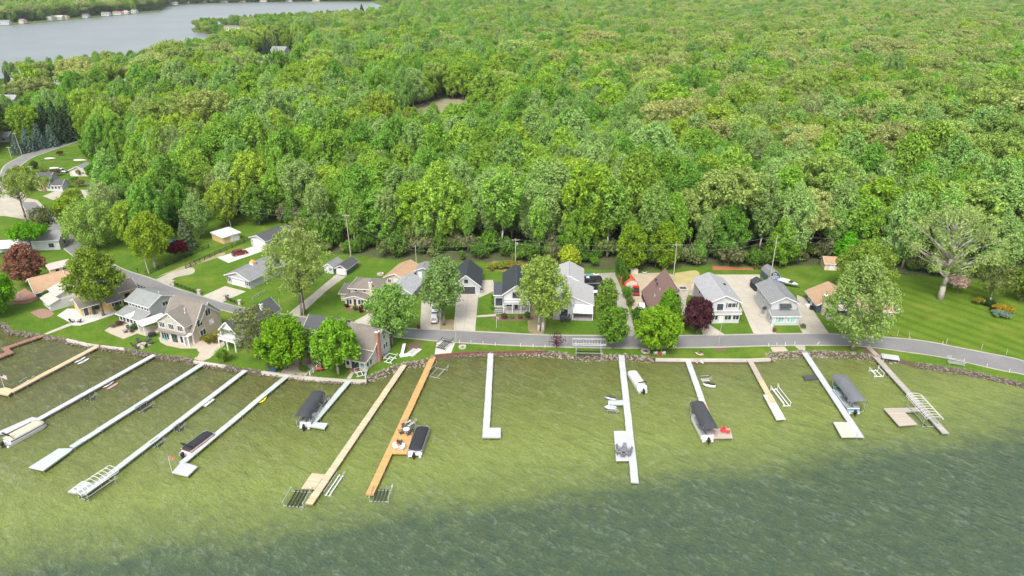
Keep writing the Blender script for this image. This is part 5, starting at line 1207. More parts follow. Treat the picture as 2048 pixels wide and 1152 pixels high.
h.chimney(fx+.27, fx+.95, 4.2, 5.2, -.05, 7.5, BRICK).ac(fx+1.0, 6.3).box('step', fx-3.7, fx-1.3, -1.5, -.22, -.05, .15, BRICK).vent(fx-4.5, 8, 6.2, .4)
h = House('dark_roof_cottage', 'grey cottage with a dark roof and low dormer behind the patio', G(601, 704), -14, group=HG)
h.mass(0, 7.6, 0, 3.4, 2.2, 'shed', 1.0, S_GREY, RF_DARK, over=.4).mass(-.5, 7.8, 3.4, 10.5, 4.0, 'gx', 2.1, S_GREY, RF_DARK, over=.35, rp=.5)
h.door('F', 0, 3.4, .9, 1.95, BLACK).win('F', 0, 5.0, .6, 1.5, 1.3, 3).win('F', 0, 1.4, .7, 1.6, 1.2, 3).win('F', 3.4, 4.2, 3.35, .9, .45, 2).win('F', 3.4, 1.2, 3.35, .9, .45, 2)
h.box('door_mat', 2.8, 4.4, -1.5, -.5, .04, .07, BLACK).vent(6.2, 7, 5.6, .4)
h = House('tan_lake_house', 'tan-roofed house with teal gable end and flat upper storey', (-126.6, 169.0), 43, group=HG)
h.mass(0, 7.5, 0, 9.6, 2.3, 'gx', 2.4, S_TEAL, RF_TAN, over=.45).mass(7.51, 14, .8, 9, 2.6, 'gx', 1.7, S_BUFF, RF_TAN, over=.3).mass(5.5, 14.5, 6.2, 10.5, 5.4, 'flat', 0, S_BUFF, RF_STONE, over=.5, z0=2.5)
for x in (7.0, 8.8, 10.6, 12.6): h.win('F', 6.2, x, 4.4, .9, .7, 1)
h.box('foundation_wall', 1.5, 7.4, -.05, -.004, 0, 2.2, S_BUFF).win('F', -.05, 2.6, 1.1, .8, .8, 1, fm=DARKM).win('L', 0, 4.8, .6, 1.8, 1.4, 2).win('L', 0, 2.2, .6, .9, 1.4, 1)
dk = thing('wooden_deck', 'reddish brown angular wooden deck beside the teal gable', 'deck', G(50, 600)); o_ = G(50, 600)
pl_ = [G(*q)-o_ for q in ((13,606),(30,591),(50,579),(66,588),(80,598),(67,604),(47,608),(20,609))]
MB().prism(pl_, -.3, .35).build('deck', DECKR, dk); rl = MB()
for p, q in zip(pl_[4:]+pl_[:1], pl_[5:]+pl_[:2]): rl.bar((p.x, p.y, .8), (q.x, q.y, .8), .12, .5)
rl.build('railing', BRICK, dk)
um = thing('patio_umbrella', 'closed white patio umbrella standing on the reddish deck', 'umbrella', G(43, 600, GZ+.35)); MB().tube((0, 0, 0), (0, 0, 2.6), .04, n=6).build('pole', ALU, um); MB().lathe([(.05, 2.6), (.16, 2.2), (.2, 1.2), (.06, 1.1)], n=8).build('canopy', WHITE, um); MB().lathe([(.35, 0), (.35, .1)], n=10).build('base', CONC, um)
h = House('stone_roof_house', 'small white house with a pale stone-coloured stepped roof', (-123.4, 166.2), -42, group=HG)
h.mass(0, 6.0, 0, 2.4, 2.0, 'shed', .9, S_WHITE, RF_STONE, over=.3).mass(-.1, 5.2, 2.4, 8.2, 3.7, 'gx', 1.2, S_WHITE, RF_STONE, over=.45, rp=.7)
h.win('F', 0, 1.5, .7, 1.8, 1.0, 3).win('F', 0, 4.2, .7, 1.8, 1.0, 3).box('side_wing', 5.21, 6.0, 2.41, 7.6, 0, 2.6, S_WHITE).win('L', -.1, 5, 2.6, .8, .7, 1)
h = House('yellow_house', 'yellow house with brown roofs behind the big patio tree', G(165.8, 633.5), 45, group=HG)
h.mass(0, 9.0, 0, 6.4, 2.6, 'gx', 1.4, S_YELLOW, RF_TAUPE, over=.45).mass(1.6, 7.5, 5.0, 10.5, 4.6, 'gx', 1.3, S_YELLOW, RF_TAUPE, over=.4).mass(5.9, 9.5, -1.4, -.01, 2.4, 'shed', .5, S_YELLOW, RF_TAUPE, over=.4)
h.mass(9.01, 14.0, 1.8, 8.0, 3.3, 'gx', 1.5, S_YELLOW, RF_TAUPE, over=.4).mass(9.5, 13.5, 8.2, 12.5, 2.6, 'gx', 1.6, S_YELLOW, RF_TAUPE, over=.35)
h.win('F', -1.4, 7.0, 1.0, .5, 1.0, 1).win('F', -1.4, 7.9, 1.0, 1.0, 1.0, 1, fm=DARKM).win('F', -1.4, 8.8, 1.0, .5, 1.0, 1).door('F', 0, 1.0, 1.0, 2.0, glassy=True).win('F', 0, 3.3, .9, 1.6, 1.2, 2, fm=DARKM).win('F', 1.8, 11.6, 1.2, 1.1, 1.0, 1, fm=DARKM).win('L', 0, 3, .8, 1.5, 1.1, 3)
# --- right end
h = House('blue_cottage', 'dark blue cottage with a tan roof and white curved bay deck', (78.2, 161.4), -3, group=HG)
h.mass(0, 10.4, 0, 8.2, 2.35, 'gy', 2.7, S_BLUE, RF_TAN, over=.4).mass(10.41, 18.6, -2.2, 6.5, 2.3, 'gx', 1.6, S_BUFF, RF_PINK, over=.75).mass(2.4, 7.6, -2.8, -.01, 2.4, 'hip', .7, S_BLUE, RF_STONE, over=.4)
h.win('L', 0, 6.0, .9, 1.0, 1.1, 2).door('L', 0, 3.9, .9, 1.95).win('F', -2.8, 3.5, .4, 1.5, 1.7, 2, fm=DARKM).win('F', -2.8, 5.6, .4, 1.8, 1.7, 2, fm=DARKM).win('L', 2.4, -1.4, .4, 1.4, 1.7, 2).win('F', -2.2, 12, .9, 1.4, 1.0, 2).win('F', -2.2, 15, .9, 1.4, 1.0, 2)
h.chimney(.9, 1.7, -1.4, -.45, -.05, 5.4, masonry('tan_brick', [(.42, .34, .25), (.36, .29, .22), (.46, .38, .29)], 3)).box('entry_step', -1.3, -.02, 3.0, 4.8, -.02, .3, WHITE)
dp = [(1.6, -2.0), (1.2, -3.9), (3.2, -5.0), (6.5, -5.6), (8.6, -5.0), (8.6, -2.85), (2.36, -2.85), (2.36, -2.0)]
MB().prism(dp, -.1, .4).build('deck', DECKG, h.root); h.rail(dp[1:5], .4, .35)
h = House('brown_shed', 'small brown-roofed shed at the wood edge behind the big roadside tree', G(1648, 540), -8, 'shed')
h.mass(0, 4.2, 0, 4.5, 2.2, 'gx', 1.2, S_BUFF, RF_TAN, over=.3).door('F', 0, 2, 1.0, 1.8)
h = House('barn_shed', 'dark blue gambrel-roofed shed with white-trimmed double doors', G(1536, 566), 6, 'shed')
gp = [(0, 0), (3.3, 0), (3.3, 1.9), (2.75, 2.9), (1.65, 3.5), (.55, 2.9), (0, 1.9)]
MB().add([(x, 0, z) for x, z in gp]+[(x, 5, z) for x, z in gp], [tuple(range(7)), tuple(range(13, 6, -1))]+[((i+1) % 7, i, 7+i, 7+(i+1) % 7) for i in range(7)]).build('wall', S_BLUE, h.root)
rr = MB()
for p, q in zip(gp[2:], gp[3:]): rr.bar((p[0], -.25, p[1]+.06), (p[0], 5.25, p[1]+.06), .02) if False else rr.add([(p[0], -.25, p[1]+.03), (q[0], -.25, q[1]+.03), (q[0], 5.25, q[1]+.03), (p[0], 5.25, p[1]+.03), (p[0]*1.0, -.25, p[1]+.15), (q[0], -.25, q[1]+.15), (q[0], 5.25, q[1]+.15), (p[0], 5.25, p[1]+.15)], [(0,1,2,3),(7,6,5,4),(0,4,5,1),(1,5,6,2),(2,6,7,3),(3,7,4,0)])
rr.build('roof', RF_GREY, h.root)
tt = MB()
for p, q in zip(gp[1:]+gp[:1], gp[2:]+gp[:2]): tt.bar((p[0], -.06, p[1]), (q[0], -.06, q[1]), .08, .2, up=(0, 1, 0))
tt.build('trim', WHITE, h.root)
for x in (1.05, 2.25): h.win('F', 0, x, .9, .85, .9, 2, bar=True, gm=S_BLUE).win('F', 0, x, .1, .85, .5, 1, gm=S_BLUE, name='door_leaf')
h.win('F', 0, 1.65, 2.35, .7, .45, 2)
h = House('tarp_shelter', 'black peaked fabric shelter left of the gambrel shed', G(1509, 583), 4, 'shelter')
h.mass(0, 3.2, 0, 3.6, 1.8, 'gy', .9, CANVAS_BK, CANVAS_DK, over=.1, trim=None)
# --- beyond the road on the left, and far away
h = House('farm_house', 'white two-storey house with a dark roof by the back road', G(76, 382), 3, group='houses beyond the back road')
h.mass(0, 5.4, 0, 7, 4.8, 'gx', 1.8, S_WHITE, RF_DARK, over=.4).mass(5.41, 10, -.6, 5, 2.5, 'gx', 1.5, S_WHITE, RF_DARK, over=.35).mass(1.7, 3.4, -.5, -.01, 5.2, 'flat', 0, BRICK, RF_DARK, over=.05)
for x in (.8, 4.5): h.win('F', 0, x, .9, .9, 1.2, 1).win('F', 0, x, 3.2, .9, 1.2, 1)
for x in (6.3, 7.6, 8.9): h.win('F', -.6, x, .9, .7, 1.0, 1)
h = House('grey_roof_garage', 'white garage with a weathered grey roof behind the dark-roofed house', G(141, 352.5), 0, 'garage')
h.mass(0, 7.5, 0, 7, 2.6, 'gy', 1.7, S_CREAM, RF_GREY, over=.35).garage('F', 0, 2.6, 2.8, 2.1).win('F', 0, 5.7, 1, 1, .9, 2)
h = House('red_roof_shed', 'low shed with a red-brown roof behind the left trees', G(285, 370), 12, 'shed')
h.mass(0, 6.5, 0, 6, 2.5, 'gx', 1.5, S_CREAM, RF_RED, over=.4).door('F', 0, 1.6, 1.0, 2.0, DOORB)
h = House('rust_roof_hut', 'small white hut with a rusty roof left of the red-roofed shed', G(222, 362), 5, 'shed')
h.mass(0, 4.5, 0, 4.5, 2.3, 'gx', 1.0, S_WHITE, plain('rusty_roof', (.40, .20, .10), .8, .3), over=.3).door('F', 0, 1.4, .9, 1.9)
h = House('roadside_house', 'white gabled house just beyond the lake road at far left', G(46, 503), 9, group='houses beyond the back road')
h.mass(0, 11, 0, 7, 3.4, 'gx', 2.0, S_WHITE, RF_GREY, over=.35).win('F', 0, 8.6, 1.0, 1.3, 1.1, 2, fm=DARKM).win('R', 11, 3.5, 1.0, 1.0, 1.1, 1, fm=DARKM).win('F', 0, 2, 1.0, 1.3, 1.1, 2).win('R', 11, 3.5, 3.6, .8, .8, 1, fm=DARKM)
h = House('carport', 'open carport with a white roof at the left edge', G(-8, 512), 13, 'carport')
h.mass(0, 7, 3, 6.5, 2.4, 'gx', .8, S_LGREY, RF_WHITE, over=.3); h.posts([(.2, .1), (3.5, .1), (6.8, .1)], 0, 2.2, .07, ALU).box('canopy', -.2, 7.2, -.2, 2.55, 2.2, 2.3, RF_WHITE)
h = House('lot_house', 'grey-roofed white house at the edge of the left frame by the spruces', G(-14, 285), 5, group='houses beyond the back road')
h.mass(0, 8, 0, 7, 2.8, 'gx', 1.8, S_WHITE, RF_MGREY, over=.4).win('F', 0, 2, .9, 1.2, 1.1, 2).win('F', 0, 5.5, .9, 1.2, 1.1, 2)
FH = 'small houses far off by the lake'
def far_house(label, px, py, w, d, hh, roof, wall, rm, ang=0, dorm=False):
    h = House('far_house', label, G(px, py), ang, group=FH); h.mass(0, w, 0, d, hh, roof, hh*.5, wall, rm, over=.4)
    for k in range(max(2, int(w/3))): h.win('F', 0, w*(k+.5)/max(2, int(w/3)), hh*.35, 1.2, hh*.35, 1)
    return h
far_house('white gabled house with a grey roof in the clearing below the far lake', 543, 113.5, 15, 11, 6.5, 'gx', S_WHITE, RF_GREY, -12).mass(3, 8, -1.5, -.01, 6.5, 'gy', 3, S_WHITE, RF_GREY)
far_house('long low white house with dormers left of the grey-roofed far house', 517, 126, 17, 8, 4, 'gx', S_WHITE, RF_LGREY, 22)
far_house('white house with a dark roof under the far left trees', 22, 171, 14, 10, 5.5, 'gx', S_WHITE, RF_DARK, -5)
far_house('pale gabled house half hidden left of the round green tree', 110, 170, 12, 9, 6, 'gy', S_WHITE, RF_LGREY, -10)
far_house('pale flat-roofed house behind the tan-leaved tree', 246, 171, 12, 8, 4, 'hip', S_CREAM, RF_LGREY, -15)
far_house('house at far left by the parked white car', -6, 213, 12, 8, 4.5, 'gx', S_WHITE, RF_MGREY, 0)
shore_h = [(0,50,20,'gx',S_WHITE,RF_GREY,'white house with a grey roof at the left end of the far shore'),(38,47.5,12,'gx',S_CREAM,RF_TAUPE,'small cream cottage on the far shore near the left end'),(92,40.5,18,'gy',S_WHITE,RF_TAUPE,'white gabled house on the far shore, left of a tall white one'),(105,39.5,26,'gx',S_WHITE,RF_STONE,'largest white house with a pale roof on the far left shore'),(122,39,16,'gy',S_CREAM,RF_TAUPE,'cream gabled house right of the largest far shore house'),
 (165,36,14,'gx',S_LGREY,RF_DARK,'low grey house midway along the far left shore'),(203,32.2,22,'gx',S_WHITE,RF_TAUPE,'wide white house left of the far point'),(226,30.4,26,'gx',S_WHITE,RF_RED,'white house with a reddish roof near the far point'),(243,28.8,18,'gy',S_CREAM,RF_STONE,'cream gabled house beside the reddish-roofed far house'),(262,26.8,16,'gx',S_WHITE,RF_GREY,'small white house nearest the tip of the far point'),
 (340,10,26,'gx',S_WHITE,RF_GREY,'white house at the left end of the farthest shore'),(365,8,22,'gx',S_CREAM,RF_DARK,'cream house on the farthest shore'),(398,6.5,24,'gx',S_WHITE,RF_TAUPE,'white house with a taupe roof on the farthest shore'),(440,5.6,28,'gx',S_WHITE,RF_GREY,'wide white house on the farthest shore, mid way'),(478,5,24,'gx',S_TAN,RF_DARK,'tan house with a dark roof on the farthest shore'),(520,4.5,26,'gx',S_WHITE,RF_RED,'red-roofed white house on the farthest shore'),(570,3.6,28,'gx',S_WHITE,RF_GREY,'white house right of the red-roofed one on the farthest shore'),(625,3.2,28,'gx',S_CREAM,RF_GREY,'cream house near the right end of the farthest shore'),
 (449,62,26,'gx',S_CREAM,RF_TAUPE,'tan boathouse-like house on the wooded peninsula shore'),(470,63.5,18,'gy',S_WHITE,RF_STONE,'white house at the peninsula shore beside the tan one'),(735,30,18,'gx',S_WHITE,RF_LGREY,'white house in the trees right of the far lake'),(790,22,18,'gx',S_CREAM,RF_LGREY,'pale house deep in the trees at the top middle')]
for px, py, w, rf, wl, rm, lb in shore_h:
    far_house(lb, px, py-.35, w*.7, 9, 4.6, rf, wl, rm, rnd.uniform(-12, 8))
# ================================================================ VEHICLES
def extY(b, prof, y0, y1, ins=0):
    """Extrude an (x,z) profile across y, drawn in by `ins` at its top."""
    zs = [z for _, z in prof]; z0, z1 = min(zs), max(zs); k = lambda z: ins*(z-z0)/(z1-z0)
    n = len(prof); vs = [(x, y0+k(z), z) for x, z in prof]+[(x, y1-k(z), z) for x, z in prof]
    ar = sum(a[0]*c[1]-c[0]*a[1] for a, c in zip(prof, prof[1:]+prof[:1])); fs = [tuple(range(n)), tuple(range(2*n-1, n-1, -1))]+[((i+1) % n, i, n+i, n+(i+1) % n) for i in range(n)]
    return b.add(vs, fs if ar > 0 else [f[::-1] for f in fs])
TAIL = paint('tail_lamp_red', (.35, .01, .01), .2, .6); LAMP = plain('headlamp_clear', (.7, .72, .74), .15, .05)
def car(label, p, q, mat, typ='suv', cat='car', name='parked_car', group='vehicles parked by the houses'):
    A, B = G(*p), G(*q); d = (B-A); rz = math.atan2(d.y, d.x); c = (A+B)/2
    Ln, W = {'suv': (4.6, 1.85), 'pickup': (5.4, 1.9), 'van': (4.9, 1.9)}[typ]
    root = thing(name, label, cat, c, rz, group); h = Ln/2
    if typ == 'pickup': low = [(-h,.4),(h,.4),(h,.75),(h-.15,.95),(.75,1.02),(-h,1.02)]; cab = [(-.75,1.02),(.95,1.02),(.35,1.68),(-.65,1.7)]
    elif typ == 'van': low = [(-h,.38),(h,.38),(h,.75),(h-.2,.95),(h-.9,1.05),(-h+.02,1.05)]; cab = [(-h+.05,1.05),(h-.85,1.05),(h-1.6,1.8),(-h+.15,1.85)]
    else: low = [(-h,.38),(h,.38),(h,.68),(h-.15,.85),(h-1.1,.98),(-h+.05,1.0),(-h,.8)]; cab = [(-h+.1,1.0),(h-1.05,.98),(h-1.85,1.58),(-h+.55,1.62)]
    extY(MB(), low, -W/2, W/2, .08).build('body', mat, root)
    extY(MB(), cab, -W/2+.1, W/2-.1, .16).build('window', GLASS, root)
    zt = max(z for _, z in cab); x0 = [x for x, z in cab if z > 1.4]; MB().box(min(x0)-.04, max(x0)+.06, -W/2+.24, W/2-.24, zt-.03, zt+.05).build('roof', mat, root)
    pl = MB()
    for sd in (-1, 1):
        for (xa, za), (xb, zb) in ((cab[0], cab[3]), (cab[1], cab[2])): pl.bar((xa, sd*(W/2-.11), za), (xb, sd*(W/2-.25), zb), .09)
        xm = (cab[0][0]+cab[1][0])/2; pl.bar((xm, sd*(W/2-.1), 1.0), (xm-.1, sd*(W/2-.25), zt), .08)
    pl.build('pillar', mat, root)
    for x in (-h+.85, h-.85):
        for sd in (-1, 1):
            o = MB().tube((x, sd*(W/2-.2), .33), (x, sd*(W/2+.02), .33), .33, n=12).build('wheel', RUB, root); MB().tube((x, sd*(W/2+.021), .33), (x, sd*(W/2+.03), .33), .2, n=10).build('rim', ALU, o)
    for sd in (-1, 1):
        MB().box(h-.02, h+.02, sd*.62-.2, sd*.62+.2, .62, .76).build('headlight', LAMP, root); MB().box(-h-.02, -h+.02, sd*.72-.13, sd*.72+.13, .68, .95).build('tail_light', TAIL, root)
    MB().box(-h-.05, -h, -W/2+.1, W/2-.1, .4, .6).box(h, h+.05, -W/2+.1, W/2-.1, .4, .58).build('bumper', DARKM if typ != 'van' else mat, root)
    if typ == 'pickup': MB().box(-h+.1, -.85, -W/2+.15, W/2-.15, 1.022, 1.05).build('bed_cover', BLACK, root)
    return root
CW = paint('car_white', (.70, .71, .72)); CR = paint('car_dark_red', (.20, .015, .02)); CRB = paint('car_bright_red', (.50, .015, .012)); CK = paint('car_black', (.02, .02, .022))
car('dark red sport utility car on the pale concrete pad', (468,512), (492,506.5), CR)
car('white car parked furthest from the road beneath the silvery tree', (870,613), (870,628), CW)
car('white car parked nearer the road beneath the silvery tree', (868,650), (869,632), CW)
car('bright red pickup parked by the red fabric shelter', (1272,591), (1271,578), CRB, 'pickup', 'truck')
car('white van parked behind the bush beside the brown A-frame', (1284,628), (1282,615), CW, 'van', 'van')
car('white pickup truck outside the weathered grey-roofed garage', (134,345), (114,344), CW, 'pickup', 'truck')
car('black car beside the pale-roofed white house', (1190,592), (1189,579), CK)
car('dark car among the trees on the far gravel lot', (181,375), (190,375), CK)
car('dark car furthest right on the far gravel lot', (235,376), (245,375), CK)
car('white car by the road at the far left edge', (16,209), (24,212), CW)
rv = thing('travel_trailer', 'long black travel trailer behind the pale-roofed white house', 'trailer', G(1179,574), R(4))
extY(MB(), [(-3.4,.6),(3.0,.6),(3.6,1.2),(3.3,2.7),(2.8,2.9),(-3.3,2.9),(-3.4,2.7)], -1.2, 1.2, .1).build('body', CK, rv); MB().box(-2.8, 2.6, -1.22, -1.2, 1.55, 1.75).build('stripe', GALV, rv)
for x in (-2, 0.2, 1.8): MB().box(x-.45, x+.45, -1.2, -1.17, 1.9, 2.4).build('window', GLASS, rv)
for x in (-.7, .3): MB().tube((x, -1.15, .36), (x, -.95, .36), .36, n=12).build('wheel', RUB, rv); MB().tube((x, .95, .36), (x, 1.15, .36), .36, n=12).build('wheel', RUB, rv)
MB().box(-1.0, -.2, -.35, .35, 2.92, 3.1).build('roof_unit', WHITE, rv); MB().bar((3.4, -.7, .6), (4.6, 0, .55), .1).bar((3.4, .7, .6), (4.6, 0, .55), .1).build('tow_bar', DARKM, rv)
bt = thing('boat_trailer', 'white boat on a trailer beside the grey roofed awning house', 'boat', G(1574,571), R(-42))
MB().loft([[(x, -w, 1.25), (x, -w*.5, .6+k), (x, w*.5, .6+k), (x, w, 1.25)] for x, w, k in ((-2.6, .95, 0), (0, 1.05, 0), (1.8, .8, .1), (2.7, .3, .35), (2.95, .05, .55))]).build('hull', WPL, bt); MB().box(-2.0, .4, -.8, .8, 1.252, 1.6).build('cover', CANVAS_WH, bt); MB().box(.42, 1.4, -.62, .62, 1.255, 1.45).build('windshield', GLASS, bt)
MB().bar((-2.4, -.7, .5), (3.6, 0, .5), .1).bar((-2.4, .7, .5), (3.6, 0, .5), .1).build('trailer_frame', DARKM, bt)
for sd in (-1, 1): MB().tube((-.8, sd*.8, .3), (-.8, sd*1.0, .3), .3, n=10).build('wheel', RUB, bt)
rt = thing('fabric_shelter', 'red arched fabric shelter with a pale zipped front', 'shelter', G(1263,577), R(8)); n_ = 10
ap = [(math.cos(k*math.pi/n_)*1.75, 1.0+math.sin(k*math.pi/n_)*1.45) for k in range(n_+1)]; ap = [(1.75, 0)]+ap+[(-1.75, 0)]
MB().add([(x, 0, z) for x, z in ap]+[(x, 5.0, z) for x, z in ap], [(i, i+1, len(ap)+i+1, len(ap)+i) for i in range(len(ap)-1)]).build('cover', plain('red_fabric', (.55, .07, .03), .8, .15), rt)
MB().add([(x*.97, .06, z*.985) for x, z in ap]+[(x*.97, .1, z*.985) for x, z in ap], [tuple(range(len(ap)))[::-1], tuple(range(len(ap), 2*len(ap)))]).build('front_flap', plain('beige_fabric', (.5, .45, .38), .8), rt)
fr_ = MB()
for y in (.02, 2.5, 4.98): fr_.path([(x*1.01, y, z*1.01) for x, z in ap], .035, 5)
fr_.build('frame', DARKM, rt)
bl = thing('blue_tarp', 'crumpled blue tarp over a low heap beside the gambrel shed', 'tarp', G(1552,568)); MB().loft([[(math.cos(a)*r*(1+.15*math.sin(3*a)), math.sin(a)*r*.8, z) for a in [k*math.pi/6 for k in range(12)]] for r, z in ((1.5, 0), (1.4, .6), (1.0, 1.05), (.4, 1.2))]).build('cover', plain('blue_plastic', (.03, .13, .45), .5, .25), bl)
bl = thing('blue_tarp', 'bright blue tarp spread on the grass near the dark red maple', 'tarp', G(334,482)); MB().loft([[(math.cos(a)*r*(1+.2*math.sin(3*a)), math.sin(a)*r*.55, z) for a in [k*math.pi/6 for k in range(12)]] for r, z in ((2.6, 0), (2.4, .25), (1.6, .5), (.5, .62))]).build('cover', plain('blue_plastic', (.03, .13, .45)), bl)

# ================================================================ POLES, WIRES, FENCES, POSTS
def pole(label, base, top, arm=True, r=.14, mat=WOODPOLE, name='utility_pole', cat='utility pole', box=False, lean=0.0):
    o = G(*base); hh = 3.0
    while hh < 20 and PX((o.x, o.y, GZ+hh))[1] > top: hh += .1
    root = thing(name, label, cat, o, 0, 'utility poles' if cat == 'utility pole' else None)
    MB().tube((0, 0, -.2), (lean, 0, hh), r, r*.65, 8).build('pole', mat, root)
    if arm:
        MB().bar((lean-1.1, 0, hh-.5), (lean+1.1, 0, hh-.5), .1, .13).build('cross_arm', mat, root)
        for x in (-1, -.35, .35, 1): MB().lathe([(.05, 0), (.07, .1), (.04, .2)], (lean+x, 0, hh-.43), 6).build('insulator', CONC, root)
    if box: MB().lathe([(.25, 0), (.28, .1), (.28, .8), (.2, .9)], (lean+.45, 0, hh-2.2), 10).build('transformer', GALV, root)
    return Vector((o.x+lean, o.y, GZ+hh-.25))
T = [pole('utility pole beside the dark green garage, tallest behind the yards', (702,515), 428, lean=-.3), pole('utility pole behind the tan-roofed garage ridge', (833,530), 490, False, .12),
     pole('utility pole behind the black-roofed veranda house', (1031,529), 477, box=True), pole('utility pole by the straw patch next to the A-frame', (1346,562), 487), pole('utility pole rising behind the gambrel shed', (1539,566), 470, False)]
pole('leaning utility pole in the trees by the blue tarp', (339,463), 379, lean=-.8, box=True); pole('slim pole beside the plywood shed', (470,489.5), 441, False, .1, lean=-.4)
pole('utility pole at the end of the black fence by the road', (298,548), 500, False, .13, lean=-.5); pole('utility pole in front of the blue spruces by the back road', (45,311.5), 265, lean=-.8)
pole('nearer utility pole with a cross arm on the back road verge', (23,317), 293); pole('utility pole behind the dark-roofed white house roof', (66,352), 331)
pole('short bare wooden post by the gravel lane', (560,618), 600, False, .12, PALEBARK, 'wooden_post', 'post'); pole('slim pole in front of the dark-roofed cottage', (611,655), 588, False, .07, WOODPOLE)
pole('slim street pole at the boat ramp', (912,686), 632, False, .08, PALEBARK); pole('slim street pole before the balcony house', (1437,691), 643, False, .08, PALEBARK); pole('utility pole among the trees at far left', (28,222), 185)
far_r = Vector((150, 188, 11.5)); far_l = Vector((-98, 222, 12))
sup = [far_l]+T+[far_r]
for i, (a, b) in enumerate(zip(sup, sup[1:])):
    for k, dz in enumerate((0, -1.4)):
        pts = []
        for j in range(13):
            f = j/12; p = a.lerp(b, f); p.z += dz-1.1*4*f*(1-f)*(1+.2*k); pts.append(p)
        ctr = pts[0].copy(); o = MB().path([p-ctr for p in pts], .022, 4).build('power_line', GALV, None, loc=ctr)
        tag(o, f"{'upper' if k == 0 else 'lower'} power line in span {['left of the tallest pole','from the tallest pole to the next','behind the black roofs','from the veranda house to the A-frame','from the A-frame to the shed pole','right of the gambrel shed pole'][i]}", 'cable', 'power lines behind the yards')
def fence(label, px, step=2.4, h=1.2, rails=3, mat=BLACK, r=.07, cat='fence', name='board_fence', picket=False):
    w = Gp([(p.x, p.y) for p in smooth_line(px, 3)]) if len(px) > 2 else Gp(px); o = w[0].copy(); root = thing(name, label, cat, o)
    rl = [MB() for _ in range(rails)]; pm = None; acc = 0; prev = None
    for p, q in zip(w, w[1:]):
        a, b = p-o, q-o
        for i in range(rails):
            z = h*(.25+.7*i/max(1, rails-1)); rl[i].bar((a.x, a.y, z), (b.x, b.y, z), .05, .15 if not picket else .05)
        n = max(1, round((b-a).length/step))
        for i in range(n+1):
            c = a.lerp(b, i/n)
            if prev is not None and (c-prev).length < step*.5: continue
            prev = c.copy()
            if pm is None: pm = MB().box(-r, r, -r, r, -.2, h+.1).build('post', mat, root); pm.location = c
            else: k = pm.copy(); C.objects.link(k); k.parent = root; k.location = c
    for b in rl: b.build('rail', mat, root)
    if picket:
        b = MB()
        for p, q in zip(w, w[1:]):
            n = int((q-p).length/.16)
            for i in range(n): c = (p-o).lerp(q-o, i/n); b.box(c.x-.012, c.x+.012, c.y-.012, c.y+.012, .1, h)
        b.build('pickets', mat, root)
    return root
fence('black board fence along the track, nearest the utility pole', [(302,547.5),(350,526),(418,495.5)]); fence('black board fence leading up to the grey pole barn', [(372,538),(430,511),(501,480)])
fence('low black iron fence between stone pillars left of the driveway', [(348,571),(372,579),(397,588)], 2.2, 1.0, 2, picket=True); fence('low black iron fence right of the long garage driveway', [(455,600),(466,606),(479,609)], 2.2, 1.0, 2, picket=True)
fence('black rail fence by the road behind the yellow house', [(257,568.5),(272,575),(291,582)], 1.6, 1.1, 2); fence('weathered wooden rail fence on the lawn beside the long garage', [(505,600),(530,584)], 2.2, .8, 2, WOODPOLE, .05, name='rail_fence')
fence('white picket panel fence beside the cream house lawn', [(620,752),(641,733)], 1.6, 1.1, 3, WHITE, name='picket_fence'); fence('white fence panel below the cream house corner', [(731,757),(735,742)], 1.6, 1.1, 3, WHITE, name='picket_fence')
fence('wire fence with thin posts along the back field', [(80,322),(150,320)], 6, 1.1, 1, DARKM, .04, name='wire_fence')
for px, lb in (((347,571), 'stone pillar at the left end of the iron fence'), ((399,589), 'stone pillar left of the long garage driveway'), ((450,599), 'stone pillar right of the long garage driveway'), ((480,610), 'stone pillar at the right end of the short iron fence')):
    p_ = thing('stone_pillar', lb, 'pillar', G(*px), 0, 'stone gate pillars'); MB().box(-.35, .35, -.35, .35, -.1, 1.3).build('shaft', STONE, p_); MB().box(-.45, .45, -.45, .45, 1.3, 1.45).build('cap', CONC, p_)
mk = None
for px in [(919,686.8),(942,687.6),(966,688.8),(991,691.5),(1041,693.5),(1066,695),(1090,696)]+[(1537,693),(1553,692),(1570,691),(1589,690)]+[(1900,718.5),(1927,724.5),(1973,734.5),(2018,744.5)]:
    o = MB().lathe([(.06, -.1), (.06, .85), (.03, .92)], n=7).build('marker_post', WHITE) if mk is None else mk.copy()
    if mk is None: mk = tag(o, 'thin white marker post on the lake side of the road', 'marker post', 'white marker posts along the road')
    else: C.objects.link(o)
    o.location = G(*px)
o = mk.copy(); C.objects.link(o); o.location = G(1634,690); o.rotation_euler = (0, R(25), 0); o['label'] = 'leaning white marker post beside the road and white dock'
mk = None
for px in [(1760,671),(1819,679),(1885,688)]:
    o = tag(MB().lathe([(.06, -.1), (.06, .7), (.03, .76)], n=7).build('reflector_post', plain('yellow_post', (.66, .62, .2), .5)), 'short yellowish reflector post at the mown lawn edge of the road', 'marker post', 'yellow reflector posts') if mk is None else mk.copy()
    if mk is None: mk = o
    else: C.objects.link(o)
    o.location = G(*px)
mk = None
for px in [(1794,672),(1817,676),(1892,688),(1962,700),(2012,709)]:
    o = tag(MB().box(-.05, .05, -.05, .05, -.2, 1.5).build('wooden_stake', WOODPOLE), 'brown wooden stake at the roadside edge of the mown lawn', 'stake', 'brown stakes along the lawn') if mk is None else mk.copy()
    if mk is None: mk = o
    else: C.objects.link(o)
    o.location = G(*px)
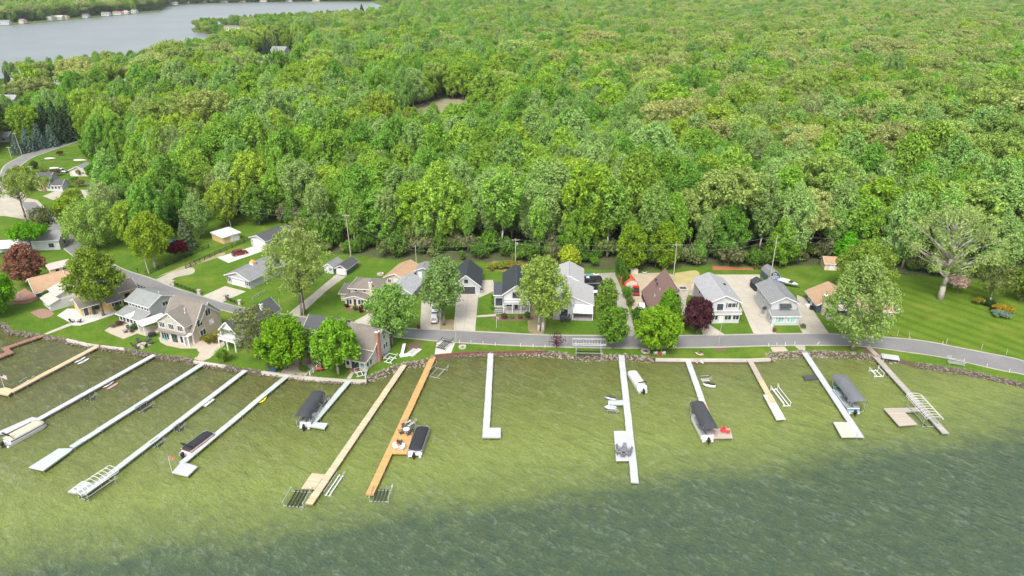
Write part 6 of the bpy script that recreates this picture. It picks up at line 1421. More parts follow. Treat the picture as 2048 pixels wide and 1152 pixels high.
for px, lb in (((276,546), 'black mailbox on a post by the lake road'), ((293,551), 'small mailbox beside the utility pole'), ((457,599), 'mailbox at the end of the pale driveway')):
    m_ = thing('mailbox', lb, 'mailbox', G(*px)); MB().box(-.06, .06, -.06, .06, -.1, 1.1).build('post', BLACK, m_); MB().loft([[(x, -.14, 1.1), (x, .14, 1.1), (x, .14, 1.3), (x, .07, 1.38), (x, -.07, 1.38), (x, -.14, 1.3)] for x in (-.28, .28)]).build('box', BLACK, m_)

# ================================================================ FURNITURE AND SMALL THINGS
def adirondack(mat):
    r = thing('garden_chair', 'x x x x', 'chair'); 
    MB().add([(-.3,-.35,.38),(.3,-.35,.38),(.3,.3,.26),(-.3,.3,.26),(-.3,-.35,.34),(.3,-.35,.34),(.3,.3,.22),(-.3,.3,.22)], [(0,1,2,3),(7,6,5,4),(0,4,5,1),(1,5,6,2),(2,6,7,3),(3,7,4,0)]).build('seat', mat, r)
    MB().add([(-.3,.28,.25),(.3,.28,.25),(.34,.55,1.02),(0,.58,1.12),(-.34,.55,1.02),(-.3,.33,.25),(.3,.33,.25),(.34,.6,1.02),(0,.63,1.12),(-.34,.6,1.02)], [(0,1,2,3,4),(9,8,7,6,5),(0,5,6,1),(1,6,7,2),(2,7,8,3),(3,8,9,4),(4,9,5,0)]).build('backrest', mat, r)
    for sd in (-1, 1):
        MB().box(sd*.38-.08, sd*.38+.08, -.42, .42, .56, .6).build('armrest', mat, r); MB().box(sd*.38-.04, sd*.38+.04, -.38, -.28, 0, .56).build('leg', mat, r); MB().bar((sd*.33, .4, .0), (sd*.33, .1, .3), .06).build('leg', mat, r)
    return r
CH = {}
def chair(label, px, rz, mat, z=GZ, group='chairs set out by the lake'):
    if mat.name not in CH: o = CH[mat.name] = adirondack(mat); o['label'] = label; o['group'] = group; o.location = G(*px, z); o.rotation_euler = (0, 0, R(rz))
    else: o = copy_tree(CH[mat.name], label, G(*px, z), R(rz), group=group)
    return o
W_BR = plain('red_cedar_wood', (.30, .115, .05), .7, .2); W_RED = plain('red_plastic', (.60, .07, .075), .5, .1); W_DK = plain('dark_wicker', (.07, .07, .075), .8, .3); W_TQ = plain('turquoise_paint', (.04, .42, .42), .5); W_GR = plain('grey_furniture', (.16, .165, .18), .7, .25)
def table(label, px, z, r=.6, mat=WPL, h=.72):
    t = thing('round_table', label, 'table', G(*px, z), 0, 'tables outdoors'); MB().lathe([(r, h-.04), (r, h)], n=16).build('tabletop', mat, t); MB().lathe([(.3, 0), (.06, .06), (.05, h-.04)], n=8).build('pedestal', mat, t); return t
def ring(what, ctr, rad, n, mat, z=GZ, a0=0):
    c = G(*ctr, z)
    for k in range(n):
        a = a0+360*k/n; v = c+Vector((math.cos(R(a))*rad, math.sin(R(a))*rad, 0)); p = PX(v)
        chair(what.replace('chairs', 'chair'), (p[0], p[1]), a-90, mat, z, what)
def firepit(label, px, r=.7, z=GZ):
    f = thing('fire_pit', label, 'fire pit', G(*px, z)); MB().lathe([(r, 0), (r, .35), (r*.72, .35), (r*.7, .08)], n=14).build('ring', STONE, f); MB().lathe([(r*.68, .02), (r*.3, .12)], n=10).build('ash', BLACK, f)
firepit('round stone fire pit ringed by dark chairs on the small square patio', (285,690), .8); ring('dark chairs round the stone fire pit', (285,690), 1.75, 6, W_DK, GZ+.03, 20)
ring('cedar chairs grouped on the lakeside patio', (602,729), 1.7, 4, W_BR, GZ+.03, 10); ring('cedar chairs at the back of the lakeside patio', (588,716), 1.0, 2, W_BR, GZ+.03, 60)
table('low cedar table among the patio chairs', (602,729), GZ+.03, .45, W_BR, .4)
ring('dark chairs on the big pale patio', (152,645), .9, 2, W_DK, GZ+.03, 0); ring('dark dining chairs under the patio tree', (187,626), 1.1, 4, W_DK, GZ+.03, 45); table('dark round table under the big patio tree', (187,626), GZ+.03, .65, W_DK)
ring('dark dining chairs on the beige patio', (261,662), 1.1, 4, W_DK, GZ+.03, 45); table('dark round table on the beige patio by the pergola', (261,662), GZ+.03, .65, W_DK)
chair('turquoise chair on the curved patio, nearer the house', (328,677), 30, W_TQ, GZ+.02); chair('turquoise chair on the curved patio, nearer the lawn', (334,680), -20, W_TQ, GZ+.02)
chair('white garden chair on the lake lawn left of the red one', (1311,708.5), 180, WPL); chair('red garden chair between two white ones on the lake lawn', (1319,709), 180, W_RED); chair('white garden chair on the lake lawn right of the red one', (1327,708.5), 180, WPL)
chair('red chair on the patched dock platform, left of the pair', (1445,864), 150, W_RED, DZ+.02); chair('red chair on the patched dock platform, right of the pair', (1455,866), 170, W_RED, DZ+.02)
chair('red chair further back on the patched dock platform', (1447,860), 160, W_RED, DZ+.02)
table('white round table on the orange dock terrace', (813,864), DZ+.02, .65); ring('dark chairs round the white table on the orange dock', (813,864), 1.05, 4, W_DK, DZ+.02, 30)
table('dark low table on the orange dock terrace', (803,889), DZ+.02, .5, W_DK, .4); chair('white chair at the outer left of the orange terrace', (791,898), 30, WPL, DZ+.02); chair('white chair at the outer right of the orange terrace', (804,899), -30, WPL, DZ+.02); chair('dark chair by the low table on the orange terrace', (799,886), 170, W_DK, DZ+.02)
rug = thing('outdoor_rug', 'grey patterned rug on the wide white dock platform', 'rug', G(1246,908,DZ+.02)); MB().prism([(-1.3,-1.2),(1.3,-1.2),(1.3,1.2),(-1.3,1.2)], 0, .02).build('cloth', plain('patterned_grey', (.42, .43, .45), .8, .5, 6), rug)
table('grey round table on the wide white dock platform', (1247,906), DZ+.045, .6, W_GR); ring('grey chairs round the table on the wide white dock', (1247,906), 1.1, 6, W_GR, DZ+.045, 15)
table('dark table on the white house porch deck', (1130,640), GZ+.18, .8, W_DK); ring('dark chairs on the white house porch deck', (1130,640), 1.1, 4, W_DK, GZ+.18, 45)
firepit('round fire pit ring on the lawn behind the cream hip-roofed house', (761,549), 1.0); firepit('low stone ring on the lawn strip by the boat ramp', (925,695), .9)
pl2 = firepit('round brick planter ring on the lake lawn by the chairs', (1291,703), 1.1)
def flag(label, base, hh, cols, z=GZ, sz=(1.3, .8)):
    f = thing('flagpole', label, 'flag', G(*base, z)); MB().tube((0, 0, -.5), (0, 0, hh), .04, .03, 6).build('pole', WHITE, f); n = 8
    w = MB(); vs = []; fs = []
    for i in range(n+1):
        u = i/n; vs += [(u*sz[0], .12*math.sin(u*5), hh-.05-.15*u), (u*sz[0], .12*math.sin(u*5+.4), hh-.05-sz[1]-.3*u)]
    fs = [(2*i, 2*i+2, 2*i+3, 2*i+1) for i in range(n)]
    me = w.add(vs, fs).build('cloth', cols, f); so_ = me.modifiers.new('thickness', 'SOLIDIFY'); so_.thickness = .02; return f
def flag_mat():
    m, t, b = nt('striped_flag'); v = coords(t); sep = t.nodes.new('ShaderNodeSeparateXYZ'); L(t, v, sep.inputs[0])
    z = mth(t, 'SUBTRACT', 3.25, sep.outputs[2]); st = mth(t, 'LESS_THAN', mth(t, 'FRACT', mth(t, 'MULTIPLY', z, 8.0)), .5); c = mixc(t, st, (.7, .68, .7), (.5, .04, .06))
    can = mth(t, 'MULTIPLY', mth(t, 'LESS_THAN', sep.outputs[0], .55), mth(t, 'LESS_THAN', z, .42)); c = mixc(t, can, c, (.03, .04, .16)); L(t, c, b.inputs['Base Color']); b.inputs['Roughness'].default_value = .8; return m
flag('white flagpole with a red and white striped flag on the tan dock end', (9,776), 3.3, flag_mat(), DZ); flag('white windsock pole with a red and white streamer on the pale dock corner', (344,944), 3.4, plain('streamer', (.55, .12, .1), .7), DZ, (1.1, .3))
fp = flag('thin flagpole on the front lawn of the black-roofed veranda house', (993,656), 3.2, plain('faded_flag', (.4, .2, .2), .8), GZ, (.7, .5))
rampl = lift('grey steel cradle frame parked on the concrete boat ramp', (880,703), (897,688), 2.6, .9, bunk=DARKM, fm=DARKM, z0=GZ, bz=GZ+.6, nb=4, grp='boat lifts stored ashore', name='boat_cradle')
lift('large boat lift with a bare canopy frame standing on the shore', (1149,712), (1204,713), 2.5, 2.6, rungs=12, rm=GALV, top=4.4, z0=.2, bz=1.3, grp='boat lifts stored ashore', nb=2)
lift('small white tube lift stored on the lawn by the brick chimney house', (775,730), (787,718), 2.0, .6, fm=WHITE, bunk=WHITE, z0=GZ, bz=GZ+.3, grp='boat lifts stored ashore')
lift('small white tube lift stored on the cream house lake lawn', (722,757), (717,746), 1.8, .7, fm=WHITE, bunk=WHITE, z0=GZ, bz=GZ+.3, grp='boat lifts stored ashore')
lift('white bench-like lift stored on the grass right of the grey dock', (1929,735), (1893,729), 1.3, .7+GZ, fm=ALU, bunk=ALU, z0=GZ, bz=GZ+.35, grp='boat lifts stored ashore', nb=3)
sl = thing('water_slide', 'white plastic water slide lying on the grass by the ramp', 'slide', G(800,716), R(20))
MB().add([(0,0,.1),(2.6,0,.1),(2.6,.9,.1),(0,.9,.1),(0,0,.5),(2.6,0,.35),(2.6,.9,.35),(0,.9,.5)], [(0,3,2,1),(4,5,6,7),(0,1,5,4),(1,2,6,5),(2,3,7,6),(3,0,4,7)]).build('base', WPL, sl); MB().add([(.3,.9,.4),(1.0,.9,.4),(2.2,3.6,1.5),(1.5,3.6,1.5),(.3,.9,.25),(1.0,.9,.25),(2.2,3.6,1.3),(1.5,3.6,1.3)], [(0,1,2,3),(7,6,5,4),(0,4,5,1),(1,5,6,2),(2,6,7,3),(3,7,4,0)]).build('chute', WPL, sl)
for k, (a, lb) in enumerate((((812,713), 'white dock section lying on grass beside the slide'), ((822,713), 'grey dock section leaning right of the white slide'))):
    o = thing('dock_section', lb, 'dock section', G(*a), R(62), 'stored dock sections'); MB().box(0, 3.6, -.55, .55, .1, .25).build('deck', D_WHITE if k == 0 else D_SILVER, o); MB().box(0, 3.6, -.5, .5, .0, .09).build('frame', ALU, o)
rk = thing('moored_raft', 'white swim raft on legs at the right dock shore end', 'raft', G(1779,722,0), R(-18)); MB().box(-1.8, 1.8, -1.0, 1.2, .95, 1.07).build('deck', D_WHITE, rk)
for x in (-1.6, 1.6):
    for y in (-.85, 1.05): MB().tube((x, y, -1.5), (x, y, .95), .05, n=6).build('leg', ALU, rk)
def bin_(label, px, mat):
    b = thing('rubbish_bin', label, 'bin', G(*px)); MB().loft([[(sx*(.28+k), sy*(.3+k), z) for sx, sy in ((-1,-1),(1,-1),(1,1),(-1,1))] for k, z in ((0, .05), (.06, 1.0))]).build('body', mat, b); MB().box(-.37, .37, -.4, .4, 1.0, 1.08).build('lid', mat, b)
    for sd in (-1, 1): MB().tube((sd*.24, .33, .1), (sd*.3, .33, .1), .1, n=8).build('wheel', RUB, b)
bin_('dark red rubbish bin at the end of the gravel drive', (838,657), plain('maroon_plastic', (.12, .025, .03), .5)); bin_('brown rubbish bin beside the awning house driveway', (1548,664), plain('brown_bin', (.10, .05, .03), .5)); bin_('black rubbish bin by the blue cottage door', (1622,619), BLACK); bin_('brown rubbish bin at the red mulch bed, left of two', (1509,539), plain('brown_bin', (.1, .05, .03), .5)); bin_('brown rubbish bin at the red mulch bed, right of two', (1519,539), plain('brown_bin', (.1, .05, .03), .5))
gr = thing('gas_grill', 'black covered grill on the lawn by the white pergola', 'grill', G(305,673), R(30)); MB().loft([[(sx*.9, sy*.4, 0) for sx, sy in ((-1,-1),(1,-1),(1,1),(-1,1))], [(sx*.85, sy*.36, .9) for sx, sy in ((-1,-1),(1,-1),(1,1),(-1,1))], [(sx*.55, sy*.25, 1.15) for sx, sy in ((-1,-1),(1,-1),(1,1),(-1,1))]]).build('cover', BLACK, gr)
gr = thing('gas_grill', 'black covered grill behind the picket panel on the lake lawn', 'grill', G(652,737), R(40)); MB().loft([[(sx*.9, sy*.4, 0) for sx, sy in ((-1,-1),(1,-1),(1,1),(-1,1))], [(sx*.85, sy*.36, .9) for sx, sy in ((-1,-1),(1,-1),(1,1),(-1,1))], [(sx*.55, sy*.25, 1.15) for sx, sy in ((-1,-1),(1,-1),(1,1),(-1,1))]]).build('cover', BLACK, gr)
mw = thing('lawn_tractor', 'small red lawn tractor beside the picket panel fence', 'tractor', G(641,741), R(200)); MB().box(-.2, .75, -.25, .25, .4, .8).build('hood', W_RED, mw); MB().box(-.75, -.2, -.35, .35, .4, .62).build('body', W_RED, mw); MB().box(-.65, -.3, -.22, .22, .62, .95).build('seat', BLACK, mw); MB().tube((-.1, 0, .7), (-.25, 0, 1.0), .02, n=5).build('steering_column', BLACK, mw)
for x, r_ in ((-.5, .28), (.55, .2)):
    for sd in (-1, 1): MB().tube((x, sd*.3, r_), (x, sd*.45, r_), r_, n=10).build('wheel', RUB, mw)
for px, ln, rz, lb in (((90,318), 4.5, 15, 'white upturned rowing boat on the grass by the back field'), ((148,321), 6, 5, 'white upturned boat at the far end of the back field'), ((100,337), 4, 10, 'grey upturned rowing boat beside the white pickup')):
    o = thing('rowing_boat', lb, 'boat', G(*px), R(rz), 'boats stored on the grass'); MB().loft([[(x*ln, math.cos(a)*w, .05+math.sin(a)*w*.7) for a in [k*math.pi/6 for k in range(7)]] for x, w in ((0, .55), (.4, .75), (.8, .5), (1, .06))]).build('hull', WPL if 'white' in lb else GALV, o, True)
crate = thing('storage_crate', 'pale storage crate at the wood edge by the red shelter', 'crate', G(1268,546)); MB().box(-1, 1, -.8, .8, 0, 1.2).build('body', plain('pale_crate', (.5, .45, .38), .8), crate); MB().box(-1.05, 1.05, -.85, .85, 1.2, 1.28).build('lid', plain('pale_crate', (.5, .45, .38)), crate)
jb = [((1244,544), (1256,543), 'aqua', 'aqua kayak on the ground by the wood edge', plain('aqua_plastic', (.1, .35, .38), .5)), ((1284,546), (1294,546), 't', 'pale teal kayak beside the storage crate', plain('teal_plastic', (.25, .45, .42), .5)), ((1172,550), (1185,552), 'b', 'blue kayak behind the black travel trailer', plain('blue_hull', (.08, .3, .55), .5)), ((1186,549), (1198,551), 'w', 'white kayak right of the blue one by the travel trailer', WPL)]
for p, q, _, lb, m in jb: kayak(lb, p, q, m, 1.0, .4, zz=GZ+.05)
solar = thing('solar_panel', 'dark blue solar panel lying by the lakeside wall', 'solar panel', G(546,741), R(-8)); MB().add([(-.9,-.7,.12),(.9,-.7,.12),(.9,.7,.5),(-.9,.7,.5),(-.9,-.7,.07),(.9,-.7,.07),(.9,.7,.45),(-.9,.7,.45)], [(0,1,2,3),(7,6,5,4),(0,4,5,1),(1,5,6,2),(2,6,7,3),(3,7,4,0)]).build('panel', plain('solar_cells', (.05, .08, .14), .2, .2), solar); MB().bar((-.9, .6, 0), (-.9, .6, .42), .05).build('leg', ALU, solar); MB().bar((.9, .6, 0), (.9, .6, .42), .05).build('leg', ALU, solar)
# ================================================================ YARD TREES, SHRUBS
YT = {}
def ytree(label, base, H, rx, shape='round', tint=(.10, .2, .03), base_h=3.0, ncl=60, npc=110, clr=1.3, size=.34, mat=LEAF, zst=1.2, name='yard_tree', tr=.32, bark=BARK, rz=None, hang=0, limbs=16, inner=.3, cat='tree', group='trees standing in the yards', up=.5, leanx=0):
    ms = broadleaf(name, H, rx, base_h, shape, ncl, clr, npc, size, hash(label) % 9973 if False else sum(map(ord, label)), mat, bark, tr, zst, up, hang, inner, limbs, 1.7, leanx)
    if tint[1] > tint[0]: tint = (tint[0]*.92, tint[1]*1.08, tint[2]*.6)
    return tree_obj(name, ms, label, cat, G(*base), rnd.uniform(0, 6.28) if rz is None else rz, (1, 1, 1), tint, group)
V = (.115, .215, .022)
ytree('large olive-green tree on the patio of the yellow house', (207,631), 18.5, 6.5, 'ovoid', (.22, .28, .060), 4.5, 118, 126, 1.38, .34)
ytree('tallest pale green tree by the gravel lane, thick trunk', (607,628), 23.5, 8.6, 'round', (0.284, 0.318, 0.139), 6, 95, 95, 1.55, .34, LEAF_PALE, tr=.65)
ytree('dense silvery maple shading the two white cars', (888,650), 18.5, 5.0, 'ovoid', (0.195, 0.276, 0.139), 4.2, 100, 120, 1.3, .33, LEAF_PALE, 1.5)
ytree('silvery green roadside tree right of the brick chimney house', (785,691), 15.5, 6.0, 'round', (0.204, 0.325, 0.106), 2.6, 95, 115, 1.35, .33, LEAF_PALE)
ytree('tall loose pale green cottonwood between the veranda and white houses', (1086,664), 20, 6.6, 'ovoid', (0.276, 0.334, 0.098), 4.5, 95, 100, 1.35, .33, LEAF_PALE, tr=.42, bark=PALEBARK)
ytree('second trunk of pale cottonwood leaning left beside the first', (1077,663), 14, 3.6, 'vase', (0.260, 0.325, 0.098), 6, 40, 80, 1.2, .33, LEAF_PALE, tr=.35, bark=PALEBARK)
ytree('slim upright light green tree right of the pale-roofed white house', (1211,655), 13, 2.7, 'column', (0.179, 0.260, 0.065), 1.5, 60, 90, 1.0, .36, zst=1.5)
ytree('small airy green tree at the gravel drive mouth', (1226,697), 10.5, 4.1, 'round', (0.146, 0.244, 0.049), 1.8, 60, 95, 1.1, .36, tr=.16)
ytree('broad yellow-green tree on the lake side of the road', (1313,703), 11, 5.8, 'round', (.21, .33, .036), 1.2, 118, 120, 1.10, .34, tr=.2)
ytree('dense pointed evergreen-like tree in front of the A-frame', (1334,655), 10.0, 2.9, 'ovoid', (0.130, 0.244, 0.029), .5, 70, 110, .95, .34, zst=1.5)
ytree('dark purple maple beside the white balcony house', (1393,668), 9.5, 3.6, 'round', (.090, .034, .042), 1.4, 70, 110, 1.0, .36, tr=.16)
ytree('largest silvery tree overhanging the road at right', (1704,700), 23, 7.7, 'ovoid', (0.269, 0.334, 0.146), 2.6, 130, 115, 1.5, .33, LEAF_PALE, 1.5, tr=.5)
ytree('rounded olive tree behind the largest silvery tree', (1722,592), 15.5, 7.4, 'round', (0.244, 0.309, 0.081), 2.0, 118, 120, 1.29, .34)
ytree('huge sparse old oak on the striped lawn', (1880,598), 27, 13, 'round', (.33, .37, .19), 8, 150, 52, 1.3, .32, LEAF_PALE, tr=.75, limbs=70, bark=PALEBARK, inner=.4, hang=.6)
ytree('thin multi-stemmed grey tree beside the rockery', (1978,607), 12.5, 4.6, 'vase', (0.188, 0.204, 0.090), 2.5, 46, 50, 1.05, .34, tr=.2, bark=PALEBARK, limbs=30)
ytree('rusty pink-leaved tree beside the tan-roofed lake house', (60,571), 12.5, 4.8, 'ovoid', (.27, .13, .085), 1.8, 90, 95, 1.1, .36, tr=.22, limbs=30)
ytree('bright green round tree in front of the roadside house', (66,505), 9.5, 5.0, 'dome', (0.139, 0.309, 0.022), 2.5, 75, 109, 1.10, .34)
ytree('tall sparse oak by the white gravel lot at left', (54,446), 18, 9.2, 'dome', (.27, .31, .12), 6, 87, 80, 1.29, .34, tr=.4, limbs=40)
ytree('dark thin tree standing at the road bend', (98,478), 11, 4.5, 'vase', (0.130, 0.139, 0.057), 3.5, 40, 40, 1.1, .38, limbs=30)
ytree('big pale willow-like tree right of the road bend', (196,496), 16.5, 8.8, 'round', (.27, .36, .11), 1.2, 110, 105, 1.5, .33, LEAF_PALE, 1.2, hang=.5)
ytree('yellow-green tree by the road bend gravel', (146,462), 12, 5, 'round', (0.276, 0.357, 0.036), 1.0, 56, 95, 1.1, .4)
ytree('yellow-green roadside tree with a pale trunk by the fence', (311,537), 17.5, 6.4, 'ovoid', (0.269, 0.334, 0.049), 3.5, 106, 109, 1.29, .34, bark=PALEBARK, tr=.35)
ytree('olive tree behind the pale willow-like tree', (262,420), 13, 6.0, 'round', (0.244, 0.300, 0.065), 1.5, 100, 109, 1.29, .34)
ytree('pale yellow-green tree left of the far gravel lot', (150,412), 6.5, 3.6, 'round', (0.276, 0.334, 0.081), 1.0, 82, 109, 1.10, .34)
ytree('bushy olive tree hiding the left end of the white farm house', (48,382), 10, 5.4, 'round', (.25, .28, .09), 1.5, 82, 109, 1.10, .34)
ytree('round deep green tree right of the grey-roofed garage', (215,350), 9.5, 5.0, 'round', (0.098, 0.244, 0.020), .8, 100, 120, 1.10, .34)
ytree('small round green tree left of the deep green one', (187,354), 5.5, 2.8, 'round', (0.114, 0.244, 0.033), .6, 40, 90, .9, .38)
ytree('pale green tree between the gravel lot and the wood', (340,430), 13, 5.5, 'ovoid', (0.195, 0.300, 0.081), 1.5, 76, 95, 1.35, .33, LEAF_PALE)
ytree('silvery tree left of the plywood shed', (400,478), 15, 4.6, 'ovoid', (0.211, 0.300, 0.139), 2.0, 76, 100, 1.3, .33, LEAF_PALE, 1.5)
ytree('bright green tree behind the blue tarp', (362,455), 12, 5.0, 'round', (0.146, 0.293, 0.041), 1.5, 87, 109, 1.20, .34)
ytree('grey-green tree behind the pole barn', (520,450), 15, 5.2, 'ovoid', (0.171, 0.260, 0.081), 2.0, 95, 109, 1.24, .34)
ytree('dark red Japanese maple by the black board fence', (358,514), 5.0, 3.2, 'dome', (0.139, 0.020, 0.029), .5, 46, 100, .9, .34, tr=.12)
ytree('round bright yellow-green tree on the lakeside patio', (573,737), 12.5, 6.3, 'round', (.19, .32, .03), 1.2, 137, 126, 1.20, .34, tr=.25)
ytree('bright green lawn tree in front of the cream house', (677,748), 13.5, 5.3, 'ovoid', (0.204, 0.350, 0.049), 2.6, 95, 105, 1.2, .38, tr=.25, bark=PALEBARK)
ytree('sparse grey twiggy tree beside the tall white narrow house', (518,718), 13.5, 5.6, 'round', (0.204, 0.211, 0.122), 2.5, 80, 36, 1.3, .34, tr=.25, limbs=60)
ytree('bright yellow-leaved tree at the wood edge', (1138,543), 8.0, 3.0, 'ovoid', (.40, .42, .06), 1.5, 60, 95, 1.2, .4)
ytree('tall yellow-green tree at the wood edge above the red pickup', (1262,543), 15, 4.6, 'column', (.22, .30, .04), 1.0, 100, 114, 1.20, .34, hang=.4)
ytree('tall yellow-green tree at the wood edge left of the A-frame', (1326,540), 15, 4.2, 'column', (.21, .29, .04), 1.0, 100, 114, 1.20, .34, hang=.4)
ytree('light green tree at the wood edge behind the red mulch bed', (1560,533), 15, 4.2, 'ovoid', (0.188, 0.318, 0.049), 1.0, 100, 114, 1.20, .34)
ytree('vivid green slim tree behind the small brown shed', (1688,533), 10.5, 3.4, 'ovoid', (0.130, 0.357, 0.020), 1.0, 60, 100, 1.1, .4)
ytree('spring green tree overhanging the left frame edge', (-8,632), 13, 5.6, 'round', (0.163, 0.341, 0.026), 1.0, 100, 120, 1.20, .34)
ytree('pink blossom tree in a stone ring on the lawn', (1914,587), 4.6, 2.4, 'dome', (0.617, 0.455, 0.390), 1.6, 30, 70, .8, .3, tr=.1)
ytree('leafless purple shrub at the shore by the large lift', (1113,696), 4.4, 2.4, 'vase', (.10, .035, .05), .5, 40, 9, .6, .2, tr=.16, limbs=40, bark=plain('purple_bark', (.14, .06, .07), .9))
ytree('loose olive tree at the right frame edge on the lawn', (2040,602), 9, 3.5, 'round', (0.179, 0.227, 0.065), 1.2, 50, 80, 1.1, .38)
for i, (px, H, r, lb, tn) in enumerate([((60,303), 11, 3.2, 'blue spruce nearest the utility pole', (.12, .18, .14)), ((82,297), 12, 3.4, 'blue spruce second from the utility pole', (.11, .17, .135)), ((106,293), 10.5, 3.2, 'blue spruce third from the utility pole', (.12, .18, .14)), ((37,308), 9, 3, 'blue spruce left of the tall utility pole', (.11, .165, .125)),
        ((122,285), 20, 5.6, 'tall dark spruce behind the blue spruces', (.055, .105, .045)), ((142,281), 17, 5.4, 'dark spruce nearest the back road bend', (.06, .11, .048)), ((98,278), 18, 5.2, 'dark spruce furthest back by the blue spruces', (.055, .10, .045)), ((376,497), 10.5, 2.8, 'pale green spruce right of the Japanese maple', (.12, .165, .07)),
        ((28,205), 20, 4.6, 'dark pine left of the far white house', (.06, .105, .055)), ((72,200), 21, 5, 'dark pine right of the far white house', (.06, .105, .055)), ((534,108), 18, 5, 'dark fir beside the far grey-roofed white house', (.055, .10, .06)), ((725,36), 24, 8, 'dark fir standing over the far lake end', (.03, .05, .035)), ((930,28), 26, 9, 'dark pine clump on the top horizon', (.03, .055, .035))]):
    ms = conifer('spruce', H, r, 300+i); tree_obj('spruce_tree', ms, lb, 'tree', G(*px), rnd.uniform(0, 6), (1, 1, 1), tn, 'spruces and pines')
for i, (px, H, lb) in enumerate([((1545,225), 25, 'bare white dead tree standing in the wood, left of two'), ((1572,222), 24, 'bare white dead tree standing in the wood, right of two'), ((1500,48), 24, 'bare pale dead tree far back in the wood')]):
    cs = [(math.cos(a)*rr, math.sin(a)*rr, H*z) for a, rr, z in [(k*2.4, 2.2+(k % 4)*.9, .5+.5*(k/22)) for k in range(22)]]
    tree_obj('dead_tree', (None, trunk_mesh('dead_trunk', H, .3, cs, 400+i, plain('bleached_wood', (.55, .5, .45), .9, .2), .4)), lb, 'tree', G(*px), 0, (1.2, 1.2, 1), (1, 1, 1), 'dead trees in the wood')
def shrub(label, px, w, h, tint, i=0, group='shrubs in the gardens', mat=None):
    m = PROTO['shrub', i]; H0 = 4.2 if i == 0 else 3.6; r0 = 2.6 if i == 0 else 2.9
    tint = tuple(x*1.35 for x in tint)
    tree_obj('shrub', m, label, 'shrub', G(*px), rnd.uniform(0, 6), (w/2/r0, w/2/r0, h/H0), tint, group)
GS = (.10, .21, .02); DS = (.06, .135, .018); RS = (.06, .025, .022)
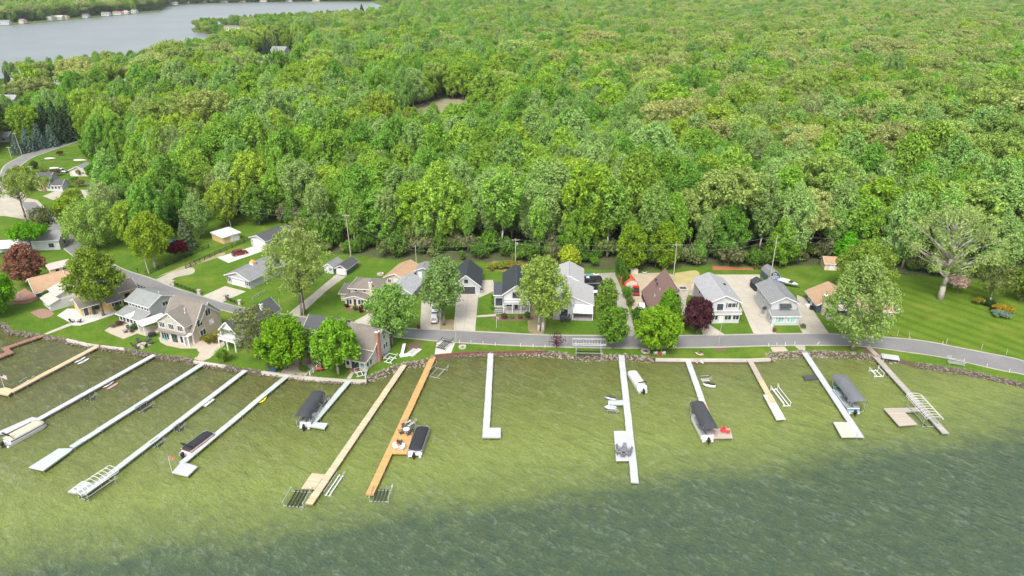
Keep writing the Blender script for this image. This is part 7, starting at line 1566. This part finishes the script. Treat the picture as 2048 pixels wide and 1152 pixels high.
for px, w, h, tn, lb in [((711,620.5), 1.5, 1.3, DS, 'round green bush left of the cream house porch steps'), ((694,615), 1.3, 1.1, RS, 'dark red bush at the cream house porch corner'), ((724,620), 1.5, 1.4, RS, 'dark red bush right of the cream house porch steps'), ((722.5,625), 1.3, 1.1, RS, 'low dark red bush below the porch steps'), ((738,619.5), 1.6, 1.4, GS, 'clipped green bush at the cream house right corner'),
    ((1009,637), 1.9, 1.4, (.10, .075, .03), 'bronze bush in the veranda house flower bed'), ((1024,637), 1.2, .9, GS, 'small green bush left of centre in the veranda bed'), ((1041,637), 1.3, .9, (.12, .12, .03), 'yellowish bush in the veranda bed'), ((1055,636), 1.7, 1.8, DS, 'upright green bush at the veranda bed right end'), ((985,620), 1.1, 1.4, GS, 'small green bush beside the driveway path, nearest road'), ((986,608), 1.1, 1.4, GS, 'small green bush beside the driveway path, middle'), ((986,598), 1.1, 1.5, GS, 'small green bush beside the driveway path, furthest back'),
    ((1275,640), 3.4, 3.4, (.05, .12, .02), 'large round green bush hiding the white van'), ((1254,595), 3.2, 3.2, (.075, .175, .02), 'light green bush below the red pickup'), ((1260,612), 2.4, 2.6, (.10, .14, .035), 'olive bush along the gravel drive'), ((1250,572), 2.2, 4.8, DS, 'dark columnar hedge bush by the gravel drive, nearest'), ((1243,560), 2.2, 5.2, DS, 'dark columnar hedge bush by the gravel drive, middle'), ((1237,550), 2.2, 5.4, DS, 'dark columnar hedge bush by the gravel drive, furthest'), ((1293,645), 2.0, 2.2, GS, 'green bush at the A-frame front corner'), ((1368,655), 2.6, 1.6, (.08, .1, .03), 'low bush under the stone chimney'),
    ((100,603), 3.4, 3.2, (.05, .095, .012), 'dark clipped bush in front of the stone-roofed house'), ((107,609), 2.2, 2.4, (.05, .10, .012), 'smaller clipped bush right of the dark one'), ((236,622), 1.8, 1.6, GS, 'green bush between the yellow and grey houses'), ((240,650), 2.2, .9, (.09, .04, .04), 'low reddish plants by the grey house porch'), ((268,660), 1.6, 1.6, DS, 'dark potted bush on the beige patio'), ((227,654), 2.0, .9, (.14, .15, .07), 'low pale planting at the beige patio edge'), ((415,679), 3.4, .9, (.17, .17, .02), 'yellow-green low hedge beside the beige house'), ((428,683), 3.6, .9, (.10, .09, .02), 'olive low hedge beside the beige house'), ((437,671), 2.4, 1.2, (.20, .22, .03), 'yellow bush at the narrow house corner'),
    ((609,744), 2.2, 1.4, (.06, .14, .02), 'green bush by the lakeside patio path'), ((632,727), 2.6, 1.8, (.17, .19, .10), 'pale feathery bush at the patio edge'), ((625,720), 2.6, 1.6, (.17, .17, .12), 'pale grass clump beside the dark-roofed cottage'), ((540,733), 2.0, 1.3, (.12, .12, .07), 'twiggy bush by the solar panel'), ((2003,625), 4.6, 2.0, (.27, .205, .02), 'golden yellow shrub at the rockery'), ((1957,608), 3.0, 1.8, (.20, .18, .025), 'yellow-olive shrub at the rockery left end'), ((2000,633), 4.4, 1.5, (.16, .22, .17), 'blue-grey spreading juniper at the rockery front'), ((1977,612), 3.4, 1.6, (.03, .06, .02), 'dark green spreading shrub at the rockery middle'), ((1990,623), 2.4, 1.2, RS, 'dark red shrub at the rockery'),
    ((1903,570), 2.8, 1.6, (.22, .24, .03), 'yellow shrub behind the pink blossom tree'), ((1605,657), 1.6, 1.2, (.12, .13, .07), 'pale bush at the awning house driveway corner'), ((1636,622), 1.4, 1.0, RS, 'dark red bush beside the tan brick chimney'), ((1762,641), 3.0, 1.4, (.07, .10, .03), 'low bush in front of the pink-roofed wing'), ((1340,697), 1.0, .7, DS, 'small planted tub shrub on the road verge'), ((985,538), 4, 1.6, (.20, .20, .03), 'yellow-green bush in the back meadow, left of three'), ((1005,536), 4.5, 1.6, (.15, .19, .03), 'green bush in the back meadow, middle of three'), ((1025,535), 5, 1.8, (.19, .17, .03), 'olive bush in the back meadow, right of three'),
    ((87,352), 4.2, 3.6, (.14, .18, .03), 'yellow-green bush by the back road, nearer'), ((70,338), 3.6, 3.6, (.05, .09, .02), 'dark green bush by the back road'), ((112,352), 5, 3, (.10, .10, .04), 'brown-green bush in front of the grey-roofed garage'), ((160,352), 2.6, 3.2, (.13, .15, .05), 'pale bush against the grey-roofed garage'), ((148,364), 3.4, 2.2, GS, 'green bush right of the white farm house'), ((160,374), 4, 3, (.17, .15, .06), 'pinkish olive bush on the gravel lot edge'), ((120,311), 3, 2.2, (.12, .05, .03), 'reddish bush beside the back road')]:
    shrub(lb, px, w, h, tn, 0 if h > w*.8 else 1)
# a fountain of long blades by the patio
fg = thing('ornamental_grass', 'tall spiky fountain grass at the lakeside patio corner', 'plant', G(447,724)); rg2 = random.Random(9); b = MB()
for k in range(700):
    a = rg2.uniform(0, 6.28); tl = rg2.uniform(.1, 1.0); H_ = 3.9*(1-.35*tl)*rg2.uniform(.75, 1.05); r1 = 2.3*tl; p0 = Vector((math.cos(a)*.3*tl, math.sin(a)*.3*tl, 0)); p1 = Vector((math.cos(a)*r1*.45, math.sin(a)*r1*.45, H_*.7)); p2 = Vector((math.cos(a)*r1, math.sin(a)*r1, H_)); s = Vector((-math.sin(a), math.cos(a), 0))*.085
    b.add([p0-s, p0+s, p1+s, p1-s, p2], [(0, 1, 2, 3), (3, 2, 4)])
o = b.build('blades', LEAF, fg); o['tint'] = [.30, .46, .08]
# the tangle along the foot of the wood
edge = [(2300,584),(2048,560),(1900,551),(1770,543),(1650,527),(1500,530),(1400,529),(1290,535),(1200,532),(1110,526),(1060,523),(960,519),(900,520),(760,513),(700,506),(660,503),(590,457),(545,437),(470,428),(430,411),(350,377),(240,352),(205,330),(170,308)]
rg3 = random.Random(21); ent2 = []
for p, q in zip(edge, edge[1:]):
    A, B = G(*p), G(*q); n_ = int((B-A).length/1.7)
    for i in range(n_):
        c = A.lerp(B, (i+rg3.random())/n_); c += Vector((rg3.uniform(-1, 1), rg3.uniform(-1.0, 9), 0)); s = rg3.choice([rg3.uniform(.5, 1.1), rg3.uniform(.9, 1.7)])
        t_ = rg3.choice([(.13, .24, .04), (.10, .21, .03), (.18, .24, .07), (.20, .22, .10), (.13, .28, .03), (.22, .28, .08)])
        ent2.append((0, c.x, c.y, 0, 0, 'shrub', rg3.randrange(2), t_, (s*rg3.uniform(.7, 1.1), s*rg3.uniform(.7, 1.1), s*rg3.uniform(.8, 1.6)), rg3.uniform(0, 6.28)))
woodland('undergrowth', ent2, 'tangled undergrowth of bushes along the foot of the wood', 'undergrowth')
# ================================================================ LIGHT, SKY, CAMERA
SUN_EL, SUN_AZ = R(52), R(195)      # azimuth measured clockwise from +Y (away from the lake)
w = bpy.data.worlds.new('World'); bpy.context.scene.world = w; w.use_nodes = True
t = w.node_tree; sky = t.nodes.new('ShaderNodeTexSky'); sky.sky_type = 'NISHITA'; sky.sun_disc = False
sky.sun_elevation = SUN_EL; sky.sun_rotation = SUN_AZ; sky.dust_density = 4; sky.ozone_density = .6; sky.air_density = 1
hs = t.nodes.new('ShaderNodeHueSaturation'); hs.inputs['Saturation'].default_value = .4; L(t, sky.outputs[0], hs.inputs['Color'])   # an overcast, nearly colourless sky
bg = t.nodes['Background']; L(t, hs.outputs[0], bg.inputs[0]); bg.inputs[1].default_value = .15
sd = bpy.data.lights.new('sun', 'SUN'); sd.energy = 1.75; sd.angle = R(22); sd.color = (1, .96, .89)
so = bpy.data.objects.new('sun', sd); C.objects.link(so)
dirv = Vector((math.sin(SUN_AZ)*math.cos(SUN_EL), math.cos(SUN_AZ)*math.cos(SUN_EL), math.sin(SUN_EL)))
so.rotation_euler = dirv.to_track_quat('Z', 'Y').to_euler()
hm = bpy.data.materials.new('haze_air'); hm.use_nodes = True; ht = hm.node_tree; ht.nodes.clear(); ho = ht.nodes.new('ShaderNodeOutputMaterial'); hv = ht.nodes.new('ShaderNodeVolumePrincipled')
hv.inputs['Color'].default_value = (.86, .92, .97, 1); hv.inputs['Density'].default_value = .000055; hv.inputs['Anisotropy'].default_value = .2; L(ht, hv.outputs[0], ho.inputs['Volume'])
kind(MB().box(-3900, 2700, -420, 4700, -3, 95).build('haze', hm), 'stuff')
cam = bpy.data.cameras.new('camera'); co = bpy.data.objects.new('camera', cam); C.objects.link(co)
cam.sensor_width = 36; cam.lens = 36*FOC/2048; cam.clip_end = 9000; cam.clip_start = 1
co.location = (0, 0, CAMH); co.rotation_euler = (math.pi/2-PITCH, 0, 0)
sc = bpy.context.scene; sc.camera = co
vs = sc.view_settings; vs.view_transform = 'Standard'; vs.look = 'None'; vs.exposure = .95; vs.gamma = 1; vs.use_curve_mapping = False
sc.cycles.max_bounces = 6; sc.cycles.diffuse_bounces = 3; sc.cycles.glossy_bounces = 2; sc.cycles.transmission_bounces = 4; sc.cycles.transparent_max_bounces = 4
